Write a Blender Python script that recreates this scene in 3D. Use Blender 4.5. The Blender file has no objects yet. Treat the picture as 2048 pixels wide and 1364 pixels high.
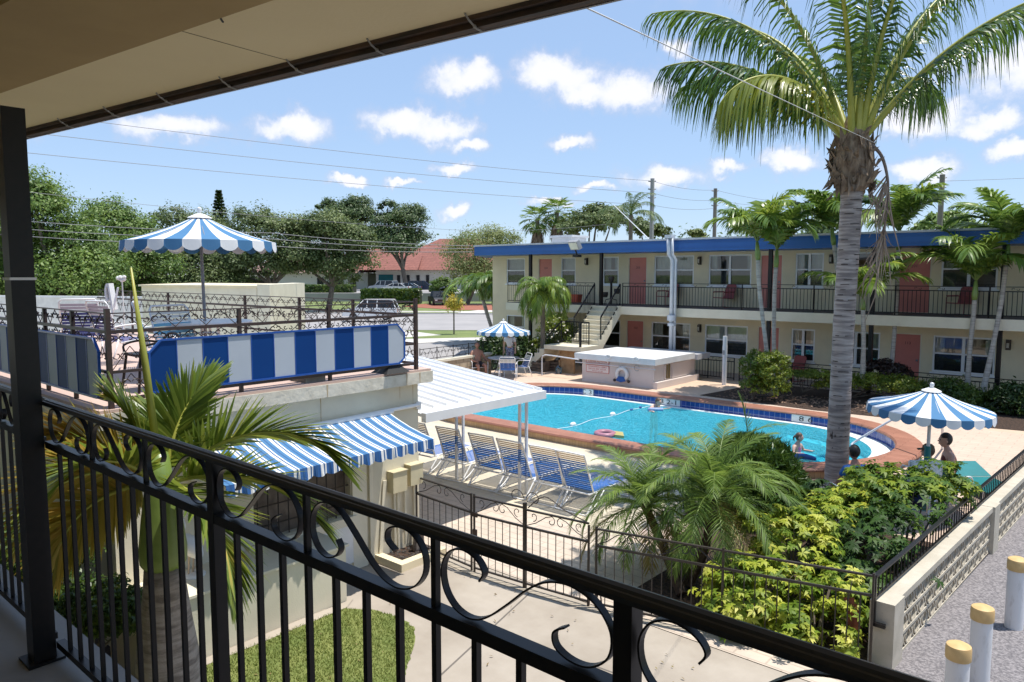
import bpy, math, random
import numpy as np
from math import sin, cos, pi, radians, sqrt, atan2
from mathutils import Vector, Matrix, Euler
from mathutils.geometry import tessellate_polygon
V = Vector
sc = bpy.context.scene
COL = sc.collection
RND = random.Random(11)
# ---------------------------------------------------------------- camera model (world: X along the motel front, Y towards it)
F, CX, CY, EYE = 1480., 1024., 682., 4.1
PITCH, YAW = math.atan((682-547)/1480.), radians(41)
def _ray(px, py):
    dx, dy = (px-CX)/F, (CY-py)/F
    fw = cos(PITCH)+dy*sin(PITCH); z = dy*cos(PITCH)-sin(PITCH)
    return V((dx*cos(YAW)-fw*sin(YAW), dx*sin(YAW)+fw*cos(YAW), z))
def gz(px, py, z=0.):            # point of a measured sight line on a level
    r = _ray(px, py); return V((0, 0, EYE))+r*((z-EYE)/r.z)
def gd(px, py, d):               # point of a measured sight line at a distance
    r = _ray(px, py); k = -r.x*sin(YAW)+r.y*cos(YAW); return V((0, 0, EYE))+r*(d/k)
# ---------------------------------------------------------------- mesh building
class MB:
    def __init__(s): s.v = []; s.f = []; s.m = []; s.k = 0
    def add(s, vs, fs):
        b = len(s.v); s.v += [tuple(p) for p in vs]
        for f in fs: s.f.append(tuple(b+i for i in f)); s.m.append(s.k)
    def box(s, x0, x1, y0, y1, z0, z1):
        s.hexa([(x0,y0,z0),(x1,y0,z0),(x1,y1,z0),(x0,y1,z0),(x0,y0,z1),(x1,y0,z1),(x1,y1,z1),(x0,y1,z1)])
    def hexa(s, p): s.add(p, [(3,2,1,0),(4,5,6,7),(0,1,5,4),(1,2,6,5),(2,3,7,6),(3,0,4,7)])
    def obox(s, c, sx, sy, sz, M=None):
        M = M or Matrix.Identity(3); c = V(c)
        s.hexa([c+M@V((x*sx/2, y*sy/2, z*sz/2)) for z in (-1,1) for x, y in ((-1,-1),(1,-1),(1,1),(-1,1))])
    def prism(s, poly, z0, z1):
        n = len(poly)
        vs = [(x, y, z0) for x, y in poly]+[(x, y, z1) for x, y in poly]
        s.add(vs, [tuple(range(n-1,-1,-1)), tuple(range(n, 2*n))]+[(i, (i+1)%n, n+(i+1)%n, n+i) for i in range(n)])
    def extr(s, pts, d):
        n = len(pts); d = V(d); pts = [V(p) for p in pts]
        s.add(pts+[p+d for p in pts], [tuple(range(n-1,-1,-1)), tuple(range(n, 2*n))]+[(i, (i+1)%n, n+(i+1)%n, n+i) for i in range(n)])
    def quad(s, *p): s.add(p, [tuple(range(len(p)))])
    def tube(s, pts, r, n=6, closed=False, caps=True, flat=None, up=None, roll=0):
        """round tube, or with flat=(w,h) a flat bar whose width runs along 'up'"""
        pts = [V(p) for p in pts]; m = len(pts)
        if m < 2: return
        rs = r if isinstance(r, (list, tuple)) else [r]*m
        b = len(s.v); prev = None; rings = []
        for i, p in enumerate(pts):
            if closed: t = pts[(i+1)%m]-pts[i-1]
            else: t = pts[min(i+1, m-1)]-pts[max(i-1, 0)]
            if t.length < 1e-9: t = V((0,0,1))
            t.normalize()
            if up is not None: u = V(up)-t*t.dot(V(up))
            elif prev is None: u = V((0,0,1))-t*t.z if abs(t.z) < .9 else V((1,0,0))-t*t.x
            else: u = prev-t*prev.dot(t)
            if u.length < 1e-6: u = t.orthogonal()
            u.normalize(); prev = u; w = t.cross(u)
            if flat:
                a, c = flat[0]/2, flat[1]/2
                ring = [p+u*a+w*c, p-u*a+w*c, p-u*a-w*c, p+u*a-w*c]
            else: ring = [p+(u*cos(2*pi*j/n+roll)+w*sin(2*pi*j/n+roll))*rs[i] for j in range(n)]
            rings.append(ring)
        k = len(rings[0])
        vs = [q for ring in rings for q in ring]; fs = []
        for i in range(m if closed else m-1):
            o, q = i*k, ((i+1)%m)*k
            for j in range(k): fs.append((o+j, o+(j+1)%k, q+(j+1)%k, q+j))
        if caps and not closed: fs += [tuple(range(k-1,-1,-1)), tuple(range((m-1)*k, m*k))]
        s.add(vs, fs)
    def bar(s, pts, w, h, up=(0,0,1), closed=False): s.tube(pts, 0, flat=(w, h), up=up, closed=closed)
    def cyl(s, p0, p1, r0, r1=None, n=12): s.tube([p0, p1], [r0, r0 if r1 is None else r1], n)
    def lathe(s, prof, c=(0,0,0), n=20, caps=True):
        c = V(c); vs = [c+V((r*cos(2*pi*j/n), r*sin(2*pi*j/n), z)) for r, z in prof for j in range(n)]; m = len(prof)
        fs = [(i*n+j, i*n+(j+1)%n, (i+1)*n+(j+1)%n, (i+1)*n+j) for i in range(m-1) for j in range(n)]
        if caps: fs += [tuple(range(n-1,-1,-1)), tuple(range((m-1)*n, m*n))]
        s.add(vs, fs)
    def ball(s, c, r, n=12, sq=(1,1,1), m=None):
        m = m or max(4, n//2); c = V(c); vs = [c+V((0,0,-r*sq[2]))]
        for i in range(1, m):
            a = -pi/2+pi*i/m
            vs += [c+V((r*sq[0]*cos(a)*cos(2*pi*j/n), r*sq[1]*cos(a)*sin(2*pi*j/n), r*sq[2]*sin(a))) for j in range(n)]
        vs.append(c+V((0,0,r*sq[2]))); fs = []
        for j in range(n): fs.append((0, 1+(j+1)%n, 1+j)); fs.append((len(vs)-1, 1+(m-2)*n+j, 1+(m-2)*n+(j+1)%n))
        for i in range(m-2):
            for j in range(n): fs.append((1+i*n+j, 1+i*n+(j+1)%n, 1+(i+1)*n+(j+1)%n, 1+(i+1)*n+j))
        s.add(vs, fs)
    def sheet(s, outer, z, holes=()):
        polys = [[V((x, y, 0)) for x, y in outer]]+[[V((x, y, 0)) for x, y in h] for h in holes]
        tri = tessellate_polygon(polys); vs = [(p.x, p.y, z) for pl in polys for p in pl]; fs = []
        for a, b, c in tri:
            A, B, C = V(vs[a]), V(vs[b]), V(vs[c])
            fs.append((a, b, c) if (B-A).cross(C-A).z > 0 else (a, c, b))
        s.add(vs, fs)
    def xf(s, M, start=0):
        for i in range(start, len(s.v)): s.v[i] = tuple(M@V(s.v[i]))
    def build(s, name, mats, parent=None, smooth=False, org=None):
        return mkobj(name, s.v, s.f, mats, parent, smooth, s.m, org)
ORG = {}
def mkobj(name, v, f, mats, parent=None, smooth=False, mi=None, org=None):
    me = bpy.data.meshes.new(name)
    o = V(org) if org is not None else (ORG.get(parent.name, V()) if parent else V())
    if isinstance(v, np.ndarray):
        v = v-np.array(o); me.from_pydata([], [], [])
        nv, (nf, k) = len(v), f.shape
        me.vertices.add(nv); me.vertices.foreach_set('co', v.astype(np.float32).ravel())
        me.loops.add(nf*k); me.loops.foreach_set('vertex_index', f.astype(np.int32).ravel())
        me.polygons.add(nf); me.polygons.foreach_set('loop_start', np.arange(0, nf*k, k, dtype=np.int32))
        me.update(calc_edges=True)
    else:
        if o.length > 0: v = [(p[0]-o.x, p[1]-o.y, p[2]-o.z) for p in v]
        me.from_pydata(v, [], f)
    if not isinstance(mats, (list, tuple)): mats = [mats]
    for m in mats: me.materials.append(m)
    if mi is not None and len(mats) > 1: me.polygons.foreach_set('material_index', mi)
    if smooth: me.polygons.foreach_set('use_smooth', [True]*len(me.polygons))
    if smooth == 'auto':
        try: me.set_sharp_from_angle(angle=radians(35))
        except Exception: pass
    me.validate()
    ob = bpy.data.objects.new(name, me); COL.objects.link(ob)
    if parent is not None: ob.parent = parent; ORG[ob.name] = ORG.get(parent.name, V()) if org is None else V(org)
    elif org is not None: ob.location = o; ORG[ob.name] = o
    return ob
def tag(o, label=None, cat=None, group=None, kind=None):
    if label: o['label'] = label
    if cat: o['category'] = cat
    if group: o['group'] = group
    if kind: o['kind'] = kind
    return o
def thing(name, label, cat, loc=(0,0,0), rz=0, group=None):
    o = bpy.data.objects.new(name, None); COL.objects.link(o); o.empty_display_size = .2
    o.location = loc; o.rotation_euler = (0, 0, rz); ORG[o.name] = V(loc)
    return tag(o, label, cat, group)
def struct(o): o['kind'] = 'structure'; return o
def kids(o): return [c for c in bpy.data.objects if c.parent == o]
def dup(o, loc=None, rz=None, label=None, group=None, parent=None, scale=None):
    c = o.copy(); COL.objects.link(c)
    if parent: c.parent = parent
    if loc is not None: c.location = loc
    if rz is not None: c.rotation_euler = (0, 0, rz)
    if scale is not None: c.scale = (scale,)*3 if isinstance(scale, (int, float)) else scale
    if label: c['label'] = label
    if group: c['group'] = group
    for ch in kids(o): dup(ch, parent=c)
    return c
def place(o, loc, rz=0, scale=None):
    o.location = loc; o.rotation_euler = (0, 0, rz)
    if scale: o.scale = (scale,)*3 if isinstance(scale, (int, float)) else scale
    return o
def smooth_path(P, n=6, closed=False):
    P = [V(p) for p in P]; out = []; m = len(P)
    for i in range(m if closed else m-1):
        if closed: a, b, c, d = P[i-1], P[i], P[(i+1)%m], P[(i+2)%m]
        else: a, b, c, d = P[max(i-1,0)], P[i], P[i+1], P[min(i+2,m-1)]
        for j in range(n):
            t = j/n
            out.append(.5*((2*b)+(c-a)*t+(2*a-5*b+4*c-d)*t*t+(3*b-a-3*c+d)*t**3))
    if not closed: out.append(P[-1])
    return out
def spiral(c, r0, r1, a0, a1, n=14):       # 2d spiral points
    return [(c[0]+(r0+(r1-r0)*i/n)*cos(a0+(a1-a0)*i/n), c[1]+(r0+(r1-r0)*i/n)*sin(a0+(a1-a0)*i/n)) for i in range(n+1)]
# ---------------------------------------------------------------- materials
def _nt(name):
    m = bpy.data.materials.new(name); m.use_nodes = True; nt = m.node_tree
    return m, nt, nt.nodes['Principled BSDF'], nt.nodes['Material Output']
def c4(c): return (c[0], c[1], c[2], 1)
def _noise(nt, scale, detail=4, rough=.55, coord='Object', stretch=None):
    tc = nt.nodes.new('ShaderNodeTexCoord'); nz = nt.nodes.new('ShaderNodeTexNoise')
    nz.inputs['Scale'].default_value = scale; nz.inputs['Detail'].default_value = detail; nz.inputs['Roughness'].default_value = rough
    if stretch:
        mp = nt.nodes.new('ShaderNodeMapping'); mp.inputs['Scale'].default_value = stretch
        nt.links.new(tc.outputs[coord], mp.inputs['Vector']); nt.links.new(mp.outputs[0], nz.inputs['Vector'])
    else: nt.links.new(tc.outputs[coord], nz.inputs['Vector'])
    return nz
def _ramp(nt, src, stops):
    r = nt.nodes.new('ShaderNodeValToRGB'); e = r.color_ramp.elements
    while len(e) < len(stops): e.new(.5)
    for k, (p, c) in enumerate(stops): e[k].position = p; e[k].color = c4(c)
    nt.links.new(src, r.inputs[0]); return r
def mat(name, c, c2=None, rough=.6, metal=0, scale=3, bump=0, bscale=40, spec=.5, lo=.35, hi=.65, coat=0, stretch=None, world=False):
    m, nt, b, out = _nt(name); b.inputs['Roughness'].default_value = rough; b.inputs['Metallic'].default_value = metal
    b.inputs['Specular IOR Level'].default_value = spec
    if coat: b.inputs['Coat Weight'].default_value = coat; b.inputs['Coat Roughness'].default_value = .05
    c2 = c2 or tuple(x*.86 for x in c)
    nz = _noise(nt, scale, 5, .6, stretch=stretch); r = _ramp(nt, nz.outputs['Fac'], [(lo, c2), (hi, c)])
    nt.links.new(r.outputs[0], b.inputs['Base Color'])
    if bump:
        n2 = _noise(nt, bscale, 3); bp = nt.nodes.new('ShaderNodeBump'); bp.inputs['Strength'].default_value = bump; bp.inputs['Distance'].default_value = .01
        nt.links.new(n2.outputs['Fac'], bp.inputs['Height']); nt.links.new(bp.outputs[0], b.inputs['Normal'])
    return m
def leaf(name, stops, rough=.4, trans=.3, ns=.5, spec=.5):
    """foliage: colour varies from leaf to leaf and in broad patches; some light passes through"""
    m, nt, b, out = _nt(name); g = nt.nodes.new('ShaderNodeNewGeometry'); nz = _noise(nt, ns, 2)
    mx = nt.nodes.new('ShaderNodeMath'); mx.operation = 'MULTIPLY_ADD'; mx.inputs[1].default_value = .55
    ad = nt.nodes.new('ShaderNodeMath'); ad.operation = 'MULTIPLY_ADD'; ad.inputs[1].default_value = 1.3; ad.inputs[2].default_value = -.42
    nt.links.new(nz.outputs['Fac'], ad.inputs[0]); nt.links.new(g.outputs['Random Per Island'], mx.inputs[0]); nt.links.new(ad.outputs[0], mx.inputs[2])
    r = _ramp(nt, mx.outputs[0], stops); nt.links.new(r.outputs[0], b.inputs['Base Color'])
    b.inputs['Roughness'].default_value = rough; b.inputs['Specular IOR Level'].default_value = spec
    tr = nt.nodes.new('ShaderNodeBsdfTranslucent'); hs = nt.nodes.new('ShaderNodeHueSaturation'); hs.inputs['Value'].default_value = 1.5; hs.inputs['Hue'].default_value = .485
    nt.links.new(r.outputs[0], hs.inputs['Color']); nt.links.new(hs.outputs[0], tr.inputs[0])
    ms = nt.nodes.new('ShaderNodeMixShader'); ms.inputs[0].default_value = trans
    nt.links.new(b.outputs[0], ms.inputs[1]); nt.links.new(tr.outputs[0], ms.inputs[2]); nt.links.new(ms.outputs[0], out.inputs[0])
    return m
def brickmat(name, c1, c2, mortar, bw, bh, ms=.02, rough=.7, offset=.5, scale=1., axes='XY', bump=.3, rot=0, noise=.25, squash=None):
    m, nt, b, out = _nt(name); tc = nt.nodes.new('ShaderNodeTexCoord'); sp = nt.nodes.new('ShaderNodeSeparateXYZ'); cb = nt.nodes.new('ShaderNodeCombineXYZ')
    nt.links.new(tc.outputs['Object'], sp.inputs[0]); nt.links.new(sp.outputs[axes[0]], cb.inputs[0]); nt.links.new(sp.outputs[axes[1]], cb.inputs[1])
    mp = nt.nodes.new('ShaderNodeMapping'); mp.inputs['Rotation'].default_value = (0, 0, rot); nt.links.new(cb.outputs[0], mp.inputs[0])
    br = nt.nodes.new('ShaderNodeTexBrick'); br.offset = offset
    for k, val in (('Color1', c4(c1)), ('Color2', c4(c2)), ('Mortar', c4(mortar)), ('Scale', scale), ('Mortar Size', ms), ('Brick Width', bw), ('Row Height', bh), ('Mortar Smooth', .3)): br.inputs[k].default_value = val
    nt.links.new(mp.outputs[0], br.inputs['Vector'])
    nz = _noise(nt, 2.3, 5, .65); r = _ramp(nt, nz.outputs['Fac'], [(.3, (1-noise,)*3), (.7, (1,1,1))])
    mx = nt.nodes.new('ShaderNodeMix'); mx.data_type = 'RGBA'; mx.blend_type = 'MULTIPLY'; mx.inputs[0].default_value = 1
    nt.links.new(br.outputs['Color'], mx.inputs[6]); nt.links.new(r.outputs[0], mx.inputs[7]); nt.links.new(mx.outputs[2], b.inputs['Base Color'])
    bp = nt.nodes.new('ShaderNodeBump'); bp.inputs['Strength'].default_value = bump; bp.inputs['Distance'].default_value = .01; bp.invert = True
    nt.links.new(br.outputs['Fac'], bp.inputs['Height']); nt.links.new(bp.outputs[0], b.inputs['Normal'])
    b.inputs['Roughness'].default_value = rough
    return m
def glassmat(name, tint=(.75,.8,.8), refl=1.):
    m, nt, b, out = _nt(name); nt.nodes.remove(b)
    t = nt.nodes.new('ShaderNodeBsdfTransparent'); t.inputs[0].default_value = c4(tint); g = nt.nodes.new('ShaderNodeBsdfGlossy'); g.inputs['Roughness'].default_value = .01
    fr = nt.nodes.new('ShaderNodeFresnel'); fr.inputs[0].default_value = 1.5
    k = nt.nodes.new('ShaderNodeMath'); k.operation = 'MULTIPLY_ADD'; k.inputs[1].default_value = 1.3*refl; k.inputs[2].default_value = .05*refl; nt.links.new(fr.outputs[0], k.inputs[0])
    ms = nt.nodes.new('ShaderNodeMixShader'); nt.links.new(k.outputs[0], ms.inputs[0]); nt.links.new(t.outputs[0], ms.inputs[1]); nt.links.new(g.outputs[0], ms.inputs[2]); nt.links.new(ms.outputs[0], out.inputs[0])
    return m
WHITE = mat('white_paint', (.78,.78,.77), (.7,.7,.69), .45)
CREAM = mat('cream_stucco', (.80,.69,.47), (.70,.60,.41), .75, scale=.9, bump=.15)
CREAM2 = mat('pale_cream_stucco', (.76,.70,.55), (.68,.62,.48), .75, scale=1.5, bump=.15)
IRON = mat('black_iron', (.007,.0065,.007), (.011,.009,.009), .38, scale=30, spec=.32)
IRON2 = mat('brown_black_iron', (.035,.022,.018), (.06,.03,.022), .45, scale=14)
IRON3 = mat('weathered_iron', (.028,.022,.019), (.05,.038,.03), .5, scale=20)
BLUE = mat('blue_gloss_paint', (.01,.075,.33), (.012,.085,.36), .32, scale=1)
FASCIA = mat('blue_metal_fascia', (.015,.12,.40), (.013,.105,.36), .4, scale=.6)
PINK = mat('salmon_door_paint', (.60,.20,.16), (.55,.18,.145), .45, scale=2)
GREY = mat('grey_metal', (.36,.36,.37), (.28,.28,.29), .5)
DARK = mat('dark_recess', (.02,.02,.022), (.03,.03,.03), .8)
WOODPOLE = mat('weathered_pole_wood', (.22,.19,.16), (.15,.13,.11), .8, scale=8, stretch=(1,1,.1))
ALU = mat('white_aluminium', (.82,.82,.82), (.76,.76,.76), .35)
PIPE = mat('galvanised_pipe', (.62,.65,.70), (.55,.58,.63), .4, scale=6)
GLASS = glassmat('window_glass')
CURTAIN = mat('curtain_cloth', (.75,.74,.66), (.6,.6,.52), .9, scale=3)
# ================================================================ camera, sky, sun
cam = bpy.data.cameras.new('camera'); co = bpy.data.objects.new('camera', cam); COL.objects.link(co)
co.location = (0, 0, EYE); co.rotation_euler = (pi/2-PITCH, 0, YAW)
cam.sensor_width = 36; cam.lens = 1480/2048*36; cam.clip_start = .05; cam.clip_end = 6000; sc.camera = co
SUN_EL, SUN_AZ = radians(76), atan2(.62, .78)       # towards the sun: over the motel, to the right
w = bpy.data.worlds.new('World'); sc.world = w; w.use_nodes = True
def make_world():
    nt = w.node_tree; N = nt.nodes; L = nt.links
    for n in list(N): N.remove(n)
    out = N.new('ShaderNodeOutputWorld'); bg = N.new('ShaderNodeBackground'); bg.inputs[1].default_value = .15
    sky = N.new('ShaderNodeTexSky'); sky.sky_type = 'NISHITA'; sky.sun_disc = False; sky.sun_elevation = SUN_EL
    sky.sun_rotation = pi/2-SUN_AZ; sky.air_density = 1.0; sky.dust_density = .1; sky.ozone_density = 2.0; sky.altitude = 0
    tn = N.new('ShaderNodeMix'); tn.data_type = 'RGBA'; tn.blend_type = 'MIX'; tn.inputs[0].default_value = .74; tn.inputs[7].default_value = (1.62,2.3,3.5,1); L.new(sky.outputs[0], tn.inputs[6]); L.new(tn.outputs[2], bg.inputs[0])
    tc = N.new('ShaderNodeTexCoord')
    def noise(scale, detail):
        n = N.new('ShaderNodeTexNoise'); n.inputs['Scale'].default_value = scale; n.inputs['Detail'].default_value = detail; n.inputs['Roughness'].default_value = .6
        L.new(tc.outputs['Generated'], n.inputs['Vector']); return n
    wn = noise(19, 8)
    sub = N.new('ShaderNodeVectorMath'); sub.operation = 'SUBTRACT'; sub.inputs[1].default_value = (.5,.5,.5); L.new(wn.outputs['Color'], sub.inputs[0])
    sca = N.new('ShaderNodeVectorMath'); sca.operation = 'SCALE'; sca.inputs['Scale'].default_value = .062; L.new(sub.outputs[0], sca.inputs[0])
    add = N.new('ShaderNodeVectorMath'); add.operation = 'ADD'; L.new(tc.outputs['Generated'], add.inputs[0]); L.new(sca.outputs[0], add.inputs[1])
    clouds = [(930,160,66,38),(1110,150,80,42),(1165,190,70,30),(1250,182,92,44),(800,243,74,32),(890,258,66,32),(585,256,74,28),(350,258,100,28),(935,300,40,16),(1135,290,54,15),(905,342,44,12),
      (908,412,36,18),(1350,96,32,20),(1580,325,60,25),(1330,352,80,30),(1460,342,40,16),(1850,235,80,30),(1975,248,50,24),(1835,335,70,26),(2025,305,40,20),(695,367,36,9),(798,368,32,8),(1190,378,40,10),(1110,405,60,9),(2150,120,200,60),(-150,200,160,50),(1700,-150,300,90),(300,-300,260,80)]
    prev = None
    for px, py, a, b in clouds:
        c = _ray(px, py).normalized(); r = c.cross(V((0,0,1))).normalized(); u = r.cross(c)
        mp = N.new('ShaderNodeMapping'); mp.vector_type = 'TEXTURE'; mp.inputs['Location'].default_value = c
        mp.inputs['Rotation'].default_value = Matrix((r, c, u)).transposed().to_euler(); mp.inputs['Scale'].default_value = (a*1.2/1480, .25, b*1.2/1480)
        ln = N.new('ShaderNodeVectorMath'); ln.operation = 'LENGTH'; L.new(add.outputs[0], mp.inputs[0]); L.new(mp.outputs[0], ln.inputs[0])
        if prev is None: prev = ln.outputs['Value']
        else:
            mn = N.new('ShaderNodeMath'); mn.operation = 'SMOOTH_MIN'; mn.inputs[2].default_value = .25; L.new(prev, mn.inputs[0]); L.new(ln.outputs['Value'], mn.inputs[1]); prev = mn.outputs[0]
    dn = noise(34, 6); ad = N.new('ShaderNodeMath'); ad.operation = 'MULTIPLY_ADD'; ad.inputs[1].default_value = 1.1; L.new(dn.outputs['Fac'], ad.inputs[0]); L.new(prev, ad.inputs[2])
    mr = N.new('ShaderNodeMapRange'); mr.interpolation_type = 'SMOOTHSTEP'; mr.inputs[1].default_value = 1.72; mr.inputs[2].default_value = .80; L.new(ad.outputs[0], mr.inputs[0])
    cr = N.new('ShaderNodeValToRGB'); cr.color_ramp.elements[0].color = (.40,.43,.54,1); cr.color_ramp.elements[1].color = (.68,.67,.71,1); cr.color_ramp.elements[0].position = .25; cr.color_ramp.elements[1].position = .8
    L.new(mr.outputs[0], cr.inputs[0]); bc = N.new('ShaderNodeBackground'); L.new(cr.outputs[0], bc.inputs[0]); bc.inputs[1].default_value = 1.0
    ms = N.new('ShaderNodeMixShader'); k = N.new('ShaderNodeMath'); k.operation = 'MULTIPLY'; k.inputs[1].default_value = .88; L.new(mr.outputs[0], k.inputs[0])
    L.new(k.outputs[0], ms.inputs[0]); L.new(bg.outputs[0], ms.inputs[1]); L.new(bc.outputs[0], ms.inputs[2]); L.new(ms.outputs[0], out.inputs[0])
make_world()
sl = bpy.data.lights.new('sun', 'SUN'); sl.energy = 3.5; sl.angle = radians(.5); sl.color = (1, .955, .88)
so = bpy.data.objects.new('sun', sl); COL.objects.link(so)
sd = V((cos(SUN_EL)*cos(SUN_AZ), cos(SUN_EL)*sin(SUN_AZ), sin(SUN_EL))); so.rotation_euler = sd.to_track_quat('Z', 'Y').to_euler(); so.location = sd*100
sc.view_settings.view_transform = 'Standard'; sc.view_settings.look = 'None'; sc.view_settings.exposure = .66; sc.view_settings.gamma = 1
sc.render.engine = 'CYCLES'; sc.cycles.max_bounces = 7; sc.cycles.transparent_max_bounces = 12; sc.cycles.use_denoising = True; sc.cycles.caustics_reflective = False
# ================================================================ ground, road, deck, pool
def stad(x0, x1, cy, r, n=24):
    return [(x1+r*cos(a), cy+r*sin(a)) for a in [-pi/2+pi*i/n for i in range(n+1)]]+[(x0+r*cos(a), cy+r*sin(a)) for a in [pi/2+pi*i/n for i in range(n+1)]]
PX0, PX1, PY = -13.6, -7.0, 17.0
GRASS = mat('lawn_turf', (.22,.24,.07), (.13,.17,.04), .95, scale=2.2, bump=.6, bscale=90)
GRASSF = mat('roadside_grass', (.20,.24,.075), (.12,.16,.05), .95, scale=.4, bump=.3)
ASPH = mat('asphalt', (.30,.275,.275), (.13,.12,.125), .9, scale=38, bump=.8, bscale=45, lo=.40, hi=.62)
ROADM = mat('street_asphalt', (.36,.34,.33), (.30,.285,.28), .9, scale=.3)
CONC = mat('concrete', (.43,.375,.31), (.32,.27,.215), .85, scale=.9, bump=.15, bscale=80)
CONCF = mat('pale_concrete', (.60,.57,.52), (.52,.49,.45), .9, scale=.6)
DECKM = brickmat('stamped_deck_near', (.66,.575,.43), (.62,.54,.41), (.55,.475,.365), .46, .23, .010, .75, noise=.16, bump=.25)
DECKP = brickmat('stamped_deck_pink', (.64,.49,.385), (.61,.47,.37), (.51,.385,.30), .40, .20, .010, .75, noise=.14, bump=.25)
DECKN = brickmat('stamped_deck_fence', (.64,.535,.435), (.61,.505,.41), (.49,.40,.32), .36, .18, .012, .75, noise=.2, bump=.3)  # paving tone of the deck strip just inside the fence
MULCH = mat('bark_mulch', (.085,.048,.03), (.022,.013,.009), .95, scale=26, bump=1, bscale=60, lo=.42, hi=.62)
REDM = mat('red_mulch', (.36,.13,.08), (.26,.09,.055), .95, scale=4, bump=.4)
def camxy(a, b): return (a*cos(YAW)-b*sin(YAW), a*sin(YAW)+b*cos(YAW))
g = MB(); g.sheet([(-2500,-1500),(1500,-1500),(1500,2500),(-2500,2500)], -.05, [stad(PX0, PX1, PY, 3.2)]); struct(g.build('ground', GRASSF))
g = MB(); g.sheet([(-1.86+.0562*(-2-8.24)-.05,-2),(40,-2),(40,24.4),(-1.86+.0562*(24.4-8.24)-.05,24.4)], -.012); struct(g.build('parking_lot', ASPH))
g = MB(); g.sheet([(-7.7,1.2),(-1.75,1.2),(-1.75,7.35),(-8.3,7.35),(-8.3,5.6),(-7.45,5.4)], -.008); struct(g.build('path', CONC))
g = MB()
for a, b in (((-4.3,1.2),(-5.9,7.2)), ((-6.6,6.0),(-2,6.35)), ((-5.35,4.7),(-1.9,4.95))): g.tube([(a[0],a[1],-.0075),(b[0],b[1],-.0075)], 0, flat=(.022,.003), up=(0,0,1) if 0 else (b[1]-a[1],a[0]-b[0],0))
struct(g.build('path_joint', mat('joint_dark', (.16,.14,.12), rough=.9)))
g = MB(); g.sheet([(-14,1.25),(-7.7,1.25),(-7.42,3.0),(-14,3.0)], -.004); struct(g.build('mulch_bed', MULCH))
LAWN = [(-7.30,3.1),(-7.33,5.0),(-7.28,5.27),(-7.02,5.45),(-6.65,5.55),(-6.3,5.5),(-6.05,5.3),(-5.75,4.95),(-5.5,4.6),(-5.2,3.8),(-5.0,2.6),(-5.1,1.5),(-7.4,1.5)]
rl = random.Random(12); LJ = []
for i_ in range(len(LAWN)):
    a_, e_ = V((*LAWN[i_],0)), V((*LAWN[(i_+1)%len(LAWN)],0)); n_ = max(1, int((e_-a_).length/.06))
    for k_ in range(n_): p_ = a_.lerp(e_, k_/n_); LJ.append((p_.x+rl.uniform(-.022,.022), p_.y+rl.uniform(-.022,.022)))
g = MB(); g.sheet(LJ, 0.0); struct(g.build('lawn', GRASS))
def grass_blades(name, poly, n, h, m, seed):
    r = np.random.default_rng(seed); P = np.array(poly); lo, hi = P.min(0), P.max(0); pts = []
    while len(pts) < n:
        q = r.uniform(lo, hi); c = False; j = len(P)-1
        for i in range(len(P)):
            if (P[i][1] > q[1]) != (P[j][1] > q[1]) and q[0] < (P[j][0]-P[i][0])*(q[1]-P[i][1])/(P[j][1]-P[i][1])+P[i][0]: c = not c
            j = i
        if c: pts.append(q)
    p = np.c_[np.array(pts), np.zeros(n)]; a = r.uniform(0, 2*pi, n); hh = h*r.uniform(.5, 1.2, n); d = np.c_[np.cos(a), np.sin(a), np.zeros(n)]
    lean = np.c_[r.normal(0, .45, n), r.normal(0, .45, n), np.ones(n)]*hh[:,None]; wv = d*.0045
    v = np.stack([p-wv, p+wv, p+lean*.6+wv*.7, p+lean], 1).reshape(-1, 3); f = np.arange(4*n).reshape(-1, 4)
    return mkobj(name, v, f, m)
o = grass_blades('grass', LAWN, 34000, .028, leaf('grass_blade', [(0,(.09,.13,.02)),(.5,(.19,.24,.05)),(.85,(.32,.33,.10)),(1,(.44,.40,.18))], .6, .25), 3)
tag(o, 'short sunlit lawn grass beside the concrete path', 'grass', kind='stuff')
# deck: level near the fence, climbing gently to the far side of the pool
def deckz(y): t = min(max((y-14.2)/5.6, 0), 1); s = min(max((y-12.3)/1.2, 0), 1); return .15*s*s*(3-2*s)+.15*t*t*(3-2*t)
def wallx(y): return -1.86+.0562*(y-8.24)
def arc(y, side, r):
    d = y-PY
    if abs(d) >= r: return None
    h = sqrt(r*r-d*d); return PX1+h if side > 0 else PX0-h
def deck_part(name, m, x0, x1, y0, y1, z=0.):
    b = MB(); r = 3.3; ys = [y0]
    while ys[-1] < y1-1e-6: ys.append(min(ys[-1]+(.06 if abs(abs(ys[-1]-PY)-r) < .5 else .25), y1))
    X0 = (lambda y: x0) if not callable(x0) else x0; X1 = (lambda y: x1) if not callable(x1) else x1
    for ya, yb in zip(ys, ys[1:]):
        def row(xa, xb, xc, xd):
            b.quad((xa, ya, deckz(ya)+z), (xb, ya, deckz(ya)+z), (xd, yb, deckz(yb)+z), (xc, yb, deckz(yb)+z))
        def clip(y): return arc(y, -1, r), arc(y, 1, r)
        (la, ra), (lb, rb) = clip(ya), clip(yb)
        if la is None and lb is None: row(X0(ya), X1(ya), X0(yb), X1(yb)); continue
        if la is None: la, ra = PX0, PX1
        if lb is None: lb, rb = PX0, PX1
        if X0(ya) < la: row(X0(ya), min(la, X1(ya)), X0(yb), min(lb, X1(yb)))
        if X1(ya) > ra: row(max(ra, X0(ya)), X1(ya), max(rb, X0(yb)), X1(yb))
    return struct(b.build(name, m))
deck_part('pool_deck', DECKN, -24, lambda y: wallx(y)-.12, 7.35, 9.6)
deck_part('pool_deck', DECKM, -24, -6.0, 9.6, 13.9)
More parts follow.
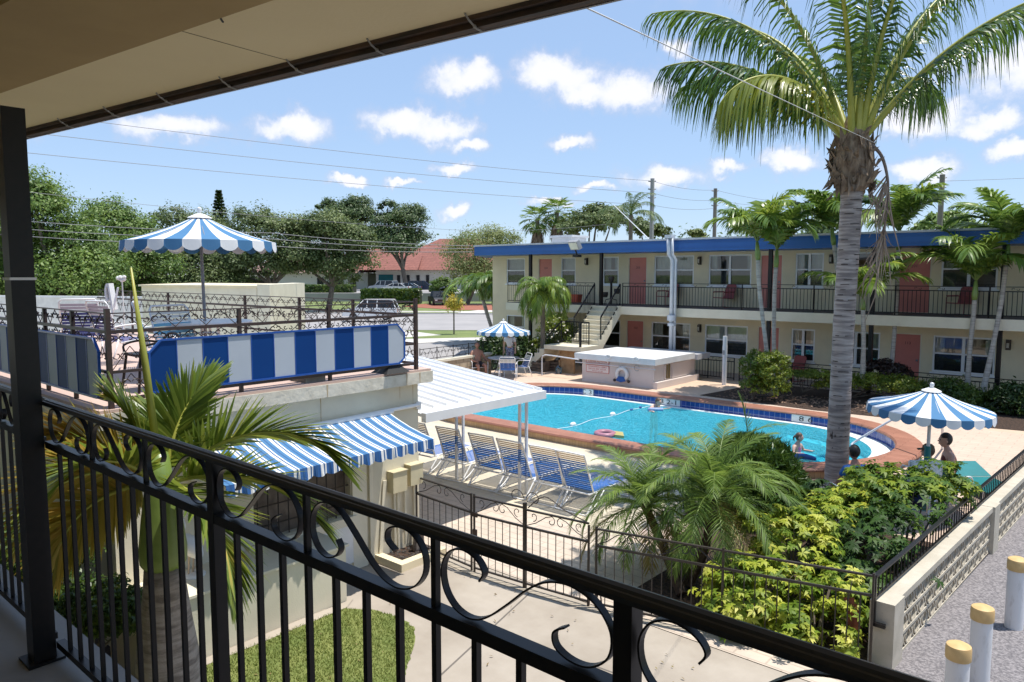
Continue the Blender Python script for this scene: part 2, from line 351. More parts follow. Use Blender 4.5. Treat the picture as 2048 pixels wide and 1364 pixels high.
b_ = deck_part('pool_deck', DECKP, -6.0, lambda y: wallx(y)-.12, 9.6, 13.9)
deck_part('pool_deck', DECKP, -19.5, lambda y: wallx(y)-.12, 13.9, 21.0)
deck_part('pool_deck', mat('plain_deck', (.62,.46,.34), (.56,.41,.30), .8, scale=.8), -19.5, lambda y: wallx(y)-.12, 21.0, 25.0)
def ringmesh(b, o0, z0, o1, z1):
    n = len(o0); b.add([(x, y, z0) for x, y in o0]+[(x, y, z1) for x, y in o1], [(i, (i+1)%n, n+(i+1)%n, n+i) for i in range(n)])
S = lambda r, dx=0.: stad(PX0, PX1+dx, PY, r)
pool = thing('swimming_pool', 'long blue swimming pool with rounded ends and red brick coping', 'swimming pool', (-10.3, PY, 0))
COP = brickmat('red_coping', (.45,.205,.135), (.39,.17,.11), (.20,.075,.05), .9, .12, .006, .5, noise=.25, bump=.3)
COPF = brickmat('tan_coping_face', (.70,.48,.27), (.60,.40,.22), (.46,.30,.17), .085, .6, .004, .6, axes='XZ', noise=.3, offset=0)
b = MB(); n = len(S(1))
ringmesh(b, S(2.93), .30, S(2.93), .33); ringmesh(b, S(2.93), .33, S(2.96), .36); ringmesh(b, S(2.96), .36, S(3.46), .36); ringmesh(b, S(3.46), .36, S(3.49), .33); ringmesh(b, S(3.49), .33, S(3.49), .30); ringmesh(b, S(3.49), .30, S(3.42), .30)
b.build('coping', COP, pool)
b = MB(); ringmesh(b, S(3.42), .30, S(3.42), -.06); b.build('coping_face', COPF, pool)
TILE = brickmat('blue_pool_tile', (.015,.04,.24), (.025,.06,.30), (.18,.22,.42), .15, .15, .008, .15, offset=0, axes='XZ', bump=.2, noise=.1)
b = MB(); ringmesh(b, S(2.97), .30, S(2.97), .085); b.build('tile_band', TILE, pool)
b = MB(); ringmesh(b, S(2.965), .085, S(2.68, -.22), .10); ringmesh(b, S(2.68, -.22), .10, S(2.67, -.22), .02); b.build('gutter_ledge', mat('white_plaster', (.82,.84,.82), (.74,.78,.76), .5), pool)
BASIN = mat('aqua_plaster', (.46,.78,.80), (.40,.72,.76), .7, scale=1.2)
b = MB(); ringmesh(b, S(2.68, -.22), .02, S(2.64, -.22), -1.15); b.sheet(S(2.64, -.22), -1.15)
for i, (dx, r) in enumerate(((2.2, 1.9), (2.55, 1.55), (2.9, 1.2))):      # entry steps at the rounded end
    cx = PX1-.22; c = [(cx+.6+(2.1-.35*i)*cos(a)*1.0, PY+(2.2-.35*i)*sin(a)) for a in [-pi/2+pi*k/16 for k in range(17)]]
b.build('basin', BASIN, pool)
b = MB()
for i in range(3):
    r0 = 2.64-.38*i; zt = -.22-.28*i
    a0 = [(PX1-.22+r0*cos(a), PY+r0*sin(a), zt) for a in [-pi/2+pi*k/20 for k in range(21)]]; a1 = [(PX1-.22+(r0-.38)*cos(a), PY+(r0-.38)*sin(a), zt) for a in [-pi/2+pi*k/20 for k in range(21)]]
    a2 = [(x, y, zt-.28) for x, y, z in a1]
    b.add(a0+a1+a2, [(k, k+1, 22+k, 21+k) for k in range(20)]+[(21+k, 22+k, 43+k, 42+k) for k in range(20)])
b.build('step', BASIN, pool)
def watermat():
    m, nt, b, out = _nt('pool_water'); L = nt.links; N = nt.nodes; N.remove(b)
    n1 = _noise(nt, 4.2, 4, .65, stretch=(1.0, 1.25, 1)); n2 = _noise(nt, .9, 2, .5)
    ad = N.new('ShaderNodeMath'); ad.operation = 'MULTIPLY_ADD'; ad.inputs[1].default_value = .9; L.new(n1.outputs['Fac'], ad.inputs[0]); L.new(n2.outputs['Fac'], ad.inputs[2])
    bp = N.new('ShaderNodeBump'); bp.inputs['Strength'].default_value = 1; bp.inputs['Distance'].default_value = .30; L.new(ad.outputs[0], bp.inputs['Height'])
    fr = N.new('ShaderNodeFresnel'); fr.inputs[0].default_value = 1.33; L.new(bp.outputs[0], fr.inputs[1])
    g = N.new('ShaderNodeBsdfGlossy'); g.inputs['Roughness'].default_value = .06; L.new(bp.outputs[0], g.inputs['Normal'])
    t = N.new('ShaderNodeBsdfTransparent'); t.inputs[0].default_value = (.29,.82,.94,1)
    d = N.new('ShaderNodeBsdfDiffuse'); d.inputs[0].default_value = (.15,.74,.90,1); L.new(bp.outputs[0], d.inputs['Normal'])
    m1 = N.new('ShaderNodeMixShader'); kf = N.new('ShaderNodeMath'); kf.operation = 'MULTIPLY_ADD'; kf.inputs[1].default_value = 1.9; kf.inputs[2].default_value = -.02; kf.use_clamp = True; L.new(fr.outputs[0], kf.inputs[0]); L.new(kf.outputs[0], m1.inputs[0]); L.new(t.outputs[0], m1.inputs[1]); L.new(d.outputs[0], m1.inputs[2])
    k = N.new('ShaderNodeMath'); k.operation = 'MULTIPLY'; k.inputs[1].default_value = .45; L.new(fr.outputs[0], k.inputs[0])
    m2 = N.new('ShaderNodeMixShader'); L.new(k.outputs[0], m2.inputs[0]); L.new(m1.outputs[0], m2.inputs[1]); L.new(g.outputs[0], m2.inputs[2]); L.new(m2.outputs[0], out.inputs[0]); return m
b = MB(); b.sheet(S(2.68, -.22), .088); struct(b.build('pool_water', watermat()))
# text helper (lettering is real raised mesh)
def text(name, s, size, m, parent, loc, rot, ext=.001, align='CENTER', wid=1.):
    cu = bpy.data.curves.new(name, 'FONT'); cu.body = s; cu.size = size; cu.extrude = ext; cu.align_x = align; cu.align_y = 'CENTER'; cu.resolution_u = 2
    tmp = bpy.data.objects.new(name, cu); COL.objects.link(tmp); bpy.context.view_layer.update()
    me = bpy.data.meshes.new_from_object(tmp.evaluated_get(bpy.context.evaluated_depsgraph_get())); bpy.data.objects.remove(tmp)
    Mx = Matrix.Translation(V(loc)-ORG.get(parent.name, V()))@Euler(rot).to_matrix().to_4x4()@Matrix.Diagonal((wid, 1, 1, 1)); me.transform(Mx); me.materials.clear(); me.materials.append(m)
    o = bpy.data.objects.new(name, me); COL.objects.link(o); o.parent = parent; ORG[o.name] = ORG.get(parent.name, V()); return o
INK = mat('black_lettering', (.02,.02,.02), rough=.6)
for x, s in ((-14.15, '8 C 3'), (-11.02, '8 2-1'), (-6.9, '8 6')):
    dy_ = .045 if x < PX0 else 0; b = MB(); b.box(x-.38, x+.38, PY+2.955-dy_, PY+2.968-dy_, .10, .295); mk = b.build('depth_marker', WHITE, pool)
    text('lettering', s, .2, INK, mk, (x, PY+2.952-dy_, .195), (pi/2, 0, 0), wid=1.5)
rq = np.random.default_rng(21); nq = 150; pq = np.c_[rq.uniform(-7,-2.2,nq), rq.uniform(2.2,7.0,nq), np.full(nq,.012)]; kq = rq.normal(0,1,(nq,3)); kq[:,2] = rq.uniform(1.5,4,nq)
LITTER = (pq, kq)
# street side, laid out in strips across the view
def strip(name, pts, z, m): b = MB(); b.sheet([camxy(*p) for p in pts], z); return struct(b.build(name, m))
strip('road', [(-120,84),(-40,79),(0,74.5),(60,68),(60,52),(0,54),(-40,55),(-120,56)], -.03, ROADM)
b = MB()
for a0 in np.arange(-60, 40, 7.): b.quad(*[(*camxy(a, 66.5-.075*a+d), -.026) for a, d in ((a0,0),(a0+3,0),(a0+3,.14),(a0,.14))])
struct(b.build('lane_marking', mat('worn_lane_paint', (.62,.6,.56), rough=.8)))
b = MB(); 
for (a0,b0),(a1,b1) in (((-120,84),(-40,79)),((-40,79),(0,74.5)),((0,74.5),(60,68))):
    p = [camxy(a0,b0), camxy(a1,b1), camxy(a1,b1+.3), camxy(a0,b0+.3)]; b.prism(p, -.06, .1)
struct(b.build('kerb', CONCF))
strip('pavement', [(-120,88.5),(0,79.2),(60,72.5),(60,74.2),(0,81),(-120,90.5)], -.026, CONCF)
strip('path', [(-7,75.2),(-4,75.0),(4,97),(1,97)], -.022, CONCF)
strip('red_mulch_bed', [(-14,93),(-6.2,84),(8,82),(18,92),(16,100),(-12,101)], -.018, REDM)
strip('pavement', [(-60,42),(-6.2,43.5),(-3,45.2),(4,46.5),(4,50),(-3.6,48.2),(-8,54),(-60,55)], -.024, CONCF)
strip('driveway', [(-60,34),(3,34.5),(6,46),(-3,45),(-6.2,43.3),(-60,41.8)], -.028, ROADM)
strip('verge', [(-8.4,46.4),(-5.5,47.0),(5,49.5),(5,53),(-2,52)], -.015, GRASSF)
strip('bounce_slab', [(-40,13),(-9,22),(-4,26),(-8,31),(-60,33)], -.034, CONCF)  # unseen pale slab, added to bounce neutral light onto the cream outbuilding
b = MB(); b.prism([camxy(*p) for p in ((-60,110),(30,110),(40,139.7),(-60,139.7))], -.06, 1.2); struct(b.build('car_park', ROADM))
# ================================================================ the motel across the pool
YW, YE, Z2, ZG = 26.8, 25.0, 2.80, .30
SC_ = 26.8/28.4
mot = thing('motel_building', 'two storey cream motel wing with blue flat roof edge and salmon doors', 'motel', (-11, YW, 0))
def wall_open(b, x0, x1, z0, z1, ops, y, dep):
    xs = sorted({x0, x1, *[o[0] for o in ops], *[o[1] for o in ops]}); zs = sorted({z0, z1, *[o[2] for o in ops], *[o[3] for o in ops]})
    for xa, xb in zip(xs, xs[1:]):
        for za, zb in zip(zs, zs[1:]):
            cx, cz = (xa+xb)/2, (za+zb)/2
            if not any(o[0] < cx < o[1] and o[2] < cz < o[3] for o in ops): b.quad((xa,y,za),(xb,y,za),(xb,y,zb),(xa,y,zb))
    for xa, xb, za, zb in ops:
        b.quad((xa,y,za),(xa,y+dep,za),(xa,y+dep,zb),(xa,y,zb)); b.quad((xb,y,za),(xb,y,zb),(xb,y+dep,zb),(xb,y+dep,za))
        b.quad((xa,y,zb),(xa,y+dep,zb),(xb,y+dep,zb),(xb,y,zb)); b.quad((xa,y,za),(xb,y,za),(xb,y+dep,za),(xa,y+dep,za))
def q(x): return x*SC_
U = [('w',-25.06,-23.83,1,.95),('d',-22.97,-22.10,'204'),('w',-21.58,-20.72,1,.9),('w',-19.18,-18.33,1,.75),('d',-17.82,-16.87,'203'),('w',-16.51,-14.63,2,1),('w',-13.96,-12.14,2,.3),('d',-11.79,-10.90,'202'),
     ('w',-10.41,-9.37,2,.9),('w',-8.5,-7.5,1,.4),('d',-6.88,-5.81,'201'),('w',-5.52,-3.9,2,.5),('w',-2.6,-1.4,2,.8)]
Lw = [('w',-25.06,-23.83,1,.6),('w',-21.5,-20.7,1,.8),('w',-19.1,-18.2,1,.4),('d',-17.88,-16.98,'103'),('w',-16.60,-14.73,2,.5),('w',-14.07,-12.22,2,1),('d',-11.81,-10.93,'102'),('w',-10.48,-9.59,2,.5),
      ('w',-8.97,-7.32,2,.5),('d',-6.88,-6.0,'113'),('w',-5.65,-3.84,2,.35),('w',-2.75,-1.6,2,.6)]
ops = []
for row, zs in ((U, (3.62,4.82,2.84,4.80)), (Lw, (.95,2.12,ZG+.02,2.15))):
    for it in row: ops.append((q(it[1]), q(it[2]), zs[0] if it[0]=='w' else zs[2], zs[1] if it[0]=='w' else zs[3]))
b = MB(); wall_open(b, -24.55, 4, -.05, 4.96, ops, YW, .10)
b.box(-24.55, 4, YW+2.2, YW+9, -.05, 4.96)
b.quad((-24.55,YW,-.05),(-24.55,YW,4.96),(-24.55,YW+2.2,4.96),(-24.55,YW+2.2,-.05)); b.quad((4,YW,-.05),(4,YW+2.2,-.05),(4,YW+2.2,4.96),(4,YW,4.96))
b.build('wall', CREAM, mot)
b = MB(); b.quad((-24.5,YW+.11,2.7),(4,YW+.11,2.7),(4,YW+2.15,2.7),(-24.5,YW+2.15,2.7))
b.build('room_floor', mat('dark_room', (.07,.065,.06), rough=.9), mot)
SCREEN = mat('insect_screen', (.035,.037,.042), (.05,.052,.058), .4, scale=20)
def window(parent, x0, x1, z0, z1, y, panes, cov, seed):
    r = random.Random(seed); f = MB(); t = .055; yy = y+.05
    zm = (z0+z1)/2+.02; n = panes; wx = (x1-x0)/n
    f.box(x0,x0+t,yy-.03,yy+.03,z0,z1); f.box(x1-t,x1,yy-.03,yy+.03,z0,z1); f.box(x0+t,x1-t,yy-.031,yy+.03,z1-t,z1); f.box(x0+t,x1-t,yy-.031,yy+.03,z0,z0+t)
    f.box(x0+t,x1-t,yy-.034,yy+.026,zm-.025,zm+.025)
    for k in range(1, n): f.box(x0+k*wx-.045,x0+k*wx+.045,yy-.038,yy+.022,z0+t,z1-t)
    f.box(x0-.05,x1+.05,y-.06,y-.002,z0-.06,z0-.002)
    w_ = f.build('window', ALU, parent)
    p = MB(); p.quad((x0+t,yy,zm),(x1-t,yy,zm),(x1-t,yy,z1-t),(x0+t,yy,z1-t)); p.quad((x0+t,yy+.003,z0+t),(x1-t,yy+.003,z0+t),(x1-t,yy+.003,zm),(x0+t,yy+.003,zm)); p.build('pane', GLASS, w_)
    s = MB()
    s.quad((x0+t,yy+.012,z0+t),(x1-t,yy+.012,z0+t),(x1-t,yy+.012,zm-.02),(x0+t,yy+.012,zm-.02)); s.build('screen', SCREEN2, w_)
    c = MB(); W = x1-x0
    segs = [(x0, x1)] if cov > .85 else [(x0, x0+W*cov*.5), (x1-W*cov*.5, x1)]
    for a, e in segs:
        m_ = max(6, int((e-a)/.035)); xs = [a+(e-a)*i/m_ for i in range(m_+1)]; ys = [y+.2+.025*sin(i*1.9+r.random()) for i in range(m_+1)]
        c.add([(x, v, z0-.05) for x, v in zip(xs, ys)]+[(x, v, z1+.03) for x, v in zip(xs, ys)], [(i, i+1, m_+2+i, m_+1+i) for i in range(m_)])
    c.build('curtain', CURTAIN, w_, True)
def screenmat():
    m, nt, b, out = _nt('window_screen'); t = nt.nodes.new('ShaderNodeBsdfTransparent'); b.inputs['Base Color'].default_value = (.03,.032,.038,1); b.inputs['Roughness'].default_value = .5
    ms = nt.nodes.new('ShaderNodeMixShader'); ms.inputs[0].default_value = .72; nt.links.new(t.outputs[0], ms.inputs[1]); nt.links.new(b.outputs[0], ms.inputs[2]); nt.links.new(ms.outputs[0], out.inputs[0]); return m
SCREEN2 = screenmat()
DARKRED = mat('door_number_dark', (.12,.03,.03), rough=.5)
def door(parent, x0, x1, z0, z1, y, num):
    d = MB(); d.box(x0+.04, x1-.04, y+.045, y+.085, z0, z1-.04); do = d.build('door', PINK, parent)
    f = MB(); f.box(x0,x0+.04,y+.01,y+.09,z0,z1); f.box(x1-.04,x1,y+.01,y+.09,z0,z1); f.box(x0+.04,x1-.04,y+.012,y+.09,z1-.04,z1); f.box(x0-.03,x1+.03,y-.05,y+.09,z0-.02,z0-.001); f.build('door_frame', CREAM2, do)
    k = MB(); k.ball((x1-.12, y+.02, z0+.95), .035, 8); k.cyl((x1-.12,y+.05,z0+.95),(x1-.12,y+.02,z0+.95),.015,n=6); k.build('handle', GREY, do)
    text('lettering', num, .13, DARKRED, do, ((x0+x1)/2, y+.043, z0+1.5), (pi/2,0,0))
for row, zs in ((U, (3.62,4.82,2.84,4.80)), (Lw, (.95,2.12,ZG+.02,2.15))):
    for i, it in enumerate(row):
        if it[0] == 'w': window(mot, q(it[1]), q(it[2]), zs[0], zs[1], YW, it[3], it[4], i*7+int(zs[0]*10))
        else: door(mot, q(it[1]), q(it[2]), zs[2], zs[3], YW, it[3])
b = MB(); b.prism([(-22.1,YE),(3.9,YE),(3.9,YW-.003),(-22.1,YW-.003)], Z2-.32, Z2); b.build('walkway_slab', CREAM2, mot)
b = MB(); b.prism([(-22.05,YE+.04),(3.9,YE+.04),(3.9,YW-.003),(-22.05,YW-.003)], Z2+.001, Z2+.02); b.build('walkway_floor', mat('grey_walkway_paint', (.16,.13,.12), (.12,.10,.09), .8), mot)
b = MB(); b.prism([(-23.2,YE-.1),(3.9,YE-.1),(3.9,YW-.003),(-23.2,YW-.003)], .02, ZG); b.build('ground_walkway', mat('walkway_concrete', (.42,.36,.32), (.34,.29,.26), .85), mot)
RP = [(-24.0,24.95),(4.2,24.95),(4.2,36),(-27,36),(-27,29)]
b = MB(); b.prism(RP, 4.93, 5.33); roof = b.build('roof', FASCIA, mot)
b = MB()
for k, (z, o) in enumerate(((5.03,.02),(5.24,.03))): b.box(-24.0,4.2,24.95-o,24.949,z,z+.018)
b.build('fascia_rib', FASCIA, roof)
b = MB(); b.prism([(-24.03,24.9),(4.2,24.9),(4.2,36),(-27.03,36.02),(-27.03,29)], 5.335, 5.40); b.build('roof_edge_flashing', mat('pale_flashing', (.55,.57,.62), rough=.4), roof)
b = MB(); b.box(-22.6,-21.4,29,30.2,5.41,5.85); b.box(-22.7,-21.3,28.9,30.3,5.851,5.95); b.build('roof_vent_box', mat('vent_white', (.62,.62,.62), rough=.6), roof)
b = MB(); b.lathe([(.0,5.72),(.35,5.70),(.4,5.62),(.2,5.6),(.2,5.41)][::-1], (-12.0,28.6,0), 14); b.build('roof_vent', WHITE, roof)
for x in [_ray(p_,600).x/_ray(p_,600).y*25.12 for p_ in (1061,1202,1539,1745,2004)]+[1.2]:
    b = MB(); b.box(x-.06,x+.06,YE+.06,YE+.18,Z2+.02,4.93); b.build('column', IRON, mot)
    b = MB(); b.box(x-.06,x+.06,YE+.06,YE+.18,ZG,Z2-.32); b.build('column', IRON, mot)
for x, z in ((-20.07,4.62),(-14.36,4.60),(-14.3,1.95),(-8.75,1.8),(-3.5,1.94),(-9.1,4.6)):
    b = MB(); b.box(q(x)-.07,q(x)+.07,YW-.02,YW-.001,z-.16,z+.16); b.box(q(x)-.05,q(x)+.05,YW-.13,YW-.021,z-.12,z+.14); l = b.build('wall_lamp', mat('bronze_lamp', (.05,.035,.025), rough=.4), mot)
    b = MB(); b.box(q(x)-.035,q(x)+.035,YW-.14,YW-.131,z-.09,z+.06); b.build('lamp_glass', mat('frosted_lamp', (.45,.42,.35), rough=.3), l)
def iron_rail(name, p0, p1, h, label, n_posts, nbar, m=IRON, deco=True, base=.08):
    """straight iron railing: posts, two top rails with small scrolls between, a bar panel"""
    p0, p1 = V(p0), V(p1); d = p1-p0; L = V((d.x, d.y, 0)).length
    t = thing(name, label, 'railing', p0); up = V((0,0,1))
    for i in range(n_posts+1):
        b = MB(); a = p0+d*(i/n_posts); b.cyl(a, a+up*h, .022, n=4); b.build('post', m, t)
    b = MB(); b.tube([p0+up*h, p1+up*h], 0, flat=(.02,.045), up=up); b.build('top_rail', m, t)
    dz = .13 if deco else .0
    b = MB(); b.tube([p0+up*(h-dz), p1+up*(h-dz)], 0, flat=(.03,.04), up=up); b.build('rail', m, t)
    b = MB(); b.tube([p0+up*base, p1+up*base], 0, flat=(.03,.04), up=up)
    for k in range(1, nbar): a = p0+d*(k/nbar); b.cyl(a+up*base, a+up*(h-dz), .0095, n=4)
    b.build('bar_panel', m, t)
    if deco:
        b = MB(); u = d.normalized()
        for i in range(n_posts):
            for k in range(3):
                c = p0+d*((i+.25+.25*k)/n_posts)+up*(h-dz/2)
                for s in (1,-1): b.tube([c+u*s*(.02+x)+up*z for x, z in spiral((.05,0), .045, .012, pi, pi+s*4.4, 8)], .006, 4)
        b.build('scrollwork', m, t)
    return t
iron_rail('walkway_railing', (-22.0,YE+.03,Z2+.02), (-17.3,YE+.03,Z2+.02), .90, 'black iron railing along the upper walkway from its end to the stairs', 3, 42)
iron_rail('walkway_railing', (-15.95,YE+.03,Z2+.02), (3.8,YE+.03,Z2+.02), .90, 'long black iron railing along the upper walkway between stairs and palms', 8, 170)
iron_rail('walkway_railing', (-13.2,YE-.05,ZG), (-11.2,YE-.05,ZG), .80, 'black iron railing on the ground walkway beside the white tall post', 2, 18)
iron_rail('walkway_railing', (-11.0,YE-.05,ZG), (3.8,YE-.05,ZG), .80, 'long black iron railing on the ground walkway behind the clipped shrubs', 8, 130)
# floodlight on the roof edge
t = thing('floodlight', 'grey floodlight mounted on the blue roof edge', 'floodlight', gd(1150,492,27.6))
p = gd(1150,490,27.9); b = MB(); M_ = Euler((radians(28),0,radians(-12))).to_matrix(); b.obox(p, .5,.16,.34, M_); b.build('housing', GREY, t)
b = MB(); b.obox(p+M_@V((0,-.085,0)), .42,.02,.27, M_); b.build('lamp_glass', mat('floodlight_lens', (.7,.7,.62), rough=.15), t)
b = MB(); b.cyl(p+V((.02,.0,-.17)), p+V((.04,.08,-.36)), .03, n=6); b.box(p.x-.1,p.x+.16,p.y-.02,p.y+.2,p.z-.45,p.z-.36); b.build('bracket', IRON, t)
# stairs
t = thing('outdoor_staircase', 'cream concrete staircase climbing from the deck to the upper walkway', 'staircase', (-17, 23, ZG))
LX0, LX1, LY0, LY1, LZ = -17.75, -16.0, 22.3, 23.5, 1.36
b = MB(); b.box(LX0,LX1,LY0,LY1,LZ-.16,LZ); b.build('landing', CREAM2, t)
nr = 6; rise = (LZ-ZG)/nr; tr = .235
b = MB(); prof = []
for i in range(nr): x = LX0-(nr-1-i)*tr; prof += [(x-tr, ZG+i*rise), (x-tr, ZG+(i+1)*rise)] if False else []
pts = [(LX0-(nr-1)*tr-.0, ZG)]
for i in range(nr-1): x = LX0-(nr-1-i)*tr; pts += [(x, ZG+(i+1)*rise), (x+tr, ZG+(i+1)*rise)]
pts += [(LX0, LZ-.16), (LX0, LZ-.34), (LX0-(nr-1)*tr+.36, ZG)]
b.extr([(x, LY0, z) for x, z in pts], (0, LY1-LY0, 0)); b.build('flight', CREAM2, t)
nu = 8; ru = (Z2-LZ)/nu; tu = (YE-LY1)/nu
for i in range(nu):
    b = MB(); y = LY1+i*tu; b.box(LX0+.55, LX1-.10, y-.02, y+tu+.05, LZ+(i+1)*ru-.045, LZ+(i+1)*ru); b.box(LX0+.55,LX1-.10,y+.004,y+.03,LZ+i*ru,LZ+(i+1)*ru-.046); b.build('step', CREAM2, t)
for x in (LX0+.45, LX1-.10):
    b = MB(); pts = [(LY1, LZ-.16)]+sum([[(LY1+i*tu, LZ+i*ru+(.02 if i else 0)), (LY1+i*tu, LZ+(i+1)*ru+.02)] for i in range(nu)], [])+[(YE+.0, Z2+.02-.0), (YE, Z2-.32), (LY1+.22, LZ-.16)]
    b.extr([(x, y, z) for y, z in pts], (.10,0,0)); b.build('stringer', CREAM2, t)
def stair_rail(name, path, label, h=.86):
    t = thing(name, label, 'railing', path[0]); up = V((0,0,1))
    b = MB(); b.tube([V(p)+up*h for p in path], 0, flat=(.05,.04), up=up); b.build('handrail', IRON, t)
    b = MB(); b.tube([V(p)+up*.1 for p in path], 0, flat=(.03,.03), up=up)
    for p, r in zip(path, path[1:]):
        p, r = V(p), V(r); n = max(2, int((r-p).length/.115))
        for k in range(1, n): a = p.lerp(r, k/n); b.cyl(a+up*.1, a+up*h, .010, n=4)
    b.build('bar_panel', IRON, t)
    for p in path: b = MB(); b.cyl(V(p), V(p)+up*h, .028, n=4); b.build('post', IRON, t)
stair_rail('stair_railing', [(LX1-.05, LY1+.15, LZ+.2), (LX1-.05, YE, Z2+.02)], 'black stair railing on the open side of the upper flight')
stair_rail('stair_railing', [(LX0+.48, LY1+.1, LZ+.15), (LX0+.48, YE, Z2+.02)], 'black stair railing on the palm side of the upper flight')
stair_rail('stair_railing', [(LX0-1.15, LY1-.08, ZG), (LX0, LY1-.08, LZ), (LX1-.4, LY1-.12, LZ)], 'black stair railing behind the lower flight and landing')
b = MB(); b.cyl((LX1-.1,LY0+.1,LZ),(LX1-.1,LY0+.1,LZ+.9),.06,n=4); tag(b.build('newel_post', IRON), 'thick black iron post at the corner of the stair landing', 'post')
# under the stairs
t = thing('wooden_panel', 'worn tan wooden door panel standing under the stair landing', 'wooden panel', (-16.9,22.6,ZG))
WOOD = mat('weathered_plywood', (.42,.28,.15), (.24,.14,.07), .8, scale=5, lo=.3, hi=.7)
b = MB(); b.box(-17.2,-16.5,22.55,22.62,ZG,LZ-.17); b.build('board', WOOD, t)
b = MB(); b.box(-17.2,-16.5,22.52,22.549,ZG+.5,ZG+.58); b.box(-17.2,-17.12,22.52,22.549,ZG,LZ-.17); b.build('batten', WOOD, t)
for i, (x, y, lab) in enumerate(((-18.0,22.4,'dark slatted crate lying under the lower stair flight'),(-17.6,22.9,'grey slatted crate stacked deep under the landing'))):
    t = thing('crate', lab, 'crate', (x,y,ZG)); cm = mat('old_crate_wood', (.2,.15,.11), (.1,.075,.06), .9, scale=6)
    for k in range(3): b = MB(); b.box(x-.3,x+.3,y-.2,y-.17,ZG+.03+k*.12,ZG+.12+k*.12); b.build('slat', cm, t)
    b = MB(); b.box(x-.29,x-.24,y-.168,y+.2,ZG,ZG+.38); b.box(x+.24,x+.29,y-.168,y+.2,ZG,ZG+.38); b.box(x-.29,x+.29,y+.201,y+.23,ZG,ZG+.38); b.build('frame', cm, t)
b = MB(); b.lathe([(.10,0),(.11,.02),(.11,.24),(.05,.31),(.03,.34)], (-16.95,22.2,ZG), 12); tag(b.build('water_jug', glassmat('blue_jug_plastic', (.35,.6,.8))), 'blue plastic water jug by the wooden panel under the stairs', 'jug')
P = [gz(1106,750,.3)]; P = [(-17.2,21.5,.3),(-17.2,21.5,.95),(-17.1,21.5,1.05),(-16.9,21.5,1.08),(-15.5,21.5,1.02)]
b = MB(); b.tube(smooth_path(P, 5), .025, 8); tag(b.build('pipe_rail', PIPE), 'curved white pipe rail standing beside the pink box', 'handrail')
# white box by the pool with lid, signs, life ring
t = thing('poolside_cabinet', 'large pinkish white box with overhanging white lid at the pool edge', 'storage cabinet', (-13.8,22.7,.3))
BOXM = mat('pinkish_white_paint', (.68,.60,.56), (.62,.545,.51), .6, scale=1)
b = MB(); b.box(-15.25,-12.35,21.35,24.2,.3,1.10); b.build('body', BOXM, t)
b = MB(); b.box(-12.349,-12.2,21.3,24.25,.3,.52); b.build('plinth', BOXM, t)
b = MB(); b.box(-15.45,-12.2,21.15,23.9,1.101,1.30); b.build('lid', WHITE, t)
b = MB(); b.box(-15.42,-12.1,23.905,24.9,1.06,1.25); b.build('lid', mat('grey_white_paint', (.55,.55,.57), rough=.5), t)['label'] = 'lower greyish rear lid'
b = MB(); b.box(-12.349,-12.30,22.0,22.06,.55,1.05); b.box(-12.349,-12.30,22.5,23.5,.55,1.05); b.build('side_door', BOXM, t)
b = MB(); b.box(-12.349,-12.31,22.15,22.21,.56,1.04); b.box(-12.349,-12.31,22.3,22.36,.56,1.04); b.build('hinge_strip', mat('brass_hinge', (.25,.18,.07), rough=.5), t)
for x in (-14.0,-12.9):
    b = MB(); b.tube([(x+.09*cos(a), 21.13, 1.27+.06*sin(a)) for a in [2*pi*i/10 for i in range(10)]], .02, 6, closed=True); b.build('ring_bracket', ALU, t)
RED = mat('red_lettering', (.55,.06,.05), rough=.5); SIGNW = mat('sign_white', (.80,.70,.66), rough=.5)
for (z0, z1, lines, lab) in ((.98,1.085,[('CASYEE NOTICER',1.032,.075)],'long narrow white sign with red lettering near the lid of the pink box'),(.66,.90,[('SWIMMING USERS',.85,.07),('SW AT EW YOUR.',.77,.07),('POOL USE 1 AT A TIME',.70,.04)],'white sign with three lines of red lettering beside the life ring')):
    s = thing('notice_sign', lab, 'sign', (-14.6,21.34,z0)); b = MB(); b.box(-15.05,-14.12,21.33,21.348,z0,z1); b.build('board', SIGNW, s)
    b = MB()
    for xa,xb,za,zb in ((-15.06,-14.11,z1,z1+.012),(-15.06,-14.11,z0-.012,z0),(-15.062,-15.05,z0,z1),(-14.12,-14.108,z0,z1)): b.box(xa,xb,21.325,21.348,za,zb)
    b.build('border', RED, s)
    for ln, z, sz in lines: text('lettering', ln, sz, RED, s, (-14.585,21.328,z), (pi/2,0,0), wid=1.35 if sz>.05 else 1.1)
t = thing('life_ring', 'white life ring with blue rope hanging on the pink box', 'life ring', (-13.55,21.3,.45))
b = MB(); b.tube([(-13.55+.20*cos(a), 21.29, .69+.20*sin(a)) for a in [2*pi*i/28 for i in range(28)]], .065, 8, closed=True); b.build('ring', WHITE, t, True)
b = MB(); b.extr([(-13.65,21.2,.62),(-13.45,21.2,.62),(-13.36,21.2,.47),(-13.55,21.2,.42),(-13.74,21.2,.47)], (0,.03,0)); b.build('rope_bundle', mat('blue_rope', (.02,.10,.36), rough=.8), t)
for x in (-13.83,-13.27): b = MB(); b.ball((x,21.26,.47), .055, 10); b.build('end_knob', mat('brown_knob', (.05,.035,.03), rough=.5), t)
t = thing('rescue_pole', 'thin white rescue pole hung along the front of the pink box', 'pole', (-14,21.3,.95))
b = MB(); b.cyl((-15.5,21.28,.955),(-12.25,21.28,.955),.018,n=8); b.build('shaft', PIPE, t)
b = MB(); b.tube([(-12.95+.10*cos(a), 21.25, .96+.10*sin(a)) for a in [radians(20+300*i/12) for i in range(13)]], .012, 6); b.build('hook', GREY, t)
t = thing('downpipe', 'tall white vent pipe rising from the pink box to the roof edge', 'pipe', (-13.6,24.75,1.2))
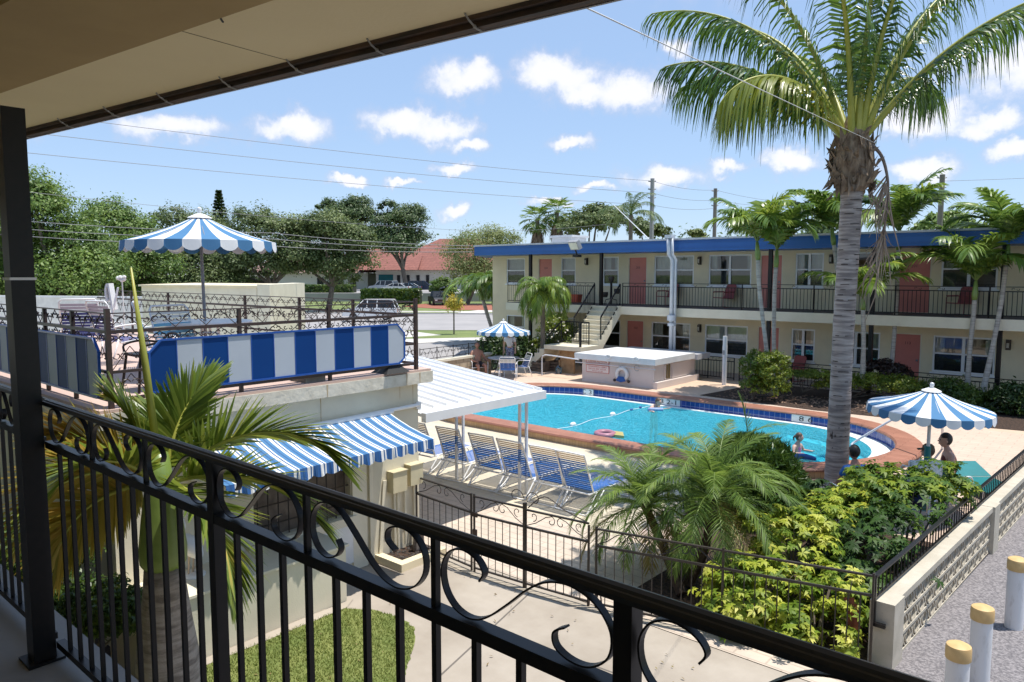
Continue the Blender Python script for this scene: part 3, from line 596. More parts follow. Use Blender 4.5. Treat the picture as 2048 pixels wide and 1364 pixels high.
X = -13.58
for dx, dy in ((-.03,0),(.09,.05)): b = MB(); b.tube([(X+dx,24.72+dy,1.25),(X+dx,24.72+dy,4.6),(X+dx-.08,24.6+dy,4.8),(X+dx-.12,24.6+dy,5.45)], .075 if dx<0 else .05, 10); b.build('pipe', PIPE, t, True)
b = MB(); b.cyl((X-.02,24.73,2.35),(X-.02,24.73,2.55),.17,n=12); b.cyl((X-.02,24.73,2.15),(X-.02,24.73,2.25),.15,n=12); b.box(X-.25,X+.02,24.5,24.8,5.40,5.52); b.build('collar', PIPE, t, 'auto')
t = thing('white_post', 'slim white standing post beside the mulch bed', 'post', gz(1448,770,.3)); p = V((-10.98,23.69,.3))
b = MB(); b.cyl(p, p+V((0,0,1.68)), .075, n=12); b.cyl(p+V((0,0,1.0)), p+V((0,0,1.35)), .082, n=12); b.build('pipe', ALU, t, 'auto')
b = MB(); b.box(p.x-.03,p.x+.03,p.y-.11,p.y-.07,p.z+1.05,p.z+1.2); b.build('valve', GREY, t)
# metal lawn chairs on the walkways
REDC = mat('red_painted_metal', (.34,.075,.075), (.27,.06,.06), .45, scale=4)
def lawn_chair():
    t = thing('metal_armchair', 'red', 'chair')
    b = MB(); b.extr([(-.27,-.26,.36),(.27,-.26,.36),(.27,.22,.33),(-.27,.22,.33)], (0,0,.03)); b.build('seat', REDC, t)
    b = MB(); pr = [(-.27,.22,.34),(.27,.22,.34),(.27,.36,.82),(.20,.375,.88),(-.20,.375,.88),(-.27,.36,.82)]; b.extr(pr, (0,.02,0)); b.build('backrest', REDC, t)
    for s in (-1,1):
        b = MB(); b.tube([(s*.27,.30,.58),(s*.29,-.22,.58),(s*.29,-.26,.54),(s*.29,-.26,.03),(s*.29,-.2,.015),(s*.28,.34,.015)], .016, 6); b.build('leg', REDC, t)
        b = MB(); b.box(s*.29-.035,s*.29+.035,-.24,.24,.59,.61); b.build('armrest', REDC, t)
    return t
ch0 = lawn_chair(); first = True
for px, z, lab in ((1333,Z2+.02,'red metal armchair on the upper walkway behind the vent pipe'),(1447,Z2+.02,'red metal armchair on the upper walkway under the double window right of the pipe'),(1922,Z2+.02,'red metal armchair on the upper walkway behind the rightmost palm trunks'),(1590,ZG,'red metal armchair on the ground walkway beside the square shrub')):
    yc = 26.25; r_ = _ray(px, 600); x = r_.x/r_.y*yc
    c = ch0 if first else dup(ch0); first = False; place(c, (x, yc, z), radians(-25)); c['label'] = lab; c['group'] = 'red metal armchairs on the motel walkways'
t = thing('bucket', 'orange red square bucket on the upper walkway', 'bucket', (-18.95,26.0,Z2+.02)); b = MB(); b.hexa([(-19.1,25.9,2.83),(-18.8,25.9,2.83),(-18.8,26.2,2.83),(-19.1,26.2,2.83),(-19.14,25.86,3.2),(-18.76,25.86,3.2),(-18.76,26.24,3.2),(-19.14,26.24,3.2)]); b.build('body', mat('orange_plastic', (.62,.10,.05), rough=.5), t)
b = MB(); b.tube([(-19.14,26.05,3.2),(-19.05,26.0,3.32),(-18.85,26.0,3.32),(-18.76,26.05,3.2)], .008, 5); b.build('handle', GREY, t)
t = thing('folding_table', 'dark folded table leaning against the upper walkway wall', 'table', (-20.3,26.5,Z2+.02)); b = MB(); b.extr([(-20.9,26.25,2.95),(-19.8,26.25,2.95),(-19.8,26.55,3.55),(-20.3,26.55,3.55)], (0,.05,0)); b.build('top', mat('dark_olive', (.07,.065,.05), rough=.6), t)
b = MB(); b.tube([(-20.7,26.2,2.84),(-20.7,26.4,3.3)], .02, 5); b.tube([(-20.0,26.2,2.84),(-20.0,26.4,3.3)], .02, 5); b.build('leg', IRON, t)
t = thing('plant_stand', 'black iron plant stand with pots on the upper walkway by the stairs', 'plant stand', (-17.3,25.9,Z2+.02)); x, y, z = -17.0, 25.8, Z2+.02
b = MB(); b.cyl((x,y,z),(x,y,z+.95),.05,n=8)
for a in (0,2.1,4.2): b.tube([(x,y,z+.25),(x+.25*cos(a),y+.25*sin(a),z+.2),(x+.3*cos(a),y+.3*sin(a),z)], .016, 5)
b.build('stand', IRON, t)
for k, (dx, zz) in enumerate(((0,.95),(.28,.45),(-.3,.3))): b = MB(); b.lathe([(.09,0),(.13,.12),(.12,.2),(.14,.21)], (x+dx,y,z+zz), 10); b.build('pot', IRON3, t)
# ================================================================ the balcony the picture is taken from
FZ = 2.55
bal = thing('balcony_building', 'near motel wing with shaded balcony, beige soffit and black column', 'motel', (0,0,0))
SOF = mat('beige_soffit_paint', (.80,.68,.44), (.75,.63,.40), .8, scale=.8, bump=.1, bscale=50)
b = MB(); b.box(-16,6,-1.6,1.10,FZ-.22,FZ); b.build('floor_slab', mat('grey_floor_paint', (.30,.29,.28), (.24,.23,.22), .7, scale=2), bal)
def sy(x): return 1.68+(x+5.95)*(2.15-1.68)/(5.95-1.40)
b = MB(); b.prism([(-16,-1.6),(6,-1.6),(6,sy(6)-.08),(-16,sy(-16)-.08)], 5.04, 5.10); sof = b.build('soffit', SOF, bal)
def by(x): return .82+(x+3.06)*(.95-.82)/1.36
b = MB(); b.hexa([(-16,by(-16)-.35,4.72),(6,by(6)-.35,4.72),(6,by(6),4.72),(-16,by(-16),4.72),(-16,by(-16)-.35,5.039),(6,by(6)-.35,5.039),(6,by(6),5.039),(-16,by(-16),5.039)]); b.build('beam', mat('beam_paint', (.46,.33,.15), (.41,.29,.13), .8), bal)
FR = mat('weathered_brown_drip', (.10,.06,.045), (.045,.035,.035), .7, scale=9, stretch=(.3,4,4), lo=.4, hi=.6)
b = MB(); b.tube([(-16,sy(-16)-.03,5.03),(6,sy(6)-.03,5.03)], 0, flat=(.055,.045), up=(0,0,1)); b.tube([(-16,sy(-16)-.064,5.035),(6,sy(6)-.064,5.035)], 0, flat=(.02,.022), up=(0,0,1)); b.build('drip_edge', FR, bal)
b = MB(); b.tube([(-16,sy(-16)+.0,5.085),(6,sy(6)+.0,5.085)], 0, flat=(.17,.012), up=(0,0,1)); b.build('fascia', mat('grey_fascia', (.33,.33,.36), rough=.5), bal)
for x in (-5.7,-5.1,-4.55,-4.0,-3.45,-2.95,-2.45,-1.95): b = MB(); b.tube([(x,sy(x)-.11,5.039),(x,sy(x)-.09,5.02),(x,sy(x)-.05,5.0),(x,sy(x)-.02,4.995)], .004, 5); b.ball((x,sy(x)-.06,5.005), .008, 6); b.build('hook_clip', GREY, bal)
b = MB(); b.tube([gz(345,57,5.039),gz(480,95,5.039),gz(608,130,5.039)], .0011, 4); b.build('crack', mat('dark_crack', (.12,.09,.06), rough=.9), sof)
b = MB(); b.tube(smooth_path([gz(437,18,5.036),gz(443,27,5.03),gz(441,36,5.025),gz(446,44,5.03)],4), .004, 5); b.build('paint_curl', DARK, sof)
b = MB(); cc_ = gz(85,1318,FZ); b.box(cc_.x-.04,cc_.x+.04,cc_.y-.04,cc_.y+.04,FZ,4.72); colm = b.build('column', IRON, bal)
b = MB(); p = gz(30,552,4.1-.06); b.box(cc_.x-.045,cc_.x+.045,cc_.y-.045,cc_.y+.045,4.075,4.085); b.build('strap', ALU, colm)
b = MB(); b.box(cc_.x-.065,cc_.x+.065,cc_.y-.065,cc_.y+.065,FZ+.001,FZ+.012); b.build('base_plate', IRON, colm)
b = MB(); b.box(-16,6,-1.8,-1.601,-.05,5.0); b.box(-16,6,-9,-1.801,-.05,5.1); b.build('wall', CREAM, bal)
# ---- the balcony railing
rail = thing('balcony_railing', 'black iron balcony railing with scrolled upper band in the foreground', 'railing', (-1.5,.97,FZ))
RY, ZT, ZM, ZB = .97, 3.60, 3.43, FZ+.06
def ry(x): return RY+.012*(x+3.0)*(-.3)
b = MB()
prof = [(y*.62,z*.56) for y,z in [(-.030,-.022),(-.030,-.006),(-.024,.004),(-.018,.006),(-.014,.014),(0,.019),(.014,.014),(.018,.006),(.024,.004),(.030,-.006),(.030,-.022)]]
for x0, x1 in ((-16,cc_.x-.041),(cc_.x+.041,6)):
    n = len(prof); b.add([(x0, RY+y, ZT+z) for y, z in prof]+[(x1, RY+y, ZT+z) for y, z in prof], [(i, (i+1)%n, n+(i+1)%n, n+i) for i in range(n)]+[tuple(range(n)), tuple(range(2*n-1,n-1,-1))])
b.build('handrail', mat('satin_black_handrail', (.012,.013,.018), rough=.3), rail)
for nm, z, h in (('middle_rail',ZM,.027),('bottom_rail',ZB,.027)):
    b = MB()
    for x0, x1 in ((-16,cc_.x-.041),(cc_.x+.041,6)): b.box(x0,x1,RY-.0155,RY+.0155,z-h/2,z+h/2)
    b.build(nm, IRON, rail)
posts = [-6.6,-5.3,-4.2,-1.93,-.60,.75,2.1]
for x in posts: b = MB(); b.box(x-.017,x+.017,RY-.0165,RY+.0165,FZ,ZT-.0123); b.build('post', IRON, rail)
S1 = [(.26,.60),(.285,.74),(.24,.90),(.15,.97),(.06,.86),(.015,.60),(.03,.30),(.10,.08),(.20,.02),(.30,.12),(.42,.40),(.55,.74),(.66,.93),(.78,.98),(.90,.86),(.975,.58),(.965,.26),(.88,.05),(.78,.02),(.70,.12),(.69,.30),(.75,.42)]
spans = [(-6.6,-5.3),(-5.3,-4.2),(-4.2,cc_.x-.041),(cc_.x+.041,-1.93),(-1.93,-.60),(-.60,.75),(.75,2.1)]
zlo, zhi = ZM+.0135, ZT-.0123
for si, (xa, xb) in enumerate(spans):
    n = 3
    for k in range(n):
        x0 = xa+(xb-xa)*k/n+.018; x1 = xa+(xb-xa)*(k+1)/n-.018; hh = zhi-zlo-.008
        pts = [(x0+(x1-x0)*u, RY, zlo+.004+hh*((1-v) if k==1 else v)) for u, v in S1]
        b = MB(); b.tube(smooth_path(pts, 5), 0, flat=(.005,.022), up=None) if False else None
        sp = smooth_path(pts, 5); vs = []
        b = MB(); m_ = len(sp)
        for i, p_ in enumerate(sp):
            t_ = (sp[min(i+1,m_-1)]-sp[max(i-1,0)]).normalized(); nn = V((t_.z,0,-t_.x))
            for a_, c_ in ((-.0018,-.0075),(.0018,-.0075),(.0018,.0075),(-.0018,.0075)): vs.append(p_+nn*a_+V((0,c_,0)))
        b.add(vs, [(i*4+j, i*4+(j+1)%4, (i+1)*4+(j+1)%4, (i+1)*4+j) for i in range(m_-1) for j in range(4)]+[(3,2,1,0), tuple(range(4*m_-4,4*m_))]); b.build('scroll', IRON, rail)
        if k: x = xa+(xb-xa)*k/n; b = MB(); b.box(x-.0068,x+.0068,RY-.0068,RY+.0068,zlo,zhi); b.build('scroll_bar', IRON, rail)
    nb = max(2, round((xb-xa)/.112))
    for k in range(1, nb): x = xa+(xb-xa)*k/nb; b = MB(); b.box(x-.0068,x+.0068,RY-.0068,RY+.0068,ZB+.0135,ZM-.0135); b.build('baluster', IRON, rail)
# ================================================================ snack building with roof terrace
BX, BY0, BY1, RZ = -8.2, 3.0, 7.3, 2.70
sn = thing('poolside_building', 'single storey cream building with flat roof terrace and rust stained cornice', 'building', (BX, 5, 0))
STN = mat('stained_stucco', (.72,.66,.51), (.63,.57,.44), .75, scale=1.3, bump=.2, bscale=60)
ops = [(4.6,6.05,.78,1.75)]
b = MB()
xs = [BY0, 4.6, 6.05, BY1]
for (ya, yb, za, zb) in ((BY0,4.6,-.05,2.5),(4.6,6.05,-.05,.78),(4.6,6.05,1.75,2.5),(6.05,BY1,-.05,2.5)): b.quad((BX,ya,za),(BX,yb,za),(BX,yb,zb),(BX,ya,zb))
b.quad((BX,BY0,-.05),(BX,BY0,2.5),(-20,BY0,2.5),(-20,BY0,-.05)); b.quad((BX,BY1,-.05),(-20,BY1,-.05),(-20,BY1,2.5),(BX,BY1,2.5)); b.quad((-20,BY0,-.05),(-20,BY0,2.5),(-20,BY1,2.5),(-20,BY1,-.05))
for ya in (4.6,6.05): b.quad((BX,ya,.78),(BX-.12,ya,.78),(BX-.12,ya,1.75),(BX,ya,1.75))
b.quad((BX,4.6,.78),(BX-.12,4.6,.78),(BX-.12,6.05,.78),(BX,6.05,.78)); b.quad((BX,4.6,1.75),(BX,6.05,1.75),(BX-.12,6.05,1.75),(BX-.12,4.6,1.75))
b.build('wall', STN, sn)
b = MB(); b.quad((BX-.12,4.6,.78),(BX-.12,6.05,.78),(BX-.12,6.05,1.75),(BX-.12,4.6,1.75)); wn = b.build('window', mat('old_dark_window', (.10,.075,.06), (.17,.13,.10), .35, scale=7), sn)
b = MB()
for k in range(10): y = 4.68+k*.145; b.cyl((BX-.05,y,.78),(BX-.05,y,1.75),.010,n=5)
for z in (.95,1.2,1.5): b.cyl((BX-.052,4.6,z),(BX-.052,6.05,z),.010,n=5)
b.build('window_grille', IRON3, wn)
b = MB(); b.box(BX+.001,BX+.05,4.5,6.12,.66,.775); b.box(BX+.001,BX+.03,6.06,6.30,.0,2.05); b.box(BX+.001,BX+.05,6.34,6.40,.0,2.1); b.build('trim', CREAM2, sn)
b = MB(); b.box(BX+.001,BX+.04,4.7,6.05,.12,.655); b.build('shutter', WHITE, sn)
CORN = mat('chipped_cornice', (.66,.61,.50), (.52,.47,.37), .85, scale=5, bump=.8, bscale=14, lo=.3, hi=.55)
b = MB(); b.box(-20.15,BX+.16,BY0-.16,BY1+.16,2.50,2.665); b.build('cornice', CORN, sn)
RUST = mat('rust_stain', (.42,.27,.11), (.52,.44,.31), .85, scale=9, stretch=(6,6,.8))
rr = random.Random(4)
for y, l in ((6.95,.22),(7.2,.4),(5.6,.45)):
    b = MB(); w_ = rr.uniform(.006,.014); b.quad((BX+.0025,y-w_,2.5),(BX+.0025,y+w_,2.5),(BX+.0025,y+w_*.3,2.5-l),(BX+.0025,y-w_*.3,2.5-l)); b.quad((BX+.1625,y-w_*1.5,2.665),(BX+.1625,y+w_*1.5,2.665),(BX+.1625,y+w_*.6,2.50),(BX+.1625,y-w_*.6,2.50)); b.build('rust_streak', RUST, sn)
b = MB(); b.box(-20.1,BX+.14,BY0-.14,BY1+.14,2.668,RZ); b.build('roof_terrace_floor', mat('terrace_floor', (.58,.42,.35), (.52,.37,.31), .8, scale=.7), sn)
b = MB(); b.cyl((BX+.04,3.2,2.11),(BX+.04,7.28,2.16),.028,n=8); b.box(BX+.002,BX+.045,BY1-.06,BY1+.02,2.10,2.2); b.build('conduit', ALU, sn)
for y, z, w_ in ((6.82,1.10,.26),(7.14,1.14,.24)):
    b = MB(); b.box(BX+.002,BX+.14,y-w_/2,y+w_/2,z-.14,z+.16); b.box(BX+.002,BX+.155,y-w_/2-.01,y+w_/2+.01,z+.161,z+.172); b.build('meter_box', mat('cream_box_paint', (.66,.58,.38), rough=.5), sn)
for y in (6.78,6.84,6.98,7.16): b = MB(); b.cyl((BX+.05,y,.12),(BX+.05,y,1.0),.018,n=6); b.build('pipe', CREAM2, sn)
b = MB(); b.extr([(BX+.01,6.5,.0),(BX+.01,6.56,.0),(BX+.01,6.66,1.15),(BX+.01,6.60,1.15)], (.02,0,0)); b.build('leaning_batten', CREAM2, sn)
for y in (7.02,7.1): b = MB(); b.lathe([(.05,0),(.06,.04),(.045,.25),(.06,.27),(.05,.3)], (BX+.25,y,.05), 8); b.build('water_meter', mat('grey_rust_metal', (.25,.22,.2), (.12,.08,.06), .6, scale=15), sn)
t = thing('kerbed_bed', 'small kerbed bed of dark stones at the building corner', 'flower bed', (-7.9,6.9,0)); b = MB(); b.box(-7.75,-7.62,6.45,7.3,-.02,.10); b.box(BX,-7.751,6.45,6.57,-.02,.10); b.build('kerb', CREAM, t)
b = MB(); b.box(BX,-7.75,6.571,7.3,-.02,.05); b.build('soil', MULCH, t)
b = MB(); r3 = random.Random(9)
for k in range(60): b.ball((r3.uniform(-8.15,-7.78), r3.uniform(6.6,7.28), .055), r3.uniform(.012,.03), 6, (1,1,.7))
b.build('stone', mat('dark_stones', (.10,.08,.07), (.05,.045,.04), .9, scale=20), t)
t = thing('planter_wall', 'low cream walled ledge along the foot of the poolside building', 'wall', (-7.8,4.2,0))
b = MB(); b.box(BX,-7.47,2.9,5.42,-.04,.70); b.build('wall', STN, t); b = MB(); b.box(BX,-7.44,2.87,5.45,.701,.73); b.build('cap', CREAM2, t)
b = MB(); b.cyl((-7.468,3.75,.52),(-7.44,3.75,.52),.03,n=8); b.build('drain_spout', WHITE, t)
b = MB(); b.sheet([(-7.44,2.9),(-7.30,2.9),(-7.30,5.3),(-7.44,5.5)], .004); struct(b.build('kerb_strip', CONC))
# awning
t = thing('striped_awning', 'blue and white striped awning with scalloped valance on the poolside building', 'awning', (BX,5,2.1))
AW = [mat('awning_blue', (.06,.19,.38), rough=.7, scale=2), mat('awning_white', (.80,.80,.78), rough=.7, scale=2), mat('awning_navy', (.03,.11,.28), rough=.7)]
b = MB(); YA0, YA1, n = 3.75, 6.72, 150; pat = [0,0,2,0,0,1,1,2,1]
xf_, zf, xt, zt = BX+.97, 1.885, BX+.02, 2.13
for i in range(n):
    b.k = pat[i%9]; y0 = YA0+(YA1-YA0)*i/n; y1 = YA0+(YA1-YA0)*(i+1)/n
    sg = 4
    for s in range(sg):
        u0, u1 = s/sg, (s+1)/sg; sag = lambda u: -.03*sin(pi*u)
        b.quad((xt+(xf_-xt)*u0,y0,zt+(zf-zt)*u0+sag(u0)),(xt+(xf_-xt)*u1,y0,zt+(zf-zt)*u1+sag(u1)),(xt+(xf_-xt)*u1,y1,zt+(zf-zt)*u1+sag(u1)),(xt+(xf_-xt)*u0,y1,zt+(zf-zt)*u0+sag(u0)))
b.build('canopy', AW, t)
b = MB()
for i in range(n):
    b.k = pat[i%9]; y0 = YA0+(YA1-YA0)*i/n; y1 = YA0+(YA1-YA0)*(i+1)/n; h = lambda k: .115+.03*abs(sin(pi*k/9)); wv = lambda k: .012*sin(k*.55)+.006*sin(k*1.7)
    b.quad((xf_,y0,zf),(xf_+.008+wv(i),y0,zf-h(i)),(xf_+.008+wv(i+1),y1,zf-h(i+1)),(xf_,y1,zf))
b.build('valance', [mat('valance_blue', (.025,.12,.35), rough=.7), AW[1], AW[2]], t)
for y in (YA0+.05, YA1-.05):
    b = MB(); b.tube([(xt,y,1.78),(xf_-.04,y,zf-.03)], .014, 6); b.build('arm', ALU, t)
b = MB(); b.cyl((BX+.05,YA0-.05,2.135),(BX+.05,YA1+.05,2.135),.035,n=10); b.build('roller_tube', ALU, t)
# sliding white patio roof with ribs
pr = thing('patio_roof', 'sloping white ribbed patio roof on slim white posts', 'patio roof', (-10,8.9,0))
PXE, PXB, PYA, PYB, ZE, ZBK = -8.35, -14.5, 7.5, 10.42, 1.97, 2.60
b = MB(); b.hexa([(PXB,PYA,ZBK-.05),(PXE,PYA,ZE-.05),(PXE,PYB,ZE-.05),(PXB,PYB,ZBK-.05),(PXB,PYA,ZBK),(PXE,PYA,ZE),(PXE,PYB,ZE),(PXB,PYB,ZBK)]); b.build('roof_panel', ALU, pr)
SL = (ZE-ZBK)/(PXE-PXB)
for k in range(11):
    y = PYA+.10+k*.275
    b = MB(); b.hexa([(PXB,y,ZBK+.001),(PXE-.14,y,ZE+.001-SL*.14),(PXE-.14,y+.05,ZE+.001-SL*.14),(PXB,y+.05,ZBK+.001),(PXB,y+.008,ZBK+.045),(PXE-.14,y+.008,ZE+.045-SL*.14),(PXE-.14,y+.042,ZE+.045-SL*.14),(PXB,y+.042,ZBK+.045)]); b.build('rib', ALU, pr)
b = MB(); b.box(PXE-.001,PXE+.10,PYA,PYB+.02,ZE-.13,ZE+.015); b.build('gutter', ALU, pr)
b = MB(); b.extr([(PXB,PYB+.001,ZBK-.08),(PXE-.002,PYB+.001,ZE-.12),(PXE-.002,PYB+.001,ZE+.05),(PXB,PYB+.001,ZBK+.05)], (0,.03,0)); b.build('edge_trim', ALU, pr)
b = MB(); b.box(PXB,PXE,PYB-.14,PYB-.06,ZE-.13,ZE-.055); b.build('beam', ALU, pr)
for x in (-8.68,-10.33):
    for dx, dy in ((0,0),(.02,.17)):
        b = MB(); b.box(x+dx-.022,x+dx+.022,10.2+dy-.022,10.2+dy+.022,0,ZE-.13+(-8.35-x)*abs(SL)*.0); b.build('post', ALU, pr)
    b = MB()
    for k in range(5):
        z = .35+k*.3
        for s in (1,-1): b.tube([(x+.01,10.285+s*.035*sin(u*pi),z+.15*u) for u in [i/6 for i in range(7)]], .004, 4)
    b.build('post_scrollwork', ALU, pr)
# ================================================================ vegetation
CR, CF = V((cos(YAW), sin(YAW), 0)), V((-sin(YAW), cos(YAW), 0))
def relaz(deg): return YAW+radians(deg)          # 0 = to the right in the view, 90 = away from it
def unit(a): return a/np.maximum(np.linalg.norm(a, axis=-1, keepdims=True), 1e-9)
def frond_arrays(L, e0, droop, n, leafl, width, az, base, seed, pet=.15, hang=.5, vee=.25, a0=68, a1=28, curlp=1.3, r0=.03, jit=.12, twist=0, tipf=.35):
    """pinnate palm leaf: arched midrib plus two rows of drooping leaflets -> (v, f, material index)"""
    r = np.random.default_rng(seed); S = 24; s = np.linspace(0, 1, S); e = e0-droop*s**curlp
    ds = L/(S-1); px = np.r_[0, np.cumsum(np.cos(e[:-1])*ds)]; pz = np.r_[0, np.cumsum(np.sin(e[:-1])*ds)]
    V_ = []; F_ = []; M_ = []
    k = 5; rad = r0*(1-.85*s); ring = []
    for j in range(k):
        a = 2*pi*j/k; ring.append(np.c_[px-np.sin(e)*rad*np.cos(a), rad*np.sin(a)*1.2, pz+np.cos(e)*rad*np.cos(a)])
    v = np.stack(ring, 1).reshape(-1, 3); f = [(i*k+j, i*k+(j+1)%k, (i+1)*k+(j+1)%k, (i+1)*k+j) for i in range(S-1) for j in range(k)]
    V_.append(v); F_.append(np.array(f)); M_ += [1]*len(f)
    t = np.linspace(pet, 1, n); t = np.repeat(t, 2); side = np.tile([1., -1.], n); m = len(t); t = np.clip(t+r.normal(0, .004, m), pet, 1)
    u = (t-pet)/(1-pet); bx, bz, be = np.interp(t, s, px), np.interp(t, s, pz), np.interp(t, s, e)
    prof = np.minimum(1, .45+u*3.2)*np.where(u > .55, 1-(1-tipf)*((u-.55)/.45)**1.5, 1); ll = leafl*prof*r.uniform(1-jit, 1+jit, m)
    ang = np.radians(a0+(a1-a0)*u)+r.normal(0, .05, m); vv = vee+r.normal(0, .10, m)
    T = np.c_[np.cos(be), np.zeros(m), np.sin(be)]; Nn = np.c_[-np.sin(be), np.zeros(m), np.cos(be)]; EY = np.tile([0,1.,0],(m,1)); cr_, sr_ = cos(twist), sin(twist); EY, Nn = EY*cr_+Nn*sr_, Nn*cr_-EY*sr_; B = EY*side[:,None]
    out = B*np.cos(vv)[:,None]+Nn*np.sin(vv)[:,None]
    D = unit(T*np.cos(ang)[:,None]+out*np.sin(ang)[:,None])
    base0 = np.c_[bx, np.zeros(m), bz]; st = np.array([0, .3, .65, 1.]); wd = np.array([.7, 1., .75, .08])
    hg = hang*r.uniform(.7, 1.3, m); pts = []; prev = base0; 
    P = base0[:,None]+D[:,None]*(ll[:,None]*st)[:,:,None]; P[:,:,2] -= (hg*ll)[:,None]*st**1.8
    P[:,:,0:2] = P[:,:,0:2]-(P[:,:,0:2]-base0[:,None,0:2])*(np.minimum(hg,1)[:,None]*.30*st**2)[:,:,None]
    wv = unit(np.cross(D, out*.3+Nn*.7+r.normal(0, .15, (m,3)))); W = wv[:,None]*(width/2*wd)[None,:,None]*np.minimum(1, prof+.3)[:,None,None]
    q = np.stack([P-W, P+W], 2).reshape(-1, 3); o = len(v)
    base_i = o+np.arange(m)[:,None]*8; ff = np.concatenate([base_i+np.array([0,1,3,2])+2*i for i in range(3)], 0)
    V_.append(q); F_.append(ff); M_ += [0]*len(ff)
    v = np.concatenate(V_); f = np.concatenate(F_)
    c, s_ = cos(az), sin(az); v = np.c_[v[:,0]*c-v[:,1]*s_, v[:,0]*s_+v[:,1]*c, v[:,2]]+np.array(base)
    return v, f, M_
def frond(parent, mats, *a, name='frond', label=None, **k):
    v, f, m = frond_arrays(*a, **k); o = mkobj(name, v, f, mats, parent, False, m)
    if label: o['label'] = label
    return o
def crown_mesh(name, parent, mats, items):
    V_, F_, M_ = [], [], []; n = 0
    for a, k in items:
        v, f, m = frond_arrays(*a, **k); V_.append(v); F_.append(f+n); M_ += m; n += len(v)
    return mkobj(name, np.concatenate(V_), np.concatenate(F_), mats, parent, False, M_)
def leaves_mesh(name, parent, m, cen, nrm, size, seed, aspect=.5, jit=.35, spiky=False):
    """small folded leaf-shaped faces at given points"""
    r = np.random.default_rng(seed); n = len(cen); nrm = unit(nrm+r.normal(0, jit, (n,3)))
    a = unit(np.cross(nrm, r.normal(0, 1, (n,3))))
    if spiky: a = nrm; nrm = unit(np.cross(a, r.normal(0, 1, (n,3))))
    bb = np.cross(nrm, a); s = size*r.uniform(.6, 1.3, n)[:,None]
    p0 = cen-a*s*.5; p2 = cen+a*s*.5; p1 = cen+bb*s*aspect*.5+nrm*s*.08; p3 = cen-bb*s*aspect*.5+nrm*s*.08
    return mkobj(name, np.stack([p0,p1,p2,p3], 1).reshape(-1,3), np.arange(4*n).reshape(-1,4), m, parent)
def clump_points(blobs, n, seed, per=60, sig=.20, shell=.55, flat=1.):
    """points gathered in clumps over a set of ellipsoids (c, (rx,ry,rz)) -> centres, outward normals"""
    r = np.random.default_rng(seed); C = np.array([b[0] for b in blobs]); R_ = np.array([b[1] if hasattr(b[1], '__len__') else (b[1],)*3 for b in blobs], float)
    wgt = (R_[:,0]*R_[:,2]); wgt /= wgt.sum(); K = max(8, n//per); bi = r.choice(len(C), K, p=wgt)
    d = unit(r.normal(0, 1, (K,3))); d[:,2] = np.where(d[:,2] < -.35, -d[:,2]*.6, d[:,2]); rad = shell+(1-shell)*r.random(K)**.6
    cc = C[bi]+d*R_[bi]*rad[:,None]; ci = r.integers(0, K, n); sg = sig*R_[bi][ci]*r.uniform(.5, 1.3, K)[ci][:,None]
    off = r.normal(0, 1, (n,3)); p = cc[ci]+off*sg*np.array([1,1,.7])
    nn = unit(d[ci]*.6+unit(off)*.5+np.array([0,0,.45])); return p, nn
def limb_trunk(name, parent, m, base, tops, r0, r1=.3, seed=0, n=7):
    b = MB(); r = random.Random(seed); base = V(base)
    mid = base.lerp(sum((V(t) for t in tops), V())/len(tops), .42)+V((r.uniform(-.2,.2), r.uniform(-.2,.2), 0))*r0*3
    b.tube(smooth_path([base-V((0,0,.1)), base+V((0,0,.15*r0*3)), base.lerp(mid,.5), mid], 3), [r0*1.35]+[r0*1.1]*2+[r0*(1-.3*i/7) for i in range(7)], n)
    for t in tops:
        t = V(t); k = mid.lerp(t,.5)+V((r.uniform(-1,1), r.uniform(-1,1), r.uniform(0,.6)))*(t-mid).length*.12
        P = smooth_path([mid-V((0,0,.05)), k, t], 4); b.tube(P, [r0*.6*(1-.75*i/(len(P)-1)) for i in range(len(P))], max(5, n-2))
    return b.build(name, m, parent, True)
BARK = mat('oak_bark', (.20,.165,.13), (.11,.09,.07), .9, scale=9, bump=.6, bscale=25, stretch=(1,1,.25))
L_OAK = leaf('oak_leaves', [(0,(.04,.07,.019)),(.5,(.115,.16,.05)),(1,(.24,.29,.10))], .55, .25, .25)
L_GRN = leaf('broadleaf_green', [(0,(.045,.09,.015)),(.5,(.13,.215,.04)),(1,(.28,.37,.085))], .5, .3, .25)
L_DRK = leaf('dark_tree_leaves', [(0,(.03,.06,.017)),(.5,(.08,.13,.04)),(1,(.17,.23,.08))], .5, .25, .25)
L_LIT = leaf('pale_tree_leaves', [(0,(.10,.13,.04)),(.5,(.20,.25,.08)),(1,(.34,.36,.15))], .6, .35, .3)
L_HDG = leaf('hedge_leaves', [(0,(.02,.05,.008)),(.5,(.06,.115,.015)),(1,(.17,.22,.03))], .4, .25, 1.)
L_YEL = leaf('yellow_green_shrub_leaves', [(0,(.05,.10,.012)),(.45,(.15,.21,.02)),(1,(.34,.36,.04))], .45, .3, 1.2)
L_POD = leaf('dark_needle_leaves', [(0,(.015,.035,.008)),(.5,(.035,.075,.012)),(1,(.09,.13,.02))], .45, .2, 1.)
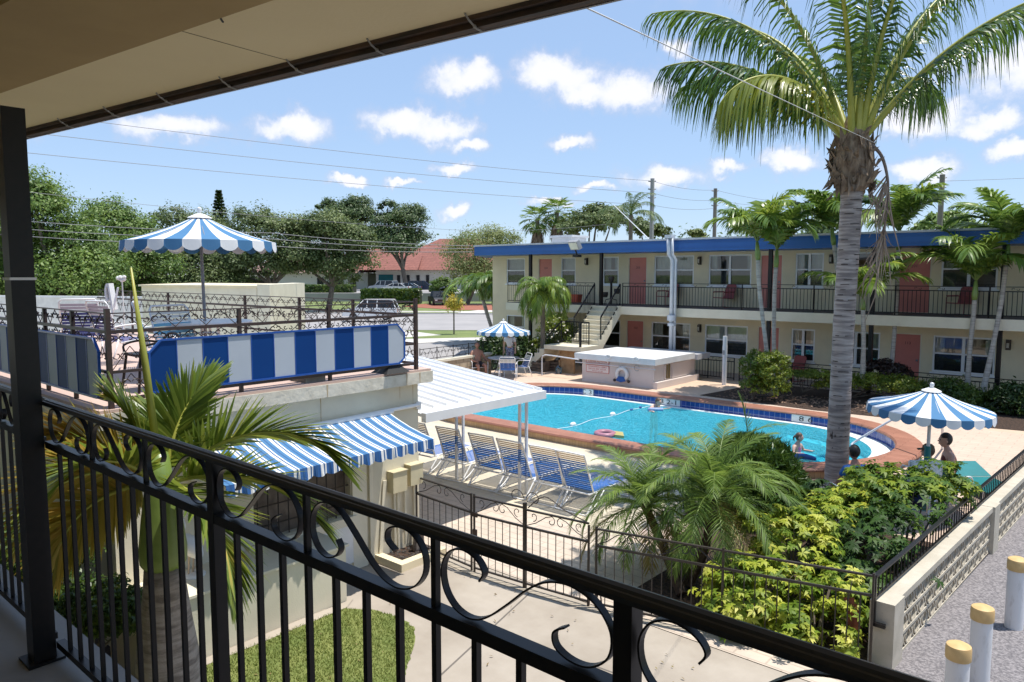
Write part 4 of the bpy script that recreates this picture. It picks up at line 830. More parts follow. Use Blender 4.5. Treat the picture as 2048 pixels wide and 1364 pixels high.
# ---- trees beyond the street
def tree(label, d, base, blobs, m, n, size, seed, r0=.3, name='tree', group='trees beyond the street', per=60, sig=.2):
    B = gz(base[0], base[1], 0) if base[1] > 560 else gd(base[0], base[1], d)
    B = gd(base[0], 547, d); B.z = 0
    t = thing(name, label, 'tree', B, 0, group); r = random.Random(seed); bl = []
    for px, py, rp in blobs:
        R = rp*d/1480; c = gd(px, py, d+r.uniform(-.6,.6)*R); bl.append((tuple(c), (R*1.05, R*1.05, R*.9)))
    p, nn = clump_points(bl, n, seed, per, sig); p[:,2] = np.maximum(p[:,2], .3)
    leaves_mesh('crown', t, m, p, nn, size, seed, .6)
    limb_trunk('trunk', t, BARK, B, [b[0] for b in bl], r0, seed=seed); return t
tree('broad bright green tree nearest the black column, beyond the terrace', 55, (150,600), [(70,420,62),(45,500,80),(150,480,52),(125,560,75),(195,545,58),(40,400,70),(75,600,60),(180,610,50),(-60,430,110),(-60,580,90)], L_GRN, 80000, .23, 1, .45)
tree('rounded bright green tree left of the striped terrace parasol', 66, (235,600), [(215,440,50),(265,465,45),(215,520,60),(285,510,48),(250,570,55),(180,590,50),(300,590,45),(320,540,40)], L_GRN, 46000, .25, 2, .35)
tree('grey green oak behind the striped terrace parasol', 78, (400,600), [(345,450,42),(410,465,48),(375,530,60),(455,520,52),(330,530,48),(420,570,50),(350,590,45),(470,590,40)], L_OAK, 30000, .28, 3, .35)
tree('spreading grey green oak right of the terrace parasol', 80, (552,605), [(505,455,50),(560,465,50),(525,520,55),(480,500,45),(595,505,45),(560,545,35),(470,555,46),(610,470,36)], L_OAK, 30000, .28, 4, .35)
tree('grey green oak with forked trunk in front of the red roofed house', 80, (655,612), [(635,470,45),(690,485,45),(655,530,48),(610,530,38),(715,525,38),(690,555,34),(650,455,40),(712,480,34)], L_OAK, 28000, .28, 5, .35)
tree('tall green tree with an open side branch rising behind the oaks', 130, (700,600), [(700,425,34),(655,410,16),(725,435,30),(690,465,42),(760,450,28),(640,418,12),(680,440,34),(715,412,24)], L_DRK, 22000, .38, 6, .5, per=90)
tree('tall dark drooping tree behind the red roof', 130, (815,600), [(810,445,40),(790,475,40),(832,480,30),(775,415,20),(830,430,24),(750,480,34),(800,495,34)], L_DRK, 20000, .38, 7, .5)
tree('thin pale green tree beside the motel roof end', 100, (935,590), [(950,490,40),(912,505,30),(930,540,40),(985,480,34),(965,545,40),(1005,510,34),(1000,560,26),(1020,480,22)], L_LIT, 17000, .26, 8, .3, per=40, sig=.28)
tree('grey green tree rising behind the motel roof by the tall fan palms', 72, (1185,560), [(1180,445,34),(1150,455,28),(1222,450,32),(1195,425,22),(1130,460,22)], L_OAK, 8000, .34, 9, .3)
tree('low grey green tree behind the motel roof beside the utility pole', 75, (1310,560), [(1300,462,26),(1325,468,18),(1280,455,22)], L_OAK, 4500, .34, 10, .25)
tree('small pale tree tip showing above the motel roof', 80, (1395,560), [(1392,468,13),(1402,476,12)], L_LIT, 1500, .34, 11, .15)
tree('green tree behind the motel roof between the slim palms', 62, (1690,560), [(1690,445,28),(1660,455,26),(1640,462,22)], L_DRK, 4500, .34, 12, .25)
tree('green tree behind the motel roof near the right utility pole', 62, (1890,560), [(1870,450,26),(1900,442,24),(1925,455,22),(1845,462,20)], L_GRN, 5000, .34, 13, .25)
tree('small bright tree by the parked dark pickup', 105, (905,597), [(885,572,20),(872,580,13),(898,588,15)], L_GRN, 3000, .4, 14, .15)
r_ = random.Random(5); p, nn = clump_points([(tuple(gd(px, 547-r_.uniform(6,30), 200+r_.uniform(-10,20))), (9, 9, 8)) for px in range(-300, 2500, 34)], 26000, 77, 80, .25); p[:,2] = np.maximum(p[:,2], .2)
o = leaves_mesh('distant_woods', None, L_DRK, p, nn, 1.1, 5, .6); tag(o, 'low band of distant woods along the skyline', 'woods', kind='stuff')
# norfolk pine
B = gd(443,547,112); B.z = 0; t = thing('norfolk_pine', 'slim dark conifer spire above the terrace parasol', 'tree', B); top = gd(443,381,112)
b = MB(); b.cyl(B, top, .35, .05, 7); b.build('trunk', BARK, t)
c_, n_ = [], []; rr = np.random.default_rng(3)
for k in range(26):
    z = top.z-.3-k*.46; R = .35+k*.105
    for j in range(9):
        a = 2*pi*j/9+k*.4
        for s in range(90): u = s/90; c_.append((B.x+cos(a)*R*u, B.y+sin(a)*R*u, z-R*.15*u+rr.normal(0,.07)+.25*u*u)); n_.append((cos(a)*.2, sin(a)*.2, 1))
leaves_mesh('crown', t, L_POD, np.array(c_), np.array(n_), .42, 9, .4)
# fan palms far behind
def fan_leaf_points(): pass
PALMG = leaf('palm_green', [(0,(.04,.09,.015)),(.5,(.12,.21,.035)),(1,(.30,.40,.09))], .35, .35, .8)
PALMY = leaf('palm_yellow_green', [(0,(.06,.12,.015)),(.5,(.16,.25,.03)),(1,(.34,.40,.08))], .35, .4, .8)
DRY = leaf('dry_palm_leaf', [(0,(.18,.13,.09)),(.5,(.30,.22,.16)),(1,(.42,.33,.25))], .7, .2, .8)
RACH = mat('yellow_green_midrib', (.40,.38,.07), (.27,.30,.05), .4, scale=3)
RACHG = mat('green_midrib', (.16,.22,.04), (.11,.16,.03), .4, scale=3)
for px, py, d, lab in ((1075,440,75,'shaggy fan palm left of its taller twin above the motel roof'),(1114,425,75,'tallest shaggy fan palm above the motel roof vent')):
    top = gd(px,py,d); t = thing('fan_palm', lab, 'palm tree', (top.x,top.y,0), 0, 'fan palms behind the motel'); b = MB(); b.cyl((top.x,top.y,0), top, .25, .2, 8); b.build('trunk', BARK, t)
    b = MB(); b.lathe([(.2,-2.6),(.8,-2.2),(1.0,-1.2),(.7,-.3),(.2,.1)], top, 12); its = []
    for k in range(34): a = k*2.4; its.append(((1.5, radians(70-k*3.2), .5, 9, .9, .10, a, tuple(top), k), dict(pet=.7, hang=.25, a0=80, a1=5, vee=.1, r0=.02)))
    crown_mesh('crown', t, [PALMG, RACHG], its); its = [((.8, radians(-50-k%3*10), .5, 8, .9, .12, k*2.4, (top.x,top.y,top.z-.4-.06*k), k), dict(pet=.3, hang=.9, r0=.02)) for k in range(22)]; crown_mesh('dead_skirt', t, [DRY, DRY], its)
top = gd(1262,430,60); t = thing('queen_palm', 'dark feathery palm rising behind the motel roof left of the utility pole', 'palm tree', (top.x,top.y,0)); b = MB(); b.cyl((top.x,top.y,0), top, .2, .16, 8); b.build('trunk', BARK, t)
crown_mesh('crown', t, [L_DRK, RACHG], [((3.0, radians(75-(k%5)*16), radians(95), 34, .65, .05, k*2.4, tuple(top), k), dict(hang=.8, pet=.12)) for k in range(15)])
# ---- slim palms in front of the motel
RINGB = mat('pale_ringed_trunk', (.46,.42,.37), (.30,.27,.24), .8, scale=3, bump=.4, bscale=30, stretch=(.4,.4,7), lo=.4, hi=.56)
SHAFT = mat('green_crownshaft', (.22,.30,.08), (.15,.22,.05), .35, scale=3)
def slim_palm(label, path, top, n, L, seed, group='slim palms along the motel front', yl=.4, shaft=.55, r=.075, drp=(62,105), rot=0):
    path = [V(p) for p in path]; t = thing('slim_palm', label, 'palm tree', path[0], 0, group)
    b = MB(); P = smooth_path(path, 6); m_ = len(P); b.tube(P, [r*(1.25-.4*min(1,3*i/m_)) for i in range(m_)], 9); b.build('trunk', RINGB, t, True)
    e = path[-1]; dr = (path[-1]-path[-2]).normalized(); b = MB(); b.tube([e, e+dr*shaft*.3, e+dr*shaft], [r*.9, r*1.15, r*.6], 9); b.build('crownshaft', SHAFT, t, True)
    c = e+dr*shaft; rr = random.Random(seed)
    for k in range(n):
        e0 = radians(rr.uniform(46, 80) if k else 86); y = rr.random() < yl
        frond(t, [PALMY if y else PALMG, RACHG], L*rr.uniform(.85,1.1), e0, radians(rr.uniform(*drp)), 40, L*.38, .075, rot+k*2.4+rr.uniform(-.2,.2), tuple(c), seed*50+k, hang=.52, vee=.42, pet=.10, r0=.02, a0=62)
    return t
def ppath(pts): return [gd(*p) for p in pts]
g0 = 'slim palms along the motel front'
slim_palm('slim palm with bowed trunk left of its pair above the square clipped shrub', ppath([(1541,790,22.6),(1532,690,22.6),(1519,580,22.7),(1516,520,22.7)]), None, 13, 2.05, 21)
slim_palm('slim straight palm right of its pair above the square clipped shrub', ppath([(1550,790,23.2),(1548,690,23.2),(1549,590,23.2),(1552,535,23.2)]), None, 12, 1.95, 22)
slim_palm('slim palm mostly hidden behind the coconut trunk, crown above the roof', ppath([(1690,780,23.6),(1684,640,23.6),(1672,520,23.6),(1668,490,23.6)]), None, 13, 2.0, 23, yl=.2)
slim_palm('slim palm with tall crown above the roof right of the coconut trunk', ppath([(1778,770,23),(1786,700,23),(1793,600,23),(1797,500,23)]), None, 14, 2.2, 24, yl=.3)
slim_palm('short slim palm with low crown right behind the coconut trunk', ppath([(1724,780,22.2),(1727,700,22.2),(1727,650,22.2),(1726,620,22.2)]), None, 12, 1.95, 25, yl=.55, shaft=.35)
slim_palm('slim palm with bright low crown over the upper walkway railing', ppath([(1934,800,21.4),(1938,720,21.4),(1946,640,21.4),(1949,600,21.4)]), None, 14, 2.3, 26, yl=.6)
slim_palm('leaning slim palm at the right edge with crown above the roof', ppath([(1962,800,20.8),(1984,700,20.9),(2003,600,21),(2012,530,21)]), None, 14, 2.2, 27, yl=.35)
for i, (px, pt, h, lab) in enumerate(((974,966,600,'short leaning palm at the left of the clump by the motel end'),(986,988,612,'middle palm of the clump by the motel end'),(1000,1003,605,'right palm of the clump nearest the motel end wall'))):
    d = 44-i; t = slim_palm(lab, ppath([(px+14,668,d),(px+4,640,d),(pt,h,d)]), None, 12, 2.5, 31+i, 'palm clump at the motel end', yl=0, shaft=.5, r=.13, drp=(95,150))
# drooping palm by the stairs
c = gd(1086,588,29.0); t = thing('date_palm', 'drooping pale green palm standing before the walkway left of the stairs', 'palm tree', (c.x,c.y,.3)); b = MB(); b.cyl((c.x,c.y,.2), c, .10, .09, 8); b.build('trunk', BARK, t)
for k in range(30): frond(t, [PALMY if k%3 else PALMG, RACHG], 1.42, radians(84-(k%6)*15), radians(140), 38, .44, .032, k*2.4, tuple(c), 400+k, hang=.7, vee=.3)
# ---- coconut palm
CTR = mat('coconut_trunk', (.42,.36,.32), (.20,.165,.15), .85, scale=3.5, bump=.7, bscale=16, stretch=(.6,.6,6), lo=.4, hi=.6)
pth = ppath([(1671,985,13.6),(1675,900,13.6),(1681,780,13.6),(1688,640,13.6),(1697,500,13.6),(1704,375,13.6)])
t = thing('coconut_palm', 'tall coconut palm with thick ringed trunk between pool and shrubs', 'palm tree', (pth[0].x,pth[0].y,0)); pth[0].z = -.05
P = smooth_path(pth, 14); n_ = len(P); b = MB(); b.tube(P, [(.25 if i < 3 else .215-.03*min(1,i/30))*(1+.018*sin(i*1.7)) for i in range(n_)], 16); b.build('trunk', CTR, t, True)
SCARM = mat('bark_scar', (.035,.028,.025), (.08,.06,.05), .95, scale=20); rr = random.Random(2)
b = MB()
for k in range(110):
    i = rr.randrange(2, n_-2); a = relaz(rr.uniform(-170,-10)); p = P[i]+V((cos(a),sin(a),0))*.19; tn = V((-sin(a),cos(a),0)); s = rr.uniform(.02,.09); h = rr.uniform(.004,.010) if k > 9 else rr.uniform(.03,.09)
    if k <= 9: s = .02; p = P[rr.randrange(8,20)]+V((cos(a),sin(a),0))*.194
    b.quad(p-tn*s+V((0,0,-h)), p+tn*s+V((0,0,-h*.6)), p+tn*s*.8+V((0,0,h)), p-tn*s*.9+V((0,0,h)))
b.build('bark_scar', SCARM, t)
FIB = mat('coconut_fibre', (.30,.22,.15), (.13,.085,.055), .95, scale=8, bump=1, bscale=22, stretch=(2,2,.5))
top = P[-1]; b = MB(); cc = gd(1706,300,13.6)
b.lathe([(.20,-.08),(.27,.0),(.33,.25),(.36,.45),(.30,.75),(.22,1.0),(.12,1.3)], (top.x,top.y,top.z), 18)
for k in range(120):
    a = rr.uniform(0,2*pi); z = rr.uniform(-.05,.85); R = .30+.05*sin(z*6); p = V((top.x+R*cos(a), top.y+R*sin(a), top.z+z)); o_ = V((cos(a),sin(a),0)); tn = V((-sin(a),cos(a),0)); w_ = rr.uniform(.03,.09); h = rr.uniform(.10,.26)
    b.quad(p-tn*w_, p+tn*w_, p+tn*w_*rr.uniform(.1,.8)+o_*rr.uniform(.03,.20)+V((0,0,h*rr.choice((1,-1)))), p-tn*w_*.4+o_*rr.uniform(.02,.1)+V((0,0,h*.8*rr.choice((1,-1)))))
b.build('fibre_boot', FIB, t)
CG = leaf('coconut_leaf', [(0,(.02,.055,.009)),(.5,(.055,.12,.017)),(1,(.14,.235,.034))], .3, .38, .6, .7); CYL = leaf('coconut_leaf_yellowing', [(0,(.10,.14,.015)),(.5,(.22,.26,.03)),(1,(.38,.38,.07))], .3, .4, .6, .7)
cb = V((top.x, top.y, top.z+.95))
for k, (az, e0, dr, L, y) in enumerate(((182,44,62,3.7,0),(196,52,112,3.1,1),(164,63,72,4.6,0),(-92,86,26,4.3,0),(-66,82,40,4.4,0),(24,66,45,4.6,0),(2,50,42,4.8,0),(-22,54,58,4.4,0),(95,60,70,4.3,0),(130,66,66,4.4,0),(62,64,62,4.4,0),(-128,76,60,4.2,0),(40,50,80,4.0,0),(150,52,78,3.6,0),(118,46,75,3.6,0),(-45,70,55,4.2,0),(178,72,50,4.5,0))):
    a = relaz(az); frond(t, [CYL if y else CG, RACH], L, radians(e0), radians(dr), 72, 1.0, .052, a, tuple(cb+V((cos(a),sin(a),-.6))*.16), 900+k, hang=1.05, vee=.15, pet=.17, r0=.062, a0=60, a1=25, curlp=1.5)
# dead hanging frond
hp = smooth_path(ppath([(1738,285,13.5),(1762,310,13.45),(1774,350,13.4),(1776,390,13.4),(1768,470,13.4),(1752,560,13.4)]), 6); b = MB(); b.tube(hp, [.035*(1-.8*i/len(hp)) for i in range(len(hp))], 6); b.build('dead_stalk', mat('dry_stalk', (.24,.18,.14), (.17,.12,.1), .8), t)
v_, f_ = [], []; rg = np.random.default_rng(8)
for k in range(52):
    i = 12+int(rg.random()*(len(hp)-14)); p = np.array(hp[i]); dd = np.array(CR)*rg.normal(-.2,.22)+np.array(CF)*rg.normal(0,.2)+np.array([0,0,-1.]); dd /= np.linalg.norm(dd); l = rg.uniform(.5,1.1); wv = np.cross(dd, np.array(CF)+rg.normal(0,.4,3)); wv = wv/np.linalg.norm(wv)*.013
    bow = np.array(CR)*rg.normal(-.05,.08); q = [p, p+dd*l*.5+bow, p+dd*l]; n0 = len(v_); v_ += [q[0]-wv, q[0]+wv, q[1]-wv, q[1]+wv, q[2]-wv*.2, q[2]+wv*.2]; f_ += [(n0,n0+1,n0+3,n0+2),(n0+2,n0+3,n0+5,n0+4)]
mkobj('dead_frond', np.array(v_), np.array(f_), DRY, t)['label'] = 'dry brown frond hanging from the crown'
# ---- bottle palm beside the balcony
BTR = mat('bottle_palm_trunk', (.36,.31,.28), (.17,.14,.125), .85, scale=4, bump=.6, bscale=30, stretch=(.8,.8,5), lo=.38, hi=.6)
B = V((-6.24,2.66,0)); t = thing('bottle_palm', 'stout bottle palm with green crownshaft and yellow tipped fronds beside the balcony', 'palm tree', B)
b = MB(); b.lathe([(.25,-.05),(.285,.15),(.29,.4),(.255,.8),(.205,1.15),(.17,1.45),(.155,1.62)], B, 22); b.build('trunk', BTR, t, True)
b = MB(); b.lathe([(.15,1.61),(.185,1.66),(.19,1.78),(.16,2.05),(.115,2.35),(.07,2.6)], B, 16); b.build('crownshaft', SHAFT, t, True)
tip = gd(262,535,6.0); b = MB(); b.tube([B+V((0,0,2.45)), B.lerp(tip,.5)+V((0,0,1.28)), tip], [.035,.03,.008], 8); b.build('spear_leaf', RACH, t, True)
YT = leaf('bottle_palm_leaf', [(0,(.05,.09,.014)),(.5,(.14,.21,.03)),(.85,(.30,.33,.06)),(1,(.62,.48,.10))], .35, .4, 1.4, .6); YO = leaf('bottle_palm_leaf_yellow', [(0,(.13,.14,.02)),(.45,(.34,.28,.04)),(1,(.60,.42,.10))], .4, .4, 1.4, .6)
cb = B+V((0,0,2.35))
for k, (az, e0, dr, L, tw, y, ll) in enumerate(((168,40,52,1.12,1.0,1,.50),(-122,54,108,.95,.2,0,.55),(64,80,45,.90,.3,0,.48),(18,44,92,1.50,-.6,0,.56),(6,12,62,1.25,-.6,0,.52),(186,-8,62,.95,1.25,1,.56),(-150,34,95,.92,.8,1,.54),(-35,5,85,1.10,-.3,0,.52),(110,58,60,1.0,0,0,.5),(142,60,50,1.0,.9,0,.52))):
    a = relaz(az); frond(t, [YO if y else YT, RACH], L, radians(e0), radians(dr), 80, ll, .042, a, tuple(cb+V((cos(a)*.06,sin(a)*.06,0))), 700+k, hang=.14, vee=.35, pet=.12, r0=.028, a0=74, a1=6, tipf=.8, twist=tw)
# ---- pygmy date palms by the gate
DP = leaf('date_palm_leaf', [(0,(.05,.10,.018)),(.5,(.14,.23,.04)),(1,(.32,.42,.09))], .5, .4, 1.2, .4); DPO = leaf('date_palm_leaf_old', [(0,(.14,.13,.03)),(.5,(.26,.22,.06)),(1,(.36,.26,.10))], .5, .3, 1.2)
bs = gz(1352,1185,0.05)
for k, (px, py, d, L, n_, lab) in enumerate(((1428,1000,9.5,1.45,42,'larger pygmy date palm in the middle of the gate garden'),(1288,1012,9.9,1.2,32,'smaller leaning pygmy date palm nearer the gate'))):
    c = gd(px,py,d); t = thing('pygmy_date_palm', lab, 'palm tree', bs+V((.08*k,.3-.3*k,0))); o_ = V(t.location); b = MB(); b.tube(smooth_path([o_, o_.lerp(c,.5)+V((.06,0,-.05)), c+V((0,0,.03))],5), [.07]*6+[.06]*5, 8); b.build('trunk', mat('shaggy_palm_trunk', (.12,.08,.055), (.06,.04,.03), .9, scale=14, bump=1, bscale=30), t)
    for i in range(n_):
        old = i > n_-5; frond(t, [DPO if old else DP, RACHG], L*random.Random(i).uniform(.85,1.12), radians(84-(i/n_)*98), radians(78+25*(i%3)), 66, .27, .0115, i*2.4+k, tuple(c), 1200+100*k+i, hang=.25, vee=.3, pet=.12, r0=.012, a0=60, a1=30)
c = gd(1497,880,12.9); t = thing('young_palm', 'young palm whose single feather frond stands above the dark round shrub', 'palm', (c.x,c.y,0)); b = MB(); b.cyl((c.x,c.y,0),(c.x,c.y,1.0),.05,.04,7); b.build('stem', BARK, t)
frond(t, [DP, RACHG], 1.0, radians(88), radians(20), 26, .36, .016, relaz(180), (c.x,c.y,.98), 1500, hang=.1, vee=.2, a0=55, a1=20, pet=.3, r0=.012)
# ---- shrubs
def shrub(name, label, blobs, m, n, size, seed, group=None, stem=True, per=40, sig=.16, shell=.75, cat='shrub', aspect=.5, spiky=False):
    c = blobs[0][0]; z0 = .0; t = thing(name, label, cat, (c[0], c[1], max(0, min(b[0][2]-(b[1][2] if hasattr(b[1],'__len__') else b[1]) for b in blobs))), 0, group)
    p, nn = clump_points(blobs, n, seed, per, sig, shell); p[:,2] = np.maximum(p[:,2], .02); leaves_mesh('foliage', t, m, p, nn, size, seed, aspect, .5, spiky)
    if stem:
        b = MB(); rr = random.Random(seed); g = V((c[0], c[1], t.location.z-.05))
        for k in range(6):
            bl = blobs[k%len(blobs)]; R = bl[1][0] if hasattr(bl[1],'__len__') else bl[1]; e = V(bl[0])+V((rr.uniform(-.5,.5),rr.uniform(-.5,.5),rr.uniform(0,.4)))*R; b.tube([g, g.lerp(e,.5)+V((rr.uniform(-.1,.1),rr.uniform(-.1,.1),0))*R, e], [.025*R+.008,.018*R+.006,.006], 5)
        b.build('stem', BARK, t)
    return t
c = gd(1500,955,12.2); dome = [(tuple(c), (.82,.82,.72)), (tuple(c+V((.3,.1,-.35))), (.75,.75,.6)), (tuple(c+V((-.3,-.2,-.4))), (.7,.7,.6))]
shrub('round_shrub', 'dense dark round shrub behind the date palms at the pool edge', dome, leaf('podocarpus_leaves', [(0,(.02,.05,.008)),(.5,(.06,.12,.015)),(1,(.16,.23,.03))], .45, .2, 1.5), 42000, .12, 61, per=22, sig=.06, shell=.9, aspect=.16, spiky=True)
def rosette_shrub(label, blobs, m, n, leafl, seed, group='variegated shrubs inside the fence corner'):
    c = blobs[0][0]; t = thing('variegated_shrub', label, 'shrub', (c[0], c[1], .0), 0, group); r = np.random.default_rng(seed)
    p, nn = clump_points(blobs, n, seed, 7, .14, .72); k = 8; ok = p[:,2] > .06; p, nn = p[ok], nn[ok]; n = len(p); nn = unit(nn+np.array([0,0,.7])+r.normal(0,.25,(n,3)))
    a = unit(np.cross(nn, r.normal(0,1,(n,3)))); bb = np.cross(nn, a); ph = r.uniform(0, 2*pi, n); V_ = [p]; s = leafl*r.uniform(.7,1.25,n)[:,None]; F_ = []
    for j in range(k):
        th = ph+2*pi*j/k+r.normal(0,.12,n); dr = a*np.cos(th)[:,None]+bb*np.sin(th)[:,None]; sd_ = -a*np.sin(th)[:,None]+bb*np.cos(th)[:,None]; dp = r.uniform(.05,.35,n)[:,None]
        s = leafl*r.uniform(.55,1.25,n)[:,None]*np.where(r.random(n)<.14, .25, 1)[:,None]; V_ += [p+dr*s*.55+sd_*s*.19+nn*s*.10, p+dr*s-nn*s*dp, p+dr*s*.55-sd_*s*.19+nn*s*.10]
    v = np.stack(V_, 1).reshape(-1,3); w_ = 1+3*k; o_ = (np.arange(n)*w_)[:,None]; f = np.concatenate([o_+np.array([0,1+3*j,2+3*j,3+3*j]) for j in range(k)], 0)
    mkobj('foliage', v, f, m, t); b = MB(); rr = random.Random(seed); g = V((c[0],c[1],-.02))
    for q_ in range(9): bl = blobs[q_%len(blobs)]; R = bl[1]; e = V(bl[0])+V((rr.uniform(-.6,.6),rr.uniform(-.6,.6),rr.uniform(.1,.6)))*R; b.tube([g, g.lerp(e,.5), e], [.018,.013,.006], 5)
    b.build('stem', BARK, t); return t
VB = leaf('variegated_yellow', [(0,(.05,.11,.012)),(.35,(.17,.26,.025)),(.65,(.46,.50,.06)),(1,(.72,.68,.20))], .5, .35, 2.2, .3)
VG = leaf('variegated_green', [(0,(.022,.06,.009)),(.40,(.06,.13,.015)),(.75,(.22,.29,.025)),(1,(.48,.48,.05))], .5, .3, 1.6, .28)
VD = leaf('deep_green_shrub', [(0,(.014,.04,.008)),(.6,(.045,.10,.014)),(1,(.13,.20,.025))], .5, .25, 1.6, .28)
def bl(*q): return [(tuple(gd(px,py,d)), r) for px,py,d,r in q]
rosette_shrub('brightest yellow variegated shrub low behind the gate fence', bl((1490,1215,8.3,.50),(1550,1170,8.5,.45),(1470,1160,8.5,.32)), VB, 760, .085, 71)
rosette_shrub('yellow variegated shrub in the fence corner by the red leaf', bl((1630,1260,7.9,.48),(1670,1200,8.1,.40),(1580,1270,7.9,.35)), VB, 640, .085, 72)
rosette_shrub('yellow green variegated shrub rising in the middle of the bed', bl((1590,1090,8.9,.48),(1520,1070,9.0,.30),(1640,1050,9.1,.38)), VB, 620, .088, 73)
rosette_shrub('deep green shrub along the breeze block wall', bl((1730,1120,8.9,.55),(1700,1190,8.5,.48),(1780,1060,9.3,.40)), VD, 640, .095, 74)
rosette_shrub('green shrub with yellow tips below the striped poolside parasol', bl((1810,1010,9.9,.55),(1880,980,10.4,.45),(1760,1000,10.0,.38)), VG, 640, .098, 75)
rosette_shrub('tall green shrub with pale tips beside the coconut trunk', bl((1735,985,10.6,.42),(1700,1040,9.9,.45),(1760,965,10.8,.30)), VG, 500, .098, 76)
rosette_shrub('yellowest tall shrub spray right of the coconut trunk base', bl((1690,1010,10.2,.30),(1710,975,10.6,.25),(1650,1030,10.4,.25)), VB, 260, .095, 77)
rosette_shrub('dark shrub at the foot of the coconut trunk', bl((1630,1010,11.2,.40),(1600,1040,10.6,.38),(1670,1040,10.5,.4)), VD, 380, .095, 78)
c = gd(1697,1215,7.75); t = thing('red_leaf', 'large withered red leaf hanging in the yellow shrub', 'leaf', c); b = MB()
for k in range(3): o_ = c+V((.03*k,0,-.06*k)); b.quad(o_+V((-.05,0,.10)), o_+V((.05,.02,.12)), o_+V((.07,.0,-.08)), o_+V((-.02,-.03,-.13)))
b.build('blade', mat('dead_red_leaf', (.30,.085,.065), (.2,.05,.04), .7, scale=12), t); b = MB(); b.cyl(c+V((0,0,.1)), c+V((.02,.02,.3)), .006, n=5); b.build('stalk', BARK, t)
o = leaves_mesh('fallen_leaves', None, leaf('fallen_leaf', [(0,(.10,.06,.03)),(.5,(.22,.15,.06)),(1,(.30,.26,.09))], .8, .05), LITTER[0], LITTER[1], .045, 3, .4); tag(o, 'small fallen leaves scattered over the concrete path', 'leaves', kind='stuff')
g = MB(); g.sheet([(-4.9,7.6),(-3.3,7.9),(-2.0,8.05),(-1.75,10.5),(-1.6,13.0),(-2.6,13.2),(-3.6,12.6),(-4.6,13.0),(-5.6,11.6),(-5.4,10.0),(-4.9,9.0)], .012); struct(g.build('planting_soil', MULCH))
g = MB(); g.sheet([(-10.6,21.15),(-7,20.9),(-3.5,21.2),(-1.5,21.6),(-1.3,24.9),(-10.2,24.9),(-10.4,22.6)], .312); struct(g.build('mulch_bed', MULCH))
r9 = random.Random(3); b = MB()
for k in range(420): x, y = r9.uniform(-10.2,-5.5), r9.uniform(21.2,23.2); b.obox((x,y,.325), r9.uniform(.03,.09), r9.uniform(.02,.05), .015, Euler((r9.uniform(-.4,.4),r9.uniform(-.4,.4),r9.uniform(0,3))).to_matrix())
o = b.build('bark_chips', mat('pale_bark_chip', (.34,.22,.15), (.18,.11,.075), .9, scale=15)); tag(o, 'scattered pale bark chips in the motel mulch bed', 'bark chips', kind='stuff')
gm = 'shrubs in the motel mulch bed'
c = gd(1530,748,22.0); shrub('clipped_shrub', 'square clipped yellow green shrub below the pair of slim palms', [(tuple(c+V((dx,dy,dz))), .36) for dx in (-.28,.28) for dy in (-.2,.2) for dz in (-.38,0,.36)], L_YEL, 12000, .075, 81, gm, per=30, sig=.14, shell=.8)
c = gd(1640,760,22.4); shrub('spreading_shrub', 'loose flat topped yellow green shrub left of the coconut trunk', [(tuple(c+V((dx,0,dz))), (.42,.4,.22)) for dx, dz in ((-.5,.08),(0,.12),(.55,0),(.3,-.15))], L_YEL, 7000, .07, 82, gm)
c = gd(1755,770,22.0); shrub('flowering_hedge', 'flat topped pale green hedge shrub right of the coconut trunk', [(tuple(c+V((dx,0,dz))), (.5,.42,.34)) for dx, dz in ((-.75,-.05),(-.1,.02),(.55,0),(.9,-.08))], L_YEL, 11000, .07, 83, gm)
c = gd(1770,737,22.8); shrub('dark_red_shrub', 'dark purple leaved shrub behind the flat topped hedge', [(tuple(c), (.55,.4,.26)), (tuple(c+V((.3,0,-.2))), (.45,.4,.3))], leaf('purple_leaves', [(0,(.02,.012,.012)),(.6,(.045,.025,.02)),(1,(.10,.05,.035))], .4, .2), 4000, .12, 84, gm)
c = gd(1890,795,21.0); shrub('ixora_shrub', 'rounded mid green shrub behind the striped poolside parasol', [(tuple(c), (.75,.6,.55)), (tuple(c+V((.5,0,-.1))), (.55,.5,.5)), (tuple(c+V((-.6,0,-.15))), (.5,.5,.4))], L_HDG, 11000, .085, 85, gm)
c = gd(2020,805,19.8); shrub('dark_shrub', 'dark green shrub at the right edge behind the parasol', [(tuple(c), (.6,.5,.5)), (tuple(c+V((.6,0,0))), (.6,.5,.55)), (tuple(c+V((-.3,0,-.25))), (.45,.4,.3))], L_POD, 9000, .10, 86, gm)
c = gd(1112,662,30.9); shrub('flowering_bush', 'pale flowering bush behind the stair railing', [(tuple(c), (.8,.6,.7)), (tuple(c+V((.5,.2,-.5))), (.8,.6,.7)), (tuple(c+V((-.5,0,-.8))), (.7,.6,.7))], L_YEL, 9000, .11, 87)
r_ = np.random.default_rng(4); q_ = np.array(c)+r_.normal(0,.45,(160,3)); leaves_mesh('blossoms', [o for o in bpy.data.objects if o.get('label')=='pale flowering bush behind the stair railing'][0], mat('cream_petals', (.75,.70,.60), rough=.6), q_, np.tile([0,0,1.],(160,1)), .11, 4, .8)
c = gd(985,700,31.5); shrub('climbing_shrub', 'dark leafy shrub behind the small striped parasol', [(tuple(c+V((.0,0,-.2))), (.8,.6,.9)), (tuple(c+V((.9,.4,-.2))), (.7,.6,.9))], L_POD, 9000, .14, 88)
c = gd(1035,700,31.6); shrub('climbing_shrub', 'dark leafy shrub against the stair railing behind the standing man', [(tuple(c+V((0,0,-.2))), (.7,.5,.9))], L_POD, 6000, .14, 89)
